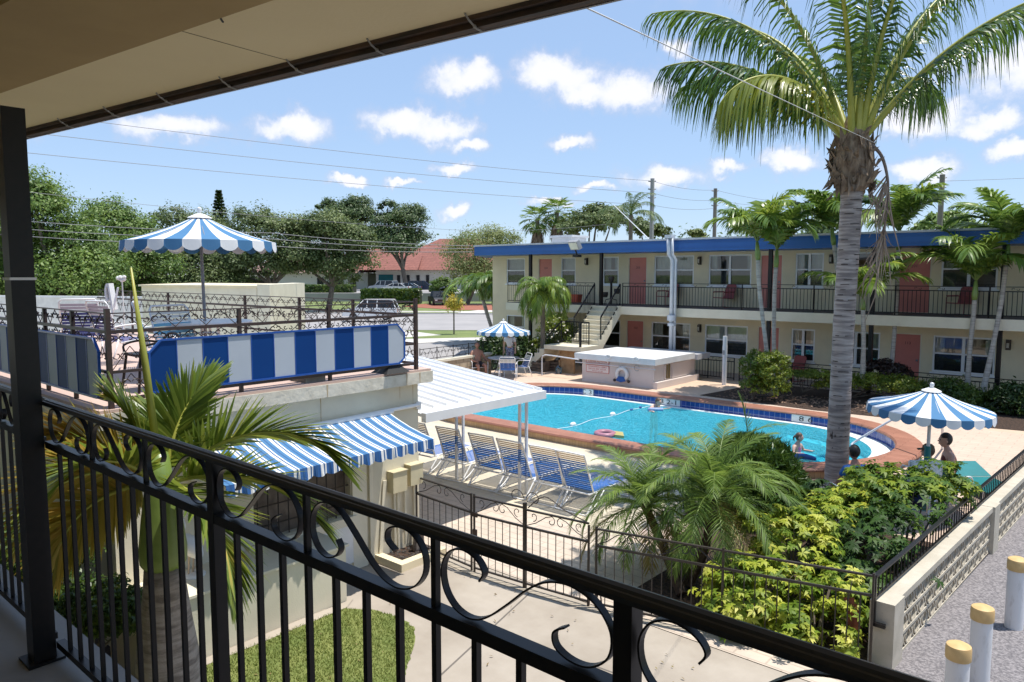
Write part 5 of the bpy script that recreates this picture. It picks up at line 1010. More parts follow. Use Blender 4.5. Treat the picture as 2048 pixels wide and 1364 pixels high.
# hedges beside the terrace building
for lab, pts, n_, sd_ in (('tall clipped dark hedge below the terrace at the left edge', [(20,1125,7.9,.5),(75,1120,7.6,.5),(120,1125,7.4,.42),(-50,1120,8.2,.5),(60,1220,7.5,.45)], 22000, 91), ('low clipped hedge between tall hedge and bottle palm', [(180,1225,6.9,.33),(225,1228,6.75,.33),(150,1230,7.0,.33),(262,1240,6.7,.28)], 13000, 92)):
    shrub('hedge', lab, [(tuple(gd(px,py,d)), (r,r*.75,r)) for px,py,d,r in pts], L_HDG, n_, .05, sd_, 'hedges beside the balcony', cat='hedge', per=30, sig=.12, shell=.85)
# hedges across the street
def box_hedge(label, x0, x1, y0, y1, d, dep, n, seed):
    a, e = gd(x0,y1,d), gd(x1,y1,d); r = np.random.default_rng(seed); H = (y1-y0)*d/1480; u = r.random(n); t_ = r.choice(3, n, p=[.5,.4,.1]); dv = np.where(t_==0, 0, r.random(n)*dep); hz = np.where(t_==1, H, r.random(n)*H)
    A, E_ = np.array(a), np.array(e); cfv = np.array(CF); p = A+(E_-A)*u[:,None]+cfv*dv[:,None]; p[:,2] = hz+r.normal(0,.06,n)+0; p[:,:2] += r.normal(0,.08,(n,2)); nn = np.where((t_==1)[:,None], [0,0,1.], -cfv)
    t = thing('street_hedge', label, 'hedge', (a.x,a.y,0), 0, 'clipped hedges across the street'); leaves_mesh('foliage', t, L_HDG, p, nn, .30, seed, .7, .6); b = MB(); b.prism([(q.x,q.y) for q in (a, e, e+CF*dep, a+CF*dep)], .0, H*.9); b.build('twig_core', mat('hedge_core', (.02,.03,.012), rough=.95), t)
box_hedge('long clipped hedge below the parked cars across the street', 722, 838, 581, 609, 100, 3.5, 7000, 5)
box_hedge('dark hedge behind the oak trunks across the street', 590, 705, 562, 592, 112, 3, 5000, 6)
box_hedge('dark hedge left of the oak trunks across the street', 455, 560, 560, 592, 112, 3, 5000, 7)
# ================================================================ parasols, furniture, fences, street things
UB = mat('parasol_blue_cloth', (.06,.19,.36), (.05,.17,.33), .75, scale=2); UW = mat('parasol_white_cloth', (.80,.80,.79), (.74,.74,.74), .75, scale=2)
UG = mat('grey_pole', (.34,.33,.34), (.28,.27,.28), .4)
def parasol(label, loc, R, rise, zr, pole_h, tilt=(0,0), n=28, polem=None, group='striped parasols', pr=.022, lean=(0,0)):
    """zr: height of the rim, pole_h: length of the pole, both measured from loc"""
    loc = V(loc); t = thing('parasol', label, 'parasol', loc, 0, group); T = Matrix.Translation(loc+V((0,0,zr)))@Euler((tilt[0], tilt[1], 0)).to_matrix().to_4x4()
    b = MB(); st = 5
    for i in range(n):
        b.k = i%2; a0, a1 = 2*pi*i/n, 2*pi*(i+1)/n
        for s in range(st):
            u0, u1 = .12+.88*s/st, .12+.88*(s+1)/st; z = lambda u: rise*(1-u)-.035*sin(pi*u)*rise/.35
            b.quad((R*u0*cos(a0),R*u0*sin(a0),z(u0)),(R*u1*cos(a0),R*u1*sin(a0),z(u1)),(R*u1*cos(a1),R*u1*sin(a1),z(u1)),(R*u0*cos(a1),R*u0*sin(a1),z(u0)))
    b.xf(T); can = b.build('canopy', [UB, UW], t)
    b = MB()
    for i in range(n):
        b.k = i%2; a0, a1 = 2*pi*i/n, 2*pi*(i+1)/n; q = 6; top = []; bot = []
        for s in range(q+1):
            a = a0+(a1-a0)*s/q; Rr = R*1.004; d = .085+.055*sin(pi*s/q)**.7; top.append((Rr*cos(a),Rr*sin(a),.002)); bot.append(((Rr+.012)*cos(a),(Rr+.012)*sin(a),-d))
        b.add(top+bot, [(s, s+1, q+2+s, q+1+s) for s in range(q)])
    b.xf(T); b.build('valance', [UB, UW], can)
    b = MB(); b.lathe([(.16*R,rise*.86),(.15*R,rise*.90),(.05,rise*1.02),(.02,rise*1.03),(.035,rise+.05),(.03,rise+.085),(.004,rise+.10)], n=18); b.xf(T); b.build('cap', UW, t, 'auto')
    b = MB(); b.cyl(loc+V((lean[0],lean[1],0)), T@V((0,0,rise*.9)), pr, pr, 10); b.build('pole', polem or UG, t, True)
    for k in range(8): b = MB(); a = 2*pi*(k+.5)/8; b.tube([T@V((.03*cos(a),.03*sin(a),rise*.85)), T@V((R*.97*cos(a),R*.97*sin(a),-.015))], .006, 4); b.build('rib', polem or UG, t)
    return t
FIBW = mat('white_fibreglass', (.78,.78,.76), (.7,.7,.69), .35)
def round_table(label, loc, R, h, m=FIBW, name='round_table', group=None):
    t = thing(name, label, 'table', loc, 0, group); L = V(loc)
    b = MB(); b.lathe([(.03,h-.05),(R*.9,h-.05),(R,h-.03),(R,h-.005),(R*.98,h)], L, 28); b.build('tabletop', m, t, 'auto')
    for k in range(4): a = pi/4+k*pi/2; b = MB(); b.tube([L+V((R*.25*cos(a),R*.25*sin(a),h-.05)), L+V((R*.35*cos(a),R*.35*sin(a),.3)), L+V((R*.75*cos(a),R*.75*sin(a),0))], .018, 6); b.build('leg', ALU, t)
    return t
STR = {'blue': mat('blue_vinyl_strap', (.03,.14,.46), (.025,.12,.40), .45), 'aqua': mat('aqua_vinyl_strap', (.16,.42,.58), (.13,.36,.52), .45), 'white': mat('white_vinyl_strap', (.78,.77,.72), (.72,.70,.64), .45), 'tan': mat('cream_vinyl_strap', (.68,.56,.42), (.62,.5,.37), .5),
       'navy': mat('navy_vinyl_strap', (.025,.04,.20), (.02,.035,.17), .45), 'lav': mat('lavender_strap', (.45,.42,.48), (.4,.37,.44), .5), 'teal': mat('teal_vinyl_strap', (.012,.20,.21), (.012,.17,.18), .45)}
def strap_chair(kind, high=False):
    """tube framed strap armchair, facing -Y locally"""
    t = thing('strap_chair', 'strap chair', 'chair'); H = .98 if high else .84; W = .28; r = .014
    b = MB(); P = [(-W,-.24,.38),(-W,.18,.34),(-W,.36,H-.05),(-W+.04,.375,H),(W-.04,.375,H),(W,.36,H-.05),(W,.18,.34),(W,-.24,.38),(-W,-.24,.38)]; b.tube(P, r, 7); b.build('frame', ALU, t, True)
    for s in (-1,1):
        b = MB(); b.tube(smooth_path([(s*(W+.03),-.22,.0),(s*(W+.03),-.24,.48),(s*(W+.03),-.20,.60),(s*(W+.03),-.08,.62),(s*(W+.03),.20,.60),(s*(W+.02),.29,.58)],3), r, 7); b.build('armrest', ALU, t, True)
        b = MB(); b.tube([(s*(W+.02),.22,.40),(s*(W+.03),.36,.0)], r, 7); b.build('leg', ALU, t, True)
    cs = {'blue':('blue','white'),'aqua':('aqua','white'),'navy':('navy','navy'),'lav':('navy','lav'),'teal':('teal','teal')}[kind]
    def strap(b, a, c): b.tube([(-W,a,c),(0,a,c-.02),(W,a,c)], 0, flat=(.036,.006), up=None)
    for nm, m, rows in (('seat_strap', cs[0], [(-.22+.048*k, .38-.0046*k) for k in range(9)]),):
        b = MB()
        for y, z in rows: b.quad((-W,y-.019,z+.012),(W,y-.019,z+.012),(W,y+.019,z+.008),(-W,y+.019,z+.008))
        b.build(nm, STR[m], t)
    n = 11 if high else 8; b = MB(); b2 = MB()
    for k in range(n):
        u = (k+.5)/n; y, z = .18+.18*u, .36+(H-.07-.36)*u; q = b2 if k >= n-3 else b; hz = .4*(H-.43)/n
        q.quad((-W,y-.018,z-hz),(W,y-.018,z-hz),(W,y-.008,z+hz),(-W,y-.008,z+hz))
    b.build('back_strap', STR[cs[0]], t); b2.build('top_strap', STR[cs[1]], t); return t
# ---- loungers under and beside the patio roof
def lounger():
    t = thing('pool_lounger', 'lounger', 'sun lounger'); r = .016; W = .31
    b = MB(); b.tube(smooth_path([(-W,-.15,.34),(-W,1.18,.34),(-W+.05,1.25,.34),(W-.05,1.25,.34),(W,1.18,.34),(W,-.15,.34)],3), r, 7); b.tube([(-W,-.15,.34),(W,-.15,.34)], r, 7); b.build('seat_frame', ALU, t, True)
    A = radians(67); bk = lambda u: (-.02-.76*u*cos(A), .35+.76*u*sin(A)); P = [(-W+.01,*bk(0)),(-W+.01,*bk(.92)),(-W+.06,*bk(1)),(W-.06,*bk(1)),(W-.01,*bk(.92)),(W-.01,*bk(0))]
    b = MB(); b.tube(smooth_path(P,3), r, 7); b.build('back_frame', ALU, t, True)
    for s in (-1,1):
        for y0, y1 in ((.05,-.30),(.95,1.12)):
            b = MB(); b.tube(smooth_path([(s*(W+.02),y0,.34),(s*(W+.03),(y0+y1)/2,.17),(s*(W+.03),y1,.0)],3), r, 6); b.build('leg', ALU, t, True)
        b = MB(); b.tube(smooth_path([(s*(W+.03),-.30,.02),(s*(W+.03),-.02,.12),(s*(W+.03),.25,.33)],3), .012, 6); b.tube([(s*(W+.005),-.05,.34),(s*(W+.005),bk(.5)[0],bk(.5)[1])], .011, 6); b.build('prop_bar', ALU, t, True)
    for y in (-.30,1.12): b = MB(); b.tube([(-W-.03,y,.012),(W+.03,y,.012)], .014, 6); b.build('foot_bar', ALU, t, True)
    b = MB(); b2 = MB()
    for k in range(17):
        u = (k+.6)/17.6; y, z = bk(u); q = b2 if k > 13 else b; dy, dz = .0165*cos(A), .0165*sin(A)
        q.quad((-W,y+dy,z-dz),(W,y+dy,z-dz),(W,y-dy,z+dz),(-W,y-dy,z+dz))
    b.build('back_strap', STR['blue'], t); b2.build('top_strap', STR['tan'], t)
    b = MB(); b2 = MB()
    for k in range(28):
        y = .03+k*.0435; q = b2 if k > 24 else b; q.quad((-W,y-.016,.357),(W,y-.016,.357),(W,y+.016,.357),(-W,y+.016,.357))
    b.build('seat_strap', STR['blue'], t); b2.build('end_strap', STR['white'], t); return t
lg = lounger(); spots = [(825,850,3,'strap lounger mostly hidden behind the corner of the poolside building'),(890,862,4,'strap lounger nearest the building corner, left of both roof posts'),(957,876,3,'strap lounger just right of the rear pair of roof posts'),(1015,888,2,'strap lounger standing between the two pairs of roof posts'),(1082,901,3,'strap lounger just right of the front pair of roof posts'),(1136,912,1,'strap lounger farthest right, next to the pygmy date palm')]
for i, (px, py, a, lab) in enumerate(spots): o = lg if i == 0 else dup(lg); p = gz(px,py,1.0); place(o, (p.x,p.y+.35,0), radians(a)); tag(o, lab, group='blue strap loungers facing the pool')
# ---- terrace railing and striped screens
def scroll_unit(b, O, u, w, z0, z1, r=.006):
    """zig-zag of iron bars with paired scrolls, in the vertical plane O + u"""
    h = z1-z0; Pt = lambda x, z: O+u*x+V((0,0,z)); n = max(1, round(w/.34)); s = w/n
    for k in range(n):
        x = k*s; b.tube([Pt(x,z0),Pt(x+s/2,z1)], r*.8, 4); b.tube([Pt(x+s/2,z1),Pt(x+s,z0)], r*.8, 4)
        for sg in (1,-1):
            b.tube([Pt(x+s/2+sg*(.015+px), z0+h*.55+pz) for px, pz in spiral((.045*min(1,h/.2),0), .055*min(1,h/.2), .014, pi*.9, pi*.9-sg*0-5.2, 10)], r, 4)
            b.tube([Pt(x+(s if sg > 0 else 0)-sg*(.02+px), z0+h*.62+pz) for px, pz in spiral((.03*min(1,h/.2),0), .045*min(1,h/.2), .012, -pi*.9, -pi*.9+4.6, 9)], r, 4)
tr = thing('terrace_railing', 'brown black iron railing with scrollwork round the roof terrace', 'railing', (-10,5,RZ))
c0, c1, c2_, c3 = V((-20,3.0,0)), V((-8.12,3.0,0)), V((-8.12,7.2,0)), V((-20,7.2,0))
for A, B_, ps, low in ((c0, c1, [-18.5,-17,-15.5,-14,-12.6,-11.3,-10.0,-9.1], False), (c1, c2_, [4.45,5.70], False), (c3, c2_, [-18,-16.1,-14.5,-12.9,-11.1,-9.6], True)):
    u = (B_-A).normalized(); L = (B_-A).length
    b = MB(); b.tube([A+V((0,0,3.50)), B_+V((0,0,3.50))], 0, flat=(.035,.05), up=(0,0,1)); b.build('main_rail', IRON2, tr)
    b = MB(); b.tube([A+V((0,0,3.69)), B_+V((0,0,3.69))], 0, flat=(.012,.035), up=(0,0,1)); b.build('top_rail', IRON2, tr)
    b = MB(); b.tube([A+V((0,0,2.79)), B_+V((0,0,2.79))], 0, flat=(.035,.04), up=(0,0,1)); b.build('bottom_rail', IRON2, tr); b = MB(); b.tube([A+V((0,0,3.08)), B_+V((0,0,3.08))], 0, flat=(.03,.03), up=(0,0,1)); b.build('lower_rail', IRON2, tr)
    b = MB(); scroll_unit(b, A, u, L, 3.52, 3.68); scroll_unit(b, A+V((0,0,0)), u, L, 3.22 if low else 3.36, 3.48); b.build('scrollwork', IRON2, tr)
    for p in ps:
        q = V((p,A.y,0)) if abs(u.x) > .5 else V((A.x,p,0)); b = MB(); b.box(q.x-.02,q.x+.02,q.y-.02,q.y+.02,RZ,3.69); b.build('post', IRON2, tr)
for q in (c1, c2_): b = MB(); b.box(q.x-.024,q.x+.024,q.y-.024,q.y+.024,RZ,3.74); b.build('post', IRON2, tr)
b = MB(); scroll_unit(b, V((-8.12,3.03,0)), V((0,1,0)), .36, 2.82, 3.05); scroll_unit(b, V((-8.12,3.03,0)), V((0,1,0)), .36, 3.1, 3.34); scroll_unit(b, V((-8.45,3.0,0)), V((1,0,0)), .33, 2.82, 3.05); scroll_unit(b, V((-8.45,3.0,0)), V((1,0,0)), .33, 3.1, 3.34); b.build('corner_scrollwork', IRON2, tr); b = MB()
scroll_unit(b, V((-8.12,6.98,0)), V((0,1,0)), .2, 2.82, 3.05); scroll_unit(b, V((-8.12,6.98,0)), V((0,1,0)), .2, 3.1, 3.34); b.build('corner_scrollwork', IRON2, tr)
PBL = mat('screen_blue_panel', (.006,.05,.20), (.006,.045,.185), .5, scale=1, spec=.12); PWH = mat('screen_white_panel', (.46,.50,.55), (.42,.46,.51), .5, scale=1, spec=.12)
def screen(label, O, u, w, n, z0, z1, cut, first, outn):
    t = thing('striped_screen', label, 'screen', O+V((0,0,z0)), 0, 'striped screens on the terrace railing'); s = w/n
    for k in range(n):
        x0, x1 = k*s+.006, (k+1)*s-.006; P = lambda x, z: O+u*x+V((0,0,z)); zt = lambda x: z1-max(0, cut-x)*1.0-max(0, x-(w-cut))*1.0; zb = lambda x: z0+max(0, x-(w-cut*.7))*.9
        xs = sorted({x0, x1, *[c for c in (cut, w-cut) if x0 < c < x1]})
        b = MB(); b.extr([P(x, zb(x)) for x in xs]+[P(x, zt(x)) for x in reversed(xs)], outn*.012); b.build('stripe_panel', PBL if (k+first)%2 == 0 else PWH, t)
    b = MB(); pts = [O+u*0+V((0,0,z0)), O+u*0+V((0,0,z1-cut)), O+u*cut+V((0,0,z1)), O+u*(w-cut)+V((0,0,z1)), O+u*w+V((0,0,z1-cut)), O+u*w+V((0,0,z0+cut*.6)), O+u*(w-cut*.7)+V((0,0,z0))]
    b.tube([p+outn*.008 for p in pts], 0, flat=(.03,.022), closed=True, up=outn); b.build('frame', BLUE, t)
    for k in range(1, n): b = MB(); b.tube([O+u*(k*s)+outn*.010+V((0,0,z0+.015)), O+u*(k*s)+outn*.010+V((0,0,z1-.015))], 0, flat=(.012,.014), up=u); b.build('divider', BLUE, t)
screen('blue and white striped screen facing the gate on the terrace railing', V((-8.075,3.38,0)), V((0,1,0)), 3.55, 12, 2.83, 3.385, .13, 0, V((1,0,0)))
screen('blue and white striped screen on the terrace railing side behind the black column', V((-15,2.955,0)), V((1,0,0)), 6.75, 22, 2.80, 3.42, .12, 0, V((0,-1,0)))
b = MB(); b.hexa([(-8.35,6.55,RZ),(-8.0,6.55,RZ),(-8.0,6.98,RZ),(-8.35,6.98,RZ),(-8.25,6.68,RZ+.1),(-8.1,6.68,RZ+.1),(-8.1,6.88,RZ+.1),(-8.25,6.88,RZ+.1)]); tag(b.build('rubber_weight', mat('black_rubber', (.015,.015,.015), rough=.7)), 'black rubber weight lying under the end of the striped screen', 'weight')
b = MB(); b.box(-8.5,-8.15,5.35,5.65,RZ,RZ+.09); b.box(-8.47,-8.18,5.38,5.62,RZ+.09,RZ+.13); tag(b.build('paving_block', mat('weathered_block', (.30,.27,.22), (.2,.18,.15), .9, scale=9)), 'grey weathered block lying below the middle of the striped screen', 'block')
tp = gd(407,640,10.3); parasol('blue and white striped parasol on the roof terrace', (tp.x,tp.y,RZ), .99, .38, 1.83, 2.2, polem=UG, lean=(.02,.02)); round_table('white round table on the roof terrace under the striped parasol', (tp.x+.02,tp.y+.02,RZ), .62, .74)
sc0 = {k: strap_chair(k, True) for k in ('aqua','lav')}; used = set()
def put_chair(kind, loc, rz, lab, group='strap chairs on the roof terrace'):
    if kind not in sc0: sc0[kind] = strap_chair(kind)
    o = sc0[kind] if kind not in used else dup(sc0[kind]); used.add(kind); place(o, loc, rz); tag(o, lab, group=group); return o
def fl(px, d, z): p = gd(px, 600, d); p.z = z; return p
put_chair('aqua', fl(322,10.9,RZ), YAW+radians(115), 'aqua high backed strap chair with white top beside the terrace table')
put_chair('aqua', fl(372,9.6,RZ), YAW+radians(60), 'aqua strap chair in front of the terrace table, nearest the striped screen')
put_chair('lav', fl(238,11.6,RZ), YAW+radians(150), 'navy and lavender high backed strap chair left of the aqua chair')
put_chair('lav', fl(165,12.5,RZ), YAW+radians(200), 'navy and lavender strap chair half hidden by the terrace side railing')
t = thing('iron_chair', 'black iron garden chair at the corner of the roof terrace', 'chair', fl(296,8.9,RZ)); o_ = V(t.location)
b = MB(); b.box(o_.x-.22,o_.x+.22,o_.y-.22,o_.y+.22,o_.z+.42,o_.z+.45); b.build('seat', IRON, t)
for sx, sy_ in ((-1,-1),(1,-1),(-1,1),(1,1)): b = MB(); b.tube([o_+V((sx*.2,sy_*.2,.42)), o_+V((sx*.24,sy_*.25,0))], .016, 6); b.build('leg', IRON, t)
b = MB(); b.tube(smooth_path([o_+V((-.22,.2,.44)),o_+V((-.24,.26,.56)),o_+V((-.1,.28,.66)),o_+V((.1,.28,.66)),o_+V((.24,.26,.56)),o_+V((.22,.2,.44))],4), .016, 6)
for k in (-.1,0,.1): b.tube([o_+V((k,.21,.44)), o_+V((k,.28,.65))], .008, 5)
b.build('backrest', IRON, t)
for s in (-1,1): b = MB(); b.tube(smooth_path([o_+V((s*.24,.25,.54)),o_+V((s*.26,0,.58)),o_+V((s*.25,-.2,.54)),o_+V((s*.23,-.2,.44))],4), .014, 6); b.build('armrest', IRON, t)
p0 = gd(205,648,13); t = thing('white_ornament', 'white curved panel on a leaning pole at the back of the roof terrace', 'ornament', (p0.x,p0.y,RZ)); p1 = gd(236,575,13)
b = MB(); b.cyl((p0.x,p0.y,RZ), p1, .025, .018, 8); b.build('pole', ALU, t)
c = gd(228,585,13.05); b = MB(); b.tube([c+CR*(-.06+.05*sin(a))+V((0,0,.16*cos(a)))+CF*.0 for a in [radians(200+20*i) for i in range(9)]]+[c+V((0,0,-.3))], 0, flat=(.16,.03), up=CF); b.build('panel', WHITE, t)
b = MB(); r7 = random.Random(6); c = gd(244,558,12.9)
for k in range(9): b.ball(c+CR*r7.uniform(-.07,.07)+V((0,0,r7.uniform(-.05,.05))), .035, 6)
b.cyl(c, c+V((0,0,-.9)), .012, n=5); tag(b.build('white_flower', mat('white_petals', (.8,.79,.75), rough=.6)), 'white blossom spray beside the spear leaf of the bottle palm', 'flower')
# ---- other parasols and pool furniture
FP = gz(1007,752,.3); parasol('small blue and white striped parasol beside the outdoor staircase', FP, .98, .36, 1.68, 2.0, polem=mat('tan_pole', (.42,.30,.2), rough=.5)); round_table('round grey table under the small striped parasol', FP, .60, .70, mat('grey_table_top', (.42,.43,.47), rough=.4))
gp = 'strap chairs round the small parasol'
put_chair('blue', FP+CR*.62+CF*.05, YAW+radians(-70), 'blue strap chair with white top right of the small parasol table', gp)
put_chair('blue', FP+CR*.18-CF*.85, YAW+radians(175), 'low blue strap chair in front of the small parasol table', gp)
SEAT = FP-CR*.95-CF*.25; put_chair('navy', SEAT, YAW+radians(25), 'navy strap armchair holding the shirtless man', gp)
RP_ = gd(1850,1000,12.2); RP_.z = 0; parasol('large blue and white striped parasol over the boys by the pool end', RP_, .94, .33, 1.87, 2.2, tilt=(radians(1),radians(2.5)), polem=ALU, pr=.028)
b = MB(); b.cyl((RP_.x,RP_.y,.0),(RP_.x,RP_.y,1.22),.05,n=10); b.lathe([(.3,0),(.3,.05),(.06,.08)], RP_, 16); tag(b.build('parasol_stand', STR['teal']), 'teal sleeve stand round the pole of the large poolside parasol', 'parasol stand')
gq = 'teal strap chairs under the large parasol'
TC = []
for px, d, a, lab in ((1722,12.0,190,'teal strap chair in which the man with blue shirt sits'),(1880,12.3,110,'teal strap chair of the boy with the olive cap'),(1912,12.7,110,'teal strap chair of the boy in the dark red top'),(1835,11.7,150,'empty teal strap chair draped with a navy towel')):
    p = fl(px,d,0); TC.append(p); put_chair('teal', p, YAW+radians(a), lab, gq)
def cloth(name, label, pts, m, cat='towel'):
    n = len(pts[0]); vs = [p for row in pts for p in row]; b = MB(); b.add(vs, [(i*n+j, i*n+j+1, (i+1)*n+j+1, (i+1)*n+j) for i in range(len(pts)-1) for j in range(n-1)]); o = b.build(name, m, None, True); md = o.modifiers.new('thick', 'SOLIDIFY'); md.thickness = .012; return tag(o, label, cat)
def drape(c, ax, wv, w, front, back, zt, m, name, label):
    rows = []; nn = 9
    for i in range(15):
        u = i/14; 
        if u < .45: off, z = -.03-.02*u, zt-front*(1-u/.45)
        elif u > .55: off, z = .03+.03*u, zt-back*((u-.55)/.45)
        else: off, z = (u-.5)*.6, zt+.012
        rows.append([c+wv*(w*(j/(nn-1)-.5))+ax*(off+.012*sin(j*1.7+i*.3))+V((0,0,z)) for j in range(nn)])
    return cloth(name, label, rows, m)
cH = TC[3]-V((0,0,0)); dv = V((cos(YAW+radians(150)+pi/2), sin(YAW+radians(150)+pi/2), 0)); wv = V((cos(YAW+radians(150)), sin(YAW+radians(150)), 0))
drape(cH+dv*.36, dv, wv, .42, .42, .35, .87, mat('navy_towel_cloth', (.012,.02,.075), (.02,.03,.10), .95, scale=12), 'towel', 'navy towel hanging over an empty teal chair')
tc_ = TC[1]; dv = V((cos(YAW+radians(110)+pi/2), sin(YAW+radians(110)+pi/2), 0)); wv = V((cos(YAW+radians(110)), sin(YAW+radians(110)), 0))
def stripe_towel():
    m, nt, b, out = _nt('striped_towel_cloth'); wv_ = nt.nodes.new('ShaderNodeTexWave'); wv_.inputs['Scale'].default_value = 9; tc = nt.nodes.new('ShaderNodeTexCoord'); nt.links.new(tc.outputs['Object'], wv_.inputs[0])
    r = _ramp(nt, wv_.outputs['Fac'], [(.35,(.78,.80,.80)),(.5,(.30,.55,.62)),(.75,(.75,.78,.8))]); nt.links.new(r.outputs[0], b.inputs['Base Color']); b.inputs['Roughness'].default_value = .95; return m
drape(fl(1868,12.0,0), CF, CR, .5, .45, .4, 1.02, stripe_towel(), 'towel', 'white towel with teal stripes hanging behind the boys')
b = MB(); c = fl(1868,12.0,0); b.tube([c-CR*.27+V((0,0,0)), c-CR*.27+V((0,0,1.01)), c+CR*.27+V((0,0,1.01)), c+CR*.27], .016, 7); tag(b.build('towel_rack', ALU), 'slim white rack carrying the teal striped towel', 'rack')
t = thing('sling_lounger', 'teal sling lounger standing against the breeze block wall', 'sun lounger', gz(1965,985,0)); c = gz(1985,1010,0)
b = MB(); b.hexa([c+CR*a+CF*d+V((0,0,z)) for a,d,z in ((-.32,-.3,.30),(.32,-.3,.30),(.32,.55,.34),(-.32,.55,.34),(-.32,-.3,.32),(.32,-.3,.32),(.32,.55,.36),(-.32,.55,.36))]); b.build('seat', STR['teal'], t)
b = MB(); b.hexa([c+CR*a+CF*d+V((0,0,z)) for a,d,z in ((-.32,.56,.36),(.32,.56,.36),(.32,1.05,.50),(-.32,1.05,.50),(-.32,.58,.38),(.32,.58,.38),(.32,1.05,.53),(-.32,1.05,.53))]); b.build('backrest', STR['teal'], t)
for a in (-.33,.33):
    for d in (-.25,.5): b = MB(); b.cyl(c+CR*a+CF*d, c+CR*a+CF*d+V((0,0,.32)), .016, n=6); b.build('leg', ALU, t)
# pool things
b = MB(); P = [gz(1703,897,.05), gz(1703,893,.35)]; e0 = P[1]
P = smooth_path([gz(1703,900,-.2), gz(1703,893,.30), gz(1712,882,.45), gz(1790,836,1.02), gz(1806,829,1.08), gz(1870,842,1.12), gz(1884,852,1.0), gz(1884,905,.15)], 5)
b.tube(P, .024, 8); tag(b.build('pool_handrail', PIPE, None, True), 'curved steel handrail at the rounded end of the pool', 'handrail')
t = thing('lane_rope', 'thin white rope with floats across the pool', 'rope', (-11.4,17,.1)); b = MB(); P = [(-11.45-.05*sin(i*.9), 14.3+5.5*i/20, .095+.01*sin(i)) for i in range(21)]; b.tube(P, .009, 5); b.build('rope', mat('white_rope', (.75,.78,.78), rough=.7), t)
for y, big in ((15.65,1),(17.55,1),(18.55,0),(19.05,0),(14.5,0)):
    b = MB(); b.ball((-11.46,y,.11), .075 if big else .04, 10, (1,1.5,1)); b.build('float', WHITE if big else mat('blue_float', (.02,.10,.35), rough=.4), t)
c = gz(1210,868,.12); t = thing('pool_float', 'pink and yellow inflatable float drifting near the pool edge', 'float', c)
b = MB(); b.tube([c+CR*(.21*cos(a))+CF*(.24*sin(a)) for a in [2*pi*i/16 for i in range(16)]], .075, 8, closed=True); b.build('ring', mat('pink_vinyl', (.42,.19,.24), rough=.4), t, True)
b = MB(); b.hexa([c+CR*a+CF*d+V((0,0,z)) for a,d,z in ((.2,-.25,-.04),(.42,-.35,-.04),(.46,.1,-.04),(.25,.2,-.04),(.2,-.25,.04),(.42,-.35,.03),(.46,.1,.03),(.25,.2,.04))]); b.build('pillow', mat('yellow_vinyl', (.55,.46,.18), rough=.3), t)
# low block wall with iron fence left of the pool
A, B_ = gz(978,705,1.12), gz(840,724,1.12); u = (B_-A).normalized(); nrm = V((-u.y,u.x,0))*.1
t = thing('block_wall', 'low tan split block wall behind the seated man', 'wall', (A.x,A.y,.3)); b = MB(); b.prism([((A+nrm).x,(A+nrm).y),((B_+nrm).x,(B_+nrm).y),((B_-nrm).x,(B_-nrm).y),((A-nrm).x,(A-nrm).y)][::-1], 0, 1.04)
b.build('wall', brickmat('split_block', (.52,.42,.29), (.42,.33,.22), (.3,.24,.17), .4, .2, .02, .9, axes='YZ', bump=1.2, noise=.35), t)
b = MB(); n2 = nrm*1.25; A2 = A-u*.04; b.prism([((A2+n2).x,(A2+n2).y),((B_+n2).x,(B_+n2).y),((B_-n2).x,(B_-n2).y),((A2-n2).x,(A2-n2).y)][::-1], 1.041, 1.12); b.build('cap', CREAM2, t)
t = thing('wall_railing', 'small black scrolled railing along the tan block wall', 'railing', (A.x,A.y,1.12)); A3, B3 = A+u*.35+V((0,0,.02)), B_+V((0,0,.02)); L = (B3-A3).length
b = MB(); b.tube([A3+V((0,0,.40)), B3+V((0,0,.40))], .012, 5); b.build('rail', IRON, t); b = MB(); b.tube([A3+V((0,0,.05)), B3+V((0,0,.05))], .012, 5); b.build('bottom_rail', IRON, t)
b = MB(); scroll_unit(b, V((A3.x,A3.y,0)), u, L, A3.z+.06, A3.z+.39, .008); b.build('scrollwork', IRON, t)
for k in range(5): q = A3.lerp(B3, k/4); b = MB(); b.cyl(q, q+V((0,0,.44)), .02, n=4); b.build('post', IRON, t)
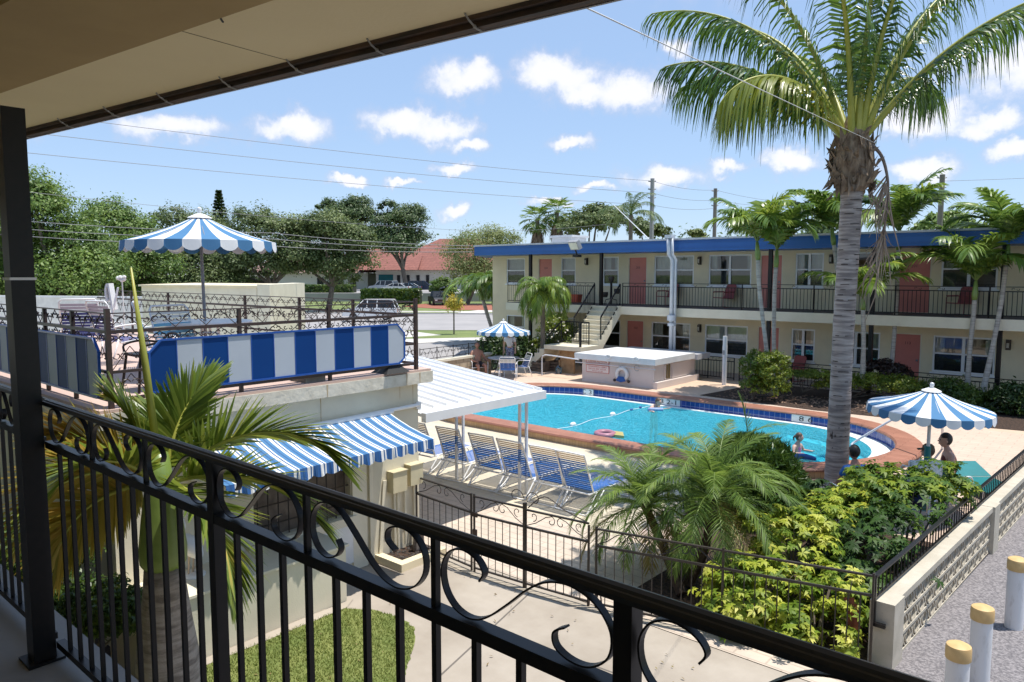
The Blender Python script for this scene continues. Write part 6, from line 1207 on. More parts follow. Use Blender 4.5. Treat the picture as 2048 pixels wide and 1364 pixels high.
# ---- garden fence and gate
FL = [V((-8.17,7.22,0)), V((-6.93,7.12,0)), V((-6.87,7.115,0)), V((-6.02,7.18,0)), V((-5.08,7.28,0)), V((-4.98,7.30,0)), V((-3.5,7.65,0)), V((-2.02,8.0,0))]
def fence_panel(t, A, B_, h, band, scr=True, n=None, legs=.06):
    u = (B_-A).normalized(); L = (B_-A).length; up = V((0,0,1))
    b = MB(); b.tube([A+up*(h-band), B_+up*(h-band)], 0, flat=(.025,.03), up=up); b.build('rail', IRON3, t); b = MB(); b.tube([A+up*legs, B_+up*legs], 0, flat=(.02,.025), up=up); b.build('bottom_rail', IRON3, t)
    b = MB(); b.tube([A+up*h, B_+up*h], 0, flat=(.02,.03), up=up); b.build('top_rail', IRON3, t)
    b = MB(); n = n or max(2, round(L/.125))
    for k in range(1, n): q = A+u*(L*k/n); b.cyl(q+up*legs, q+up*(h-band), .0075, n=4)
    b.build('bar_panel', IRON3, t)
    if scr:
        b = MB(); z0 = h-band; m = max(1, round(L/.9)); s = L/m
        for k in range(m):
            P = lambda x, z: A+u*(k*s+x)+up*(z0+z)
            for sg, xo in ((1,.0),(-1,s)):
                b.tube([P(xo+sg*x, z) for x, z in ((0.02,.02),(s*.18,band*.35),(s*.34,band*.80),(s*.44,band*.92))], .006, 4); b.tube([P(xo+sg*(s*.42+x), band*.62+z) for x, z in spiral((0,0), band*.32, .012, pi/2, pi/2-sg*0-5.4, 12)], .006, 4)
                b.tube([P(xo+sg*(s*.14+x), band*.70+z) for x, z in spiral((0,0), band*.28, .012, -pi/2, -pi/2+5.2, 12)], .006, 4)
        b.build('scrollwork', IRON3, t)
def fpost(t, q, h, r=.011): b = MB(); b.box(q.x-r,q.x+r,q.y-r,q.y+r,0,h); b.build('post', IRON3, t)
gt = thing('garden_gate', 'brown iron gate leaf with scrolled top beside the building corner', 'gate', FL[0]); fence_panel(gt, FL[0], FL[1], 1.08, .25, n=9); fpost(gt, FL[0], 1.12); fpost(gt, FL[1], 1.1)
gt = thing('garden_gate', 'brown iron gate leaf with latch, second from the building', 'gate', FL[2]); fence_panel(gt, FL[2], FL[3], 1.07, .25, n=7); fpost(gt, FL[2], 1.1)
b = MB(); q = FL[2].lerp(FL[3],.05); b.box(q.x-.03,q.x+.03,q.y-.05,q.y-.02,.35,.62); b.box(q.x-.05,q.x+.05,q.y-.05,q.y-.03,.80,.86); b.build('latch', IRON2, gt)
ft = thing('garden_fence', 'brown iron fence section with swan neck scrolls right of the gate', 'fence', FL[3]); fence_panel(ft, FL[3], FL[4], 1.05, .23, n=8); fpost(ft, FL[3], 1.14, .02)
b = MB(); A = FL[3]; u = (FL[4]-FL[3]).normalized()
for sg in (1,-1): b.tube([A+u*(sg*(.14+x))+V((0,0,1.20+z)) for x, z in spiral((0,0), .12, .03, pi, pi+sg*0-5.2, 12)], .007, 4)
b.tube(smooth_path([A+u*.05+V((0,0,1.08)),A+u*.3+V((0,0,1.27)),A+u*.6+V((0,0,1.15)),A+u*.92+V((0,0,1.06))],5), .008, 4); b.build('finial_scroll', IRON3, ft)
ft = thing('garden_fence', 'long brown iron fence in front of the date palms and yellow shrubs', 'fence', FL[5])
for i in (5,6): fence_panel(ft, FL[i], FL[i+1], 1.0, .21, scr=(i==5), n=13)
for q in (FL[4], FL[5], FL[6], FL[7]): fpost(ft, q, 1.03)
b = MB(); q = FL[5]; b.tube([q+V((-.07,-.05,.02)),q+V((-.02,-.05,.42)),q+V((.03,-.05,.40)),q+V((.05,-.05,.15)),q+V((.09,-.05,.30)),q+V((.12,-.05,.1))], .011, 5); b.build('latch', IRON2, ft)
g = MB(); g.tube([(p.x,p.y-.05,-.004) for p in FL], 0, flat=(.012,.10), up=(0,0,1)); struct(g.build('kerb_strip', mat('kerb_concrete', (.42,.36,.28), rough=.9)))
# ---- breeze block wall
t = thing('breeze_block_wall', 'cream breeze block wall with solid piers between garden and car park', 'wall', (-1.75,11,0)); BW = mat('cream_block_paint', (.58,.52,.42), (.47,.42,.33), .8, scale=4, bump=.3, bscale=60)
def wp(y, o=0., z=0.): return V((wallx(y)+o, y, z))
def wbox(b, y0, y1, o0, o1, z0, z1): b.hexa([wp(y0,o0,z0),wp(y0,o1,z0),wp(y1,o1,z0),wp(y1,o0,z0),wp(y0,o0,z1),wp(y0,o1,z1),wp(y1,o1,z1),wp(y1,o0,z1)])
HW = .62; piers = [8.28, 12.75, 17.2, 21.6]
for y in piers: b = MB(); wbox(b, y-.16, y+.16, -.21, .03, -.05, HW+.075); b.build('pier', BW, t)
b = MB(); wbox(b, 8.45, 24.4, -.19, -.0, HW, HW+.07); b.build('cap', BW, t)
for a, e in zip(piers, piers[1:]+[24.5]):
    b = MB(); y0, y1 = a+.16, e-.16; n = round((y1-y0)/.155); s = (y1-y0)/n; rows = 3; rh = HW/rows
    for k in range(rows+1): wbox(b, y0, y1, -.15, -.02, max(-.04, k*rh-.016), min(HW-.001, k*rh+.016))
    for r_i in range(rows):
        for k in range(n):
            for sg in (1,-1):
                P = [wp(y0+s*(k+.5)+sg*s*(.5-.46*sin(pi*v/6)) if (k+r_i)%2 else y0+s*(k+.5)+sg*s*(.04+.46*sin(pi*v/6)), -.085, r_i*rh+.016+(rh-.032)*v/6) for v in range(7)]; b.tube(P, 0, flat=(.12,.018), up=(1,0,0), caps=False)
    b.build('block_panel', BW, t)
t = thing('wall_top_railing', 'black iron railing along the top of the breeze block wall', 'railing', wp(8.3,-.2,HW)); zr0, zr1 = HW+.11, HW+.35
for ya, yb in ((8.08,12.0),(12.05,18.1),(18.15,24.3)):
    b = MB(); b.tube([wp(ya,-.16,zr1), wp(yb,-.16,zr1)], 0, flat=(.02,.045), up=(0,0,1)); b.build('top_rail', IRON, t)
    b = MB(); b.tube([wp(ya,-.16,zr0), wp(yb,-.16,zr0)], 0, flat=(.02,.03), up=(0,0,1)); n = int((yb-ya)/.12)
    for k in range(n+1): b.cyl(wp(ya+(yb-ya)*k/n,-.16,zr0-(.05 if k%6==0 else 0)), wp(ya+(yb-ya)*k/n,-.16,zr1), .008, n=4)
    b.build('bar_panel', IRON, t)
b = MB(); q = wp(8.08,-.16,0); b.box(q.x-.02,q.x+.02,q.y-.02,q.y+.02,.45,zr1+.02); b.box(q.x-.02,q.x+.12,q.y-.02,q.y+.02,.44,.48); b.build('post', IRON, t)
# bollards
OCH = mat('ochre_cap_paint', (.70,.48,.21), (.60,.39,.16), .55, scale=9)
BOLW = mat('bollard_white_paint', (.78,.77,.76), (.55,.53,.50), .55, scale=7, lo=.28, hi=.45, stretch=(1.5,1.5,.5))
for (px, py), lab in (((1918,1287),'white bollard with ochre cap nearest the balcony'),((1966,1212),'white bollard with ochre cap, middle one of the three'),((2036,1116),'white bollard with ochre cap farthest from the balcony')):
    p = gz(px,py,.82); t = thing('bollard', lab, 'bollard', (p.x,p.y,0), 0, 'white bollards in the car park'); L = V((p.x,p.y,-.02))
    b = MB(); b.lathe([(.095,0),(.095,.70)], L, 24); b.build('pipe', BOLW, t, 'auto'); b = MB(); b.lathe([(.102,.701),(.104,.71),(.104,.80),(.098,.825),(.06,.845),(.0,.85)], L, 24, False); b.build('cap', OCH, t, 'auto')
# ---- house, cars and poles beyond the street
def CP(px, d, z, b=0.): p = gd(px, 547, d); p = p+CF*b; p.z = z; return p
h = thing('red_roof_house', 'long white house with red tiled hip roof and slit windows across the street', 'house', CP(860,140,0)); HWALL = mat('white_house_wall', (.72,.70,.64), (.66,.64,.58), .8, scale=.3)
def hexcam(b, px0, px1, d0, d1, z0, z1):
    A, B_ = gd(px0,547,d0), gd(px1,547,d0); o = CF*(d1-d0); q = [A, B_, B_+o, A+o]; b.hexa([V((p.x,p.y,z0)) for p in q]+[V((p.x,p.y,z1)) for p in q])
b = MB(); hexcam(b, 752, 1010, 140, 158, 0, 4.7); b.build('wall', HWALL, h)
RT = brickmat('red_roof_tile', (.33,.125,.095), (.27,.10,.075), (.2,.07,.055), .5, .35, .03, .8, axes='XZ', noise=.3, bump=.6)
b = MB(); A, B_ = gd(742,541,138), gd(1020,541,138); A.z = B_.z = 4.75; C, D = B_+CF*22, A+CF*22; R1, R2 = gd(880,547,149), gd(985,547,149); R1.z = R2.z = 11.0
b.add([A,B_,C,D,R1,R2], [(0,1,5,4),(1,2,5),(2,3,4,5),(3,0,4)]); b.build('roof', RT, h)
A, B_ = gd(700,547,136), gd(835,547,136); b = MB(); A.z = B_.z = 4.75; R1, R2 = gd(735,547,146), gd(850,547,146); R1.z = R2.z = 8.9; C, D = B_+CF*20, A+CF*20; b.add([A,B_,C,D,R1,R2], [(0,1,5,4),(1,2,5),(2,3,4,5),(3,0,4)]); b.build('roof', RT, h)['label'] = 'lower roof of the side wing'
b = MB(); hexcam(b, 757, 786, 139.8, 139.95, .3, 3.9); b.build('window', mat('teal_glass', (.03,.16,.19), rough=.1), h)
for x in (797,816,836,855,908,930): b = MB(); hexcam(b, x-3, x+3, 139.8, 139.95, .5, 3.8); b.build('window', DARK, h)
h2 = thing('white_bungalow', 'white bungalow half hidden behind the oak trunks', 'house', CP(600,145,0)); b = MB(); hexcam(b, 500, 735, 145, 160, 0, 4.2); b.build('wall', HWALL, h2)
b = MB(); A, B_ = gd(490,547,143), gd(745,547,143); A.z = B_.z = 4.25; C, D = B_+CF*20, A+CF*20; R1, R2 = gd(560,547,153), gd(690,547,153); R1.z = R2.z = 8; b.add([A,B_,C,D,R1,R2], [(0,1,5,4),(1,2,5),(2,3,4,5),(3,0,4)]); b.build('roof', mat('brown_shingle', (.26,.16,.13), (.2,.12,.1), .85), h2)
for x in (520,545,640,680,705): b = MB(); hexcam(b, x-6, x+6, 144.8, 144.95, .8, 3.2); b.build('window', DARK, h2)
ob = thing('cream_outbuilding', 'flat topped cream outbuilding beyond the roof terrace', 'building', CP(410,30,0))
b = MB(); A, B_ = gd(283,577,34), gd(513,573,30.5); A.z = B_.z = 0; n_ = CF*6; q = [A,B_,B_+n_,A+n_]; b.prism([(p.x,p.y) for p in q], -.05, 3.52); b.build('wall', CREAM2, ob)
b = MB(); q2 = [A-CR*.1-CF*.1,B_+CR*.1-CF*.1,B_+n_+CR*.1,A+n_-CR*.1]; b.prism([(p.x,p.y) for p in q2], 3.521, 3.60); b.build('roof', CREAM, ob)
b = MB(); A = gd(514,573,30.4); B_ = gd(539,570,29.6); q = [A,B_,B_+CF*5,A+CF*5]; b.prism([(p.x,p.y) for p in q], -.05, 3.66); b.build('pier', CREAM2, ob)
lw = thing('boundary_wall', 'long low white boundary wall beyond the terrace at the left', 'wall', CP(200,48,0)); b = MB(); A, B_ = gd(-120,590,50), gd(345,590,46); q = [A,B_,B_+CF*.3,A+CF*.3]; b.prism([(p.x,p.y) for p in q], -.05, 2.55); b.build('wall', mat('white_wall_paint', (.74,.72,.67), rough=.8), lw); b = MB(); q = [A-CF*.06,B_-CF*.06,B_+CF*.36,A+CF*.36]; b.prism([(p.x,p.y) for p in q], 2.551, 2.66); b.build('cap', WHITE, lw)
TYRE = mat('tyre_rubber', (.02,.02,.02), rough=.8); CGL = mat('car_glass', (.015,.018,.022), rough=.06); CHR = mat('wheel_alloy', (.5,.5,.52), rough=.3, metal=.8)
def car(name, label, cat, paint, loc, rz, kind, group='vehicles across the street'):
    """front towards +X locally"""
    t = thing(name, label, cat, (0,0,0), 0, group)
    pr = {'suv':(4.7,1.9,[(-2.3,.35),(-2.35,.9),(-2.25,1.05),(1.0,1.08),(2.2,.92),(2.35,.75),(2.33,.35)],[(-2.2,1.06),(-1.95,1.68),(-1.6,1.75),(.2,1.74),(.55,1.68),(1.2,1.09)]),
          'sedan':(4.5,1.8,[(-2.2,.3),(-2.25,.85),(-2.1,.95),(.9,.95),(2.1,.8),(2.25,.6),(2.22,.3)],[(-1.7,.96),(-1.0,1.36),(-.6,1.42),(.2,1.4),(.5,1.34),(1.3,.97)]),
          'pickup':(5.4,1.95,[(-2.6,.45),(-2.65,1.1),(1.2,1.12),(2.5,1.02),(2.65,.8),(2.62,.45)],[(-1.0,1.12),(-.85,1.75),(-.5,1.82),(.5,1.8),(.75,1.72),(1.35,1.13)])}[kind]
    L, W, body, cab = pr; b = MB(); w = W/2; n = len(body)
    for s in (0,): b.add([(x,-w*.97,z) for x,z in body]+[(x,-w,.5*z+.35) for x,z in body]+[(x,w,.5*z+.35) for x,z in body]+[(x,w*.97,z) for x,z in body], [tuple(range(n-1,-1,-1)), tuple(range(3*n,4*n))]+[(k*n+i, k*n+(i+1)%n, (k+1)*n+(i+1)%n, (k+1)*n+i) for k in range(3) for i in range(n)]) if False else b.extr([(x,-w,z) for x,z in body], (0,W,0))
    b.build('body', paint, t)
    b = MB(); n = len(cab); wi = lambda z: w-.05-.16*(z-cab[0][1])/.7; b.add([(x,-wi(z),z) for x,z in cab]+[(x,wi(z),z) for x,z in cab], [tuple(range(n)), tuple(range(2*n-1,n-1,-1))]+[(i, n+i, n+(i+1)%n, (i+1)%n) for i in range(n)]); b.build('cabin', CGL, t)
    b = MB(); tz = max(z for x,z in cab); xs = [x for x,z in cab if z > tz-.09]; b.box(min(xs),max(xs),-wi(tz)+.0,wi(tz),tz-.09,tz+.03)
    for x0, x1 in ((cab[0],cab[1]),(cab[-1],cab[-2])):
        for s in (-1,1): b.tube([(x0[0],s*wi(x0[1]),x0[1]),(x1[0],s*wi(x1[1]),x1[1])], .04, 4)
    for xm in (-.6,.25): 
        for s in (-1,1): b.tube([(xm,s*(wi(1.1)+.005),cab[0][1]),(xm-.05,s*(wi(tz)+.005),tz)], .05, 4)
    b.build('roof', paint, t)
    for x in (-L*.29,L*.30):
        for s in (-1,1):
            b = MB(); b.cyl((x,s*(w-.2),.33),(x,s*(w+.02),.33),.33,n=16); wh = b.build('wheel', TYRE, t); b = MB(); b.cyl((x,s*(w+.021),.33),(x,s*(w+.03),.33),.20,n=12); b.build('rim', CHR, wh)
    for s in (-1,1):
        b = MB(); b.box(L/2-.06,L/2-.0,s*w*.72-.16,s*w*.72+.16,.62,.78); b.build('headlight', mat('headlight_lens', (.7,.7,.68), rough=.1), t); b = MB(); b.box(-L/2-.02,-L/2+.04,s*w*.8-.1,s*w*.8+.1,.7,.95); b.build('tail_light', mat('tail_lens', (.35,.02,.02), rough=.2), t)
    b = MB(); b.box(L/2-.05,L/2+.03,-w*.95,w*.95,.36,.56); b.box(-L/2-.05,-L/2+.05,-w*.95,w*.95,.36,.56); b.build('bumper', mat('bumper_grey', (.12,.12,.12), rough=.5), t)
    return place(t, loc, rz)
def paint(n, c): return mat(n, c, rough=.25, coat=.6, scale=.5)
car('parked_car', 'white minivan driving along the street behind the terrace railing', 'minivan', paint('white_car_paint', (.85,.85,.85)), CP(742,64,.12), YAW+pi, 'suv')
car('parked_car', 'silver car parked leftmost in front of the red roofed house', 'car', paint('silver_car_paint', (.42,.45,.48)), CP(768,118,1.2), YAW+radians(160), 'suv')
car('parked_car', 'white car parked between the silver car and the dark van', 'car', paint('white_sedan_paint', (.7,.7,.7)), CP(793,114,1.2), YAW+radians(165), 'sedan')
car('parked_car', 'blue grey car parked behind the clipped hedge', 'car', paint('blue_grey_car_paint', (.12,.18,.24)), CP(812,115,1.2), YAW+radians(170), 'sedan')
car('parked_car', 'dark blue van parked right of the light coloured cars', 'van', paint('navy_car_paint', (.015,.025,.06)), CP(843,117,1.2), YAW+radians(5), 'suv')
car('parked_pickup', 'dark pickup standing nose forward on the red mulch', 'pickup', paint('black_car_paint', (.02,.024,.028)), CP(876,98,-.03), YAW-radians(75), 'pickup')
t = thing('yellow_sapling', 'yellow leaved sapling on a thin stem at the street verge', 'tree', gz(908,668,0)); c = gz(908,668,0); b = MB(); b.cyl(c, V((c.x,c.y,1.6)), .05, n=6); b.build('trunk', BARK, t)
p_, n_ = clump_points([((c.x,c.y,1.9),(.55,.55,.75))], 1600, 5, 20, .25, .3); leaves_mesh('crown', t, leaf('yellow_tree_leaves', [(0,(.22,.24,.03)),(.5,(.5,.42,.05)),(1,(.62,.48,.08))], .6), p_, n_, .16, 6, .5)
for k, (px, pt, d, lab, wd) in enumerate(((1305,357,62,'tall grey utility pole left of the others above the motel roof',.17),(1431,377,70,'grey utility pole second from the left above the motel roof',.17),(1590,401,84,'short distant utility pole between the slim palms',.15),(1885,349,52,'grey utility pole rising at the right above the motel roof',.17))):
    top = gd(px,pt,d); t = thing('utility_pole', lab, 'utility pole', (top.x,top.y,0), 0, 'utility poles behind the motel'); b = MB(); b.cyl((top.x,top.y,0), top, wd*1.2, wd, 8); b.build('pole', WOODPOLE if k else mat('grey_concrete_pole', (.36,.35,.35), rough=.8), t)
    for j, dz in enumerate((.25,.9,1.6)):
        b = MB(); q = top-V((0,0,dz)); b.tube([q-CR*.1, q-CR*.35+V((0,0,.05))], .06, 5); b.tube([q+CR*.1, q+CR*.3+V((0,0,.05))], .05, 5); b.build('insulator', GREY, t)
def wire(label, pts, r=.012, sag=0, m=None, name='power_line', group='power lines'):
    P = [V(p) for p in pts]; out = []
    for a, e in zip(P, P[1:]): out += [a.lerp(e, i/14)-V((0,0,sag*4*(i/14)*(1-i/14))) for i in range(14)]
    out.append(P[-1]); b = MB(); b.tube(out, r, 4); return tag(b.build(name, m or IRON3), label, 'cable', group)
WG = mat('grey_cable', (.20,.20,.22), rough=.6)
wire('highest power line, crossing the whole sky from the soffit to the utility poles', [gd(150,238,36), gd(1305,362,62), gd(1431,380,70), gd(1590,404,84)], .014, .25, WG)
wire('middle power line across the sky just below the highest one', [gd(60,265,36), gd(1305,386,62), gd(1431,400,70), gd(1590,412,84)], .014, .25, WG)
wire('lower power line across the sky below the middle one', [gd(-20,298,36), gd(1305,410,62), gd(1431,416,70)], .014, .25, WG)
wire('thin power line skimming the treetops at the left', [gd(-20,375,40), gd(960,462,66), gd(1305,436,62)], .012, .3, WG)
wire('upper of the three service cables running to the motel roof', [gd(-40,435,30), gd(545,466,33), V((-24.2,24.9,5.38))], .013, .1, WG)
wire('middle of the three service cables running to the motel roof', [gd(-40,452,30), gd(545,478,33), V((-24.1,24.9,5.25))], .013, .1, WG)
wire('lowest of the three service cables running to the motel roof', [gd(-40,466,30), gd(545,492,33), V((-24.0,24.9,5.1))], .013, .1, WG)
wire('power line leaving the right utility pole towards the frame edge', [gd(1885,362,52), gd(2300,340,46)], .012, .1, WG)
wire('pale straight cable from the soffit to the coconut palm crown', [gz(1150,5,5.02), gd(1752,287,13.3)], .0034, .0, mat('white_cable', (.72,.72,.72), rough=.5))
wire('pale guy wire slanting down to the motel roof beside the tall utility pole', [gd(1228,410,50), gd(1298,478,34)], .03, 0, WHITE)
# egret statue on the ledge
EG = gz(385,1150,.73); t = thing('egret_statue', 'white egret statue standing on the sunlit ledge', 'statue', EG); m = mat('white_statue_paint', (.80,.79,.78), (.72,.71,.70), .4, scale=5)
b = MB(); pts = [V((-.13,0,.22)),V((-.04,0,.30)),V((.07,0,.37)),V((.13,0,.46)),V((.10,0,.56)),V((.14,0,.64)),V((.20,0,.65))]; a = YAW+radians(160); Rm = Matrix.Rotation(a,3,'Z'); b.tube([EG+Rm@p for p in smooth_path(pts,4)], [.03+.08*sin(pi*min(1,i/13)) if i < 12 else .035-.0005*i for i in range(25)], 10); b.build('body', m, t, True)
b = MB(); b.tube([EG+Rm@V((.19,0,.65)), EG+Rm@V((.32,0,.62))], [.018,.003], 6); b.build('beak', mat('yellow_beak', (.6,.4,.06), rough=.5), t)
for s in (-1,1): b = MB(); b.tube([EG+Rm@V((0,s*.035,.26)), EG+Rm@V((.02,s*.035,.0))], .011, 6); b.build('leg', mat('statue_legs', (.55,.42,.3), rough=.6), t)
b = MB(); b.lathe([(.14,0),(.14,.015),(.12,.025)], EG, 16); b.build('base', m, t)
# ================================================================ people
def skinmesh(verts, edges, radii, root=0, sub=2):
    me = bpy.data.meshes.new('s'); me.from_pydata([tuple(v) for v in verts], edges, []); o = bpy.data.objects.new('s', me); COL.objects.link(o)
    md = o.modifiers.new('skin', 'SKIN'); md.use_smooth_shade = True; sv = me.skin_vertices[0].data
    for i, r in enumerate(radii): sv[i].radius = (r, r) if not isinstance(r, tuple) else r; sv[i].use_root = (i == root)
    sb = o.modifiers.new('sub', 'SUBSURF'); sb.levels = sub; sb.render_levels = sub
    bpy.context.view_layer.update(); dg = bpy.context.evaluated_depsgraph_get(); m2 = bpy.data.meshes.new_from_object(o.evaluated_get(dg)); v = [p.co.copy() for p in m2.vertices]; f = [tuple(p.vertices) for p in m2.polygons]
    bpy.data.objects.remove(o); return v, f
def person(label, loc, rz, J, skin, scale=1., clothes=(), hair=None, hat=None, look=0., nod=0., group=None, female=False, child=False):
    """J: joints in local space (facing -Y, x to the figure's left), metres for a 1.75 m adult"""
    loc = V(loc); Mx = Matrix.Translation(loc)@Matrix.Rotation(rz,4,'Z')@Matrix.Scale(scale,4)
    names = ['pelvis','waist','chest','neck','jaw']; vs = [V(J[n]) for n in names]; ed = [(0,1),(1,2),(2,3),(3,4)]; bulk = J.get('bulk',1.)
    ra = [(.135*bulk,.10*bulk),(.125*bulk,.095*bulk),(.145*bulk,.105*bulk),.055,.055]
    ra = [.12*bulk,.115*bulk,.135*bulk,.055,.052]; idx = {n:i for i,n in enumerate(names)}
    def addv(n, p, r, par): idx[n] = len(vs); vs.append(V(p)); ra.append(r); ed.append((idx[par], idx[n]))
    for s, S in ((1,'l'),(-1,'r')):
        addv('sh'+S, J['sh'+S], .062*bulk**.5, 'chest'); addv('el'+S, J['el'+S], .042, 'sh'+S); addv('wr'+S, J['wr'+S], .028, 'el'+S)
        h = (V(J['wr'+S])-V(J['el'+S])).normalized(); palm = V(J['wr'+S])+h*.055; addv('pa'+S, palm, (.032), 'wr'+S)
        side = h.cross(V((0,0,1))); side = side.normalized() if side.length > .1 else V((0,1,0)); cl = h.cross(side).normalized()
        for k, (off, ln) in enumerate(((-.028,.058),(-.010,.070),(.009,.066),(.027,.052))):
            b0 = palm+side*off+h*.035; addv(f'f{k}{S}', b0, .0095, 'pa'+S); addv(f'g{k}{S}', b0+h*ln*.55-cl*.012*s, .0085, f'f{k}{S}'); addv(f'k{k}{S}', b0+h*ln*.85-cl*.032*s, .0075, f'g{k}{S}')
        addv('t0'+S, palm-side*.036+h*.0, .011, 'pa'+S); addv('t1'+S, palm-side*.052+h*.03-cl*.012*s, .009, 't0'+S)
        addv('hi'+S, J['hi'+S], .092*bulk**.7, 'pelvis'); addv('kn'+S, J['kn'+S], .058, 'hi'+S); addv('an'+S, J['an'+S], .038, 'kn'+S); addv('to'+S, J['to'+S], .034, 'an'+S)
    v, f = skinmesh(vs, ed, ra, 0, 2); b = MB(); b.add(v, f)
    hc = V(J['head']); st = len(b.v); hr = .1
    b.ball((0,0,0), hr, 18, (.80,.98,1.18), 14)
    for i in range(st, len(b.v)):            # jaw, brow, chin
        x, y, z = b.v[i]; t_ = max(0, -z/(.118)); k = 1-.30*t_**1.5; b.v[i] = (x*k, y*(1-.12*t_)-(.012*t_ if y < 0 else -.01*t_), z)
    b.extr([(0,-.088,.022),(-.015,-.092,-.024),(0,-.122,-.020),(.015,-.092,-.024)], (0,.012,0))      # nose
    for s in (-1,1): b.ball((s*.080,.006,-.005), .026, 8, (.4,.8,1.15))
    b.tube([(-.026,-.088,-.055),(0,-.096,-.057),(.026,-.088,-.055)], .0075, 6)
    HM = Matrix.Translation(hc)@Matrix.Rotation(look,4,'Z')@Matrix.Rotation(nod,4,'X')@Matrix.Scale(1.12 if child else 1,4); b.xf(HM, st); b.xf(Mx)
    o = b.build('person', skin, None, True, org=loc); tag(o, label, 'person', group)
    e = MB()
    for s in (-1,1): e.ball((s*.033,-.086,.014), .0125, 8, (1.2,.6,.8))
    e.xf(HM); e.xf(Mx); e.build('eyes', EYEM, o)
    if hair:
        hm, style = hair; q = MB(); q.ball((0,.012,.022), .108, 18, (.82,.96,1.08), 12); keep = []
        lo = -.05 if style != 'long' else -.16
        fs = []
        for fc in q.f:
            c = sum((V(q.v[i]) for i in fc), V())/len(fc)
            if (c.z > .045+max(0,-c.y)*.35) or (c.y > .015 and c.z > lo-.0): fs.append(fc)
        q.f = fs; q.m = [0]*len(fs); q.xf(HM); q.xf(Mx); q.build('hair', hm, o, True)
        if style == 'tail': q = MB(); q.tube([HM@V((0,.11,.04)), HM@V((0,.15,-.02)), HM@V((0,.13,-.12))], [.03,.028,.008], 8); q.xf(Mx); q.build('ponytail', hm, o, True)
    if hat:
        q = MB(); q.lathe([(.0,.135),(.06,.132),(.092,.10),(.100,.045),(.104,.04)][::-1], (0,.008,0), 18, False)
        if hat[1] == 'brim': q.lathe([(.10,.045),(.16,.025),(.165,.022)], (0,.0,0), 20, False)
        else: q.add([(x,y,z) for x,y,z in ((-.075,-.07,.048),(.075,-.07,.048),(.06,-.165,.036),(-.06,-.165,.036),(-.075,-.07,.040),(.075,-.07,.040),(.06,-.165,.028),(-.06,-.165,.028))], [(0,1,2,3),(7,6,5,4),(0,3,7,4),(1,5,6,2),(2,6,7,3)])
        q.xf(HM); q.xf(Mx); q.build('hat', hat[0], o, True)
    for nm, cm, chains in clothes:
        q = MB()
        for pts in chains:                    # each chain: [(joint or point, radius)...] grown as one garment
            pass
        vv, ee, rr = [], [], []; key = {}
        for ch in chains:
            prev = None
            for n, r in ch:
                kx = n if isinstance(n, str) else tuple(n)
                if kx not in key: key[kx] = len(vv); vv.append(V(J[n.split('*')[0]]) if isinstance(n, str) and '*' not in n else (V(J[n.split('*')[0]]).lerp(V(J[n.split('*')[1]]), float(n.split('*')[2])) if isinstance(n, str) else V(n))); rr.append(r)
                if prev is not None and (prev, key[kx]) not in ee: ee.append((prev, key[kx]))
                prev = key[kx]
        v, f = skinmesh(vv, ee, rr, 0, 2); q.add(v, f); q.xf(Mx); q.build(nm, cm, o, True)
    return o
EYEM = mat('dark_eyes', (.03,.02,.018), rough=.2)
SK1 = mat('tanned_skin', (.40,.20,.14), (.36,.175,.12), .55, scale=5); SK2 = mat('fair_skin', (.58,.36,.27), (.54,.32,.24), .55, scale=5); SK3 = mat('light_skin', (.62,.40,.31), (.58,.36,.28), .55, scale=5)
HB = mat('black_hair', (.018,.013,.011), (.03,.022,.018), .5, scale=40); HBR = mat('brown_hair', (.10,.055,.03), (.07,.04,.022), .5, scale=40)
def sitting(seat=.40, arm='rest', lean=.0):
    z = seat+.10; J = dict(pelvis=(0,.05,z), waist=(0,.06+lean*.3,z+.18), chest=(0,.05+lean*.6,z+.38), neck=(0,.03+lean,z+.56), jaw=(0,.0+lean,z+.63), head=(0,-.015+lean,z+.72),
      hil=(.10,.0,z-.01), hir=(-.10,.0,z-.01), knl=(.14,-.42,z+.03), knr=(-.14,-.42,z+.03), anl=(.14,-.46,.09), anr=(-.14,-.44,.09), tol=(.15,-.60,.035), tor=(-.15,-.58,.035),
      shl=(.19,.05+lean*.7,z+.46), shr=(-.19,.05+lean*.7,z+.46), ell=(.27,-.02,z+.20), elr=(-.27,-.02,z+.20), wrl=(.20,-.24,z+.12), wrr=(-.20,-.24,z+.12))
    if arm == 'arms': J.update(ell=(.31,.0,z+.19), elr=(-.31,.0,z+.19), wrl=(.30,-.25,z+.16), wrr=(-.16,-.20,z+.14))
    return J
def shorts(m, r=1.): return ('shorts', m, [[('pelvis',.128*r),('hil',.108*r),('hil*knl*.75',.088*r)],[('pelvis',.128*r),('hir',.108*r),('hir*knr*.75',.088*r)]])
def shirt(m, r=1., sl=.55): return ('shirt', m, [[('pelvis*waist*.4',.135*r),('waist',.130*r),('chest',.150*r),('chest*neck*.75',.085*r)],[('chest',.150*r),('shl',.075*r),(f'shl*ell*{sl}',.062*r)],[('chest',.150*r),('shr',.075*r),(f'shr*elr*{sl}',.062*r)]])
def tank(m, r=1.): return ('tank_top', m, [[('pelvis*waist*.3',.130*r),('waist',.126*r),('chest',.145*r),('chest*neck*.45',.10*r)]])
BLK = mat('black_shorts_cloth', (.025,.025,.03), rough=.8); WSH = mat('white_shirt_cloth', (.75,.75,.77), (.68,.68,.71), .8, scale=6); NVS = mat('navy_print_cloth', (.02,.03,.14), (.30,.33,.45), .8, scale=28, lo=.5, hi=.56); BSH = mat('blue_shirt_cloth', (.03,.13,.40), rough=.8)
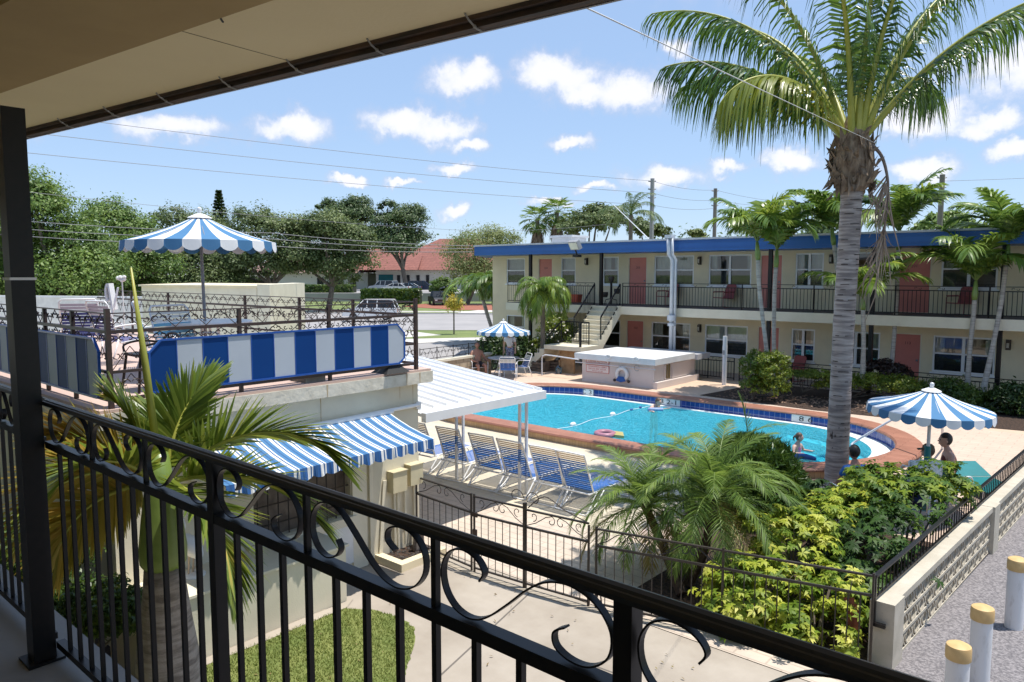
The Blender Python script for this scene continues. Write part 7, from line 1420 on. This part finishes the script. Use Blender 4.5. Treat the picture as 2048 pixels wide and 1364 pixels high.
MAR = mat('dark_red_cloth', (.13,.025,.02), rough=.8); PNK = mat('pink_swimwear', (.70,.25,.45), (.62,.2,.4), .6); BLV = mat('blue_leggings', (.03,.14,.42), (.02,.09,.30), .6, scale=8)
J = sitting(.36,'arms',.05); J['bulk'] = 1.18; person('shirtless man with tanned skin and black shorts sitting in the navy armchair', SEAT, YAW+radians(25), J, SK1, 1., [shorts(BLK,1.1)], (mat('short_grey_hair', (.12,.09,.075), rough=.6),'short'), look=radians(-20))
st = dict(pelvis=(0,0,.93), waist=(0,.0,1.10), chest=(0,-.03,1.29), neck=(0,-.08,1.44), jaw=(0,-.15,1.48), head=(0,-.19,1.54), hil=(.09,0,.90), hir=(-.09,0,.90), knl=(.10,-.03,.50), knr=(-.10,.02,.50), anl=(.10,.02,.08), anr=(-.11,.06,.08), tol=(.13,-.13,.03), tor=(-.14,-.08,.03),
  shl=(.19,-.04,1.37), shr=(-.19,-.04,1.37), ell=(.25,-.02,1.10), elr=(-.25,-.02,1.10), wrl=(.25,-.10,.87), wrr=(-.24,-.12,.88))
o = person('standing man in white shirt, white hat and patterned navy shorts by the stairs', CP(1020,28.9,.3), YAW+radians(-12), st, SK2, .92, [shirt(WSH,1.08), shorts(NVS,1.05)], (mat('grey_hair', (.4,.38,.36), rough=.6),'short'), (WHITE,'brim'), nod=radians(18))
q = MB(); M_ = Matrix.Translation(CP(1020,28.9,.3))@Matrix.Rotation(YAW+radians(-12),4,'Z')@Matrix.Scale(.92,4); q.tube([M_@V(p) for p in ((.13,-.13,1.20),(.13,-.12,1.38),(.14,.02,1.46),(.14,.15,1.35),(.13,.16,1.1))], 0, flat=(.045,.01), up=None) ; tag(q.build('bag_strap', mat('dark_red_strap', (.10,.03,.05), rough=.7)), 'dark red bag strap over the shoulder of the standing man', 'strap')
def dz(J, d): return {k: (V(v)+V((0,0,d)) if k != 'bulk' else v) for k, v in J.items()}
sw = dz(st, -1.28); sw.update(wrl=(.42,-.25,.0), ell=(.33,-.02,-.06), wrr=(-.42,-.25,.0), elr=(-.33,-.02,-.06))
person('swimmer with short brown hair, head and shoulders above the water', gz(1308,818,.1), YAW+radians(40), sw, SK3, .86, [], (HBR,'short'), child=True)
c = gz(1308,818,.1); b = MB(); b.tube([c-CR*.22-CF*.22+V((0,0,.03)), c+CR*.22-CF*.22+V((0,0,.03))], .05, 8); tag(b.build('foam_noodle', mat('pale_blue_foam', (.35,.45,.7), rough=.7), None, True), 'pale blue foam noodle in front of the swimmer', 'pool noodle')
J = dz(sitting(.40,'rest'), -.78); J.update(wrl=(.26,-.24,.02), wrr=(-.26,-.24,.02), ell=(.30,.0,.0), elr=(-.30,.0,.0))
gp_ = gz(1597,903,.1); person('girl in pink swimsuit resting in the water at the near pool edge', gp_, YAW+radians(40), J, SK3, .74, [tank(PNK,.98)], (HBR,'tail'), look=radians(25), child=True)
c = gz(1606,914,.40); b = MB(); b.tube(smooth_path([c-CR*.22-CF*.03, c-CR*.05-CF*.05+V((0,0,.03)), c+CR*.12-CF*.04, c+CR*.24-CF*.06-V((0,0,.03))],4), [.045,.055,.06,.06,.06,.06,.06,.055,.05,.05,.045,.04,.03], 8); tag(b.build('foam_float', BLV, None, True), 'blue foam float lying on the coping in front of the girl', 'float')
person('man with short black hair and blue shirt seated with his back to the balcony', TC[0], YAW+radians(190), sitting(.36,'rest'), SK1, .98, [shirt(BSH), shorts(BLK)], (HB,'short'))
person('shirtless boy with olive cap seated under the large parasol', TC[1]+V((0,0,.03)), YAW+radians(250), sitting(.42,'rest',-.06), SK2, .86, [shorts(BLV)], (HBR,'short'), (mat('olive_cap_cloth', (.13,.10,.06), rough=.8),'peak'), child=True)
person('boy with dark hair and dark red tank top seated under the large parasol', TC[2]+V((0,0,.03)), YAW+radians(255), sitting(.45,'rest',-.04), SK2, .92, [tank(MAR,1.03), shorts(BLK)], (HB,'short'), child=True)
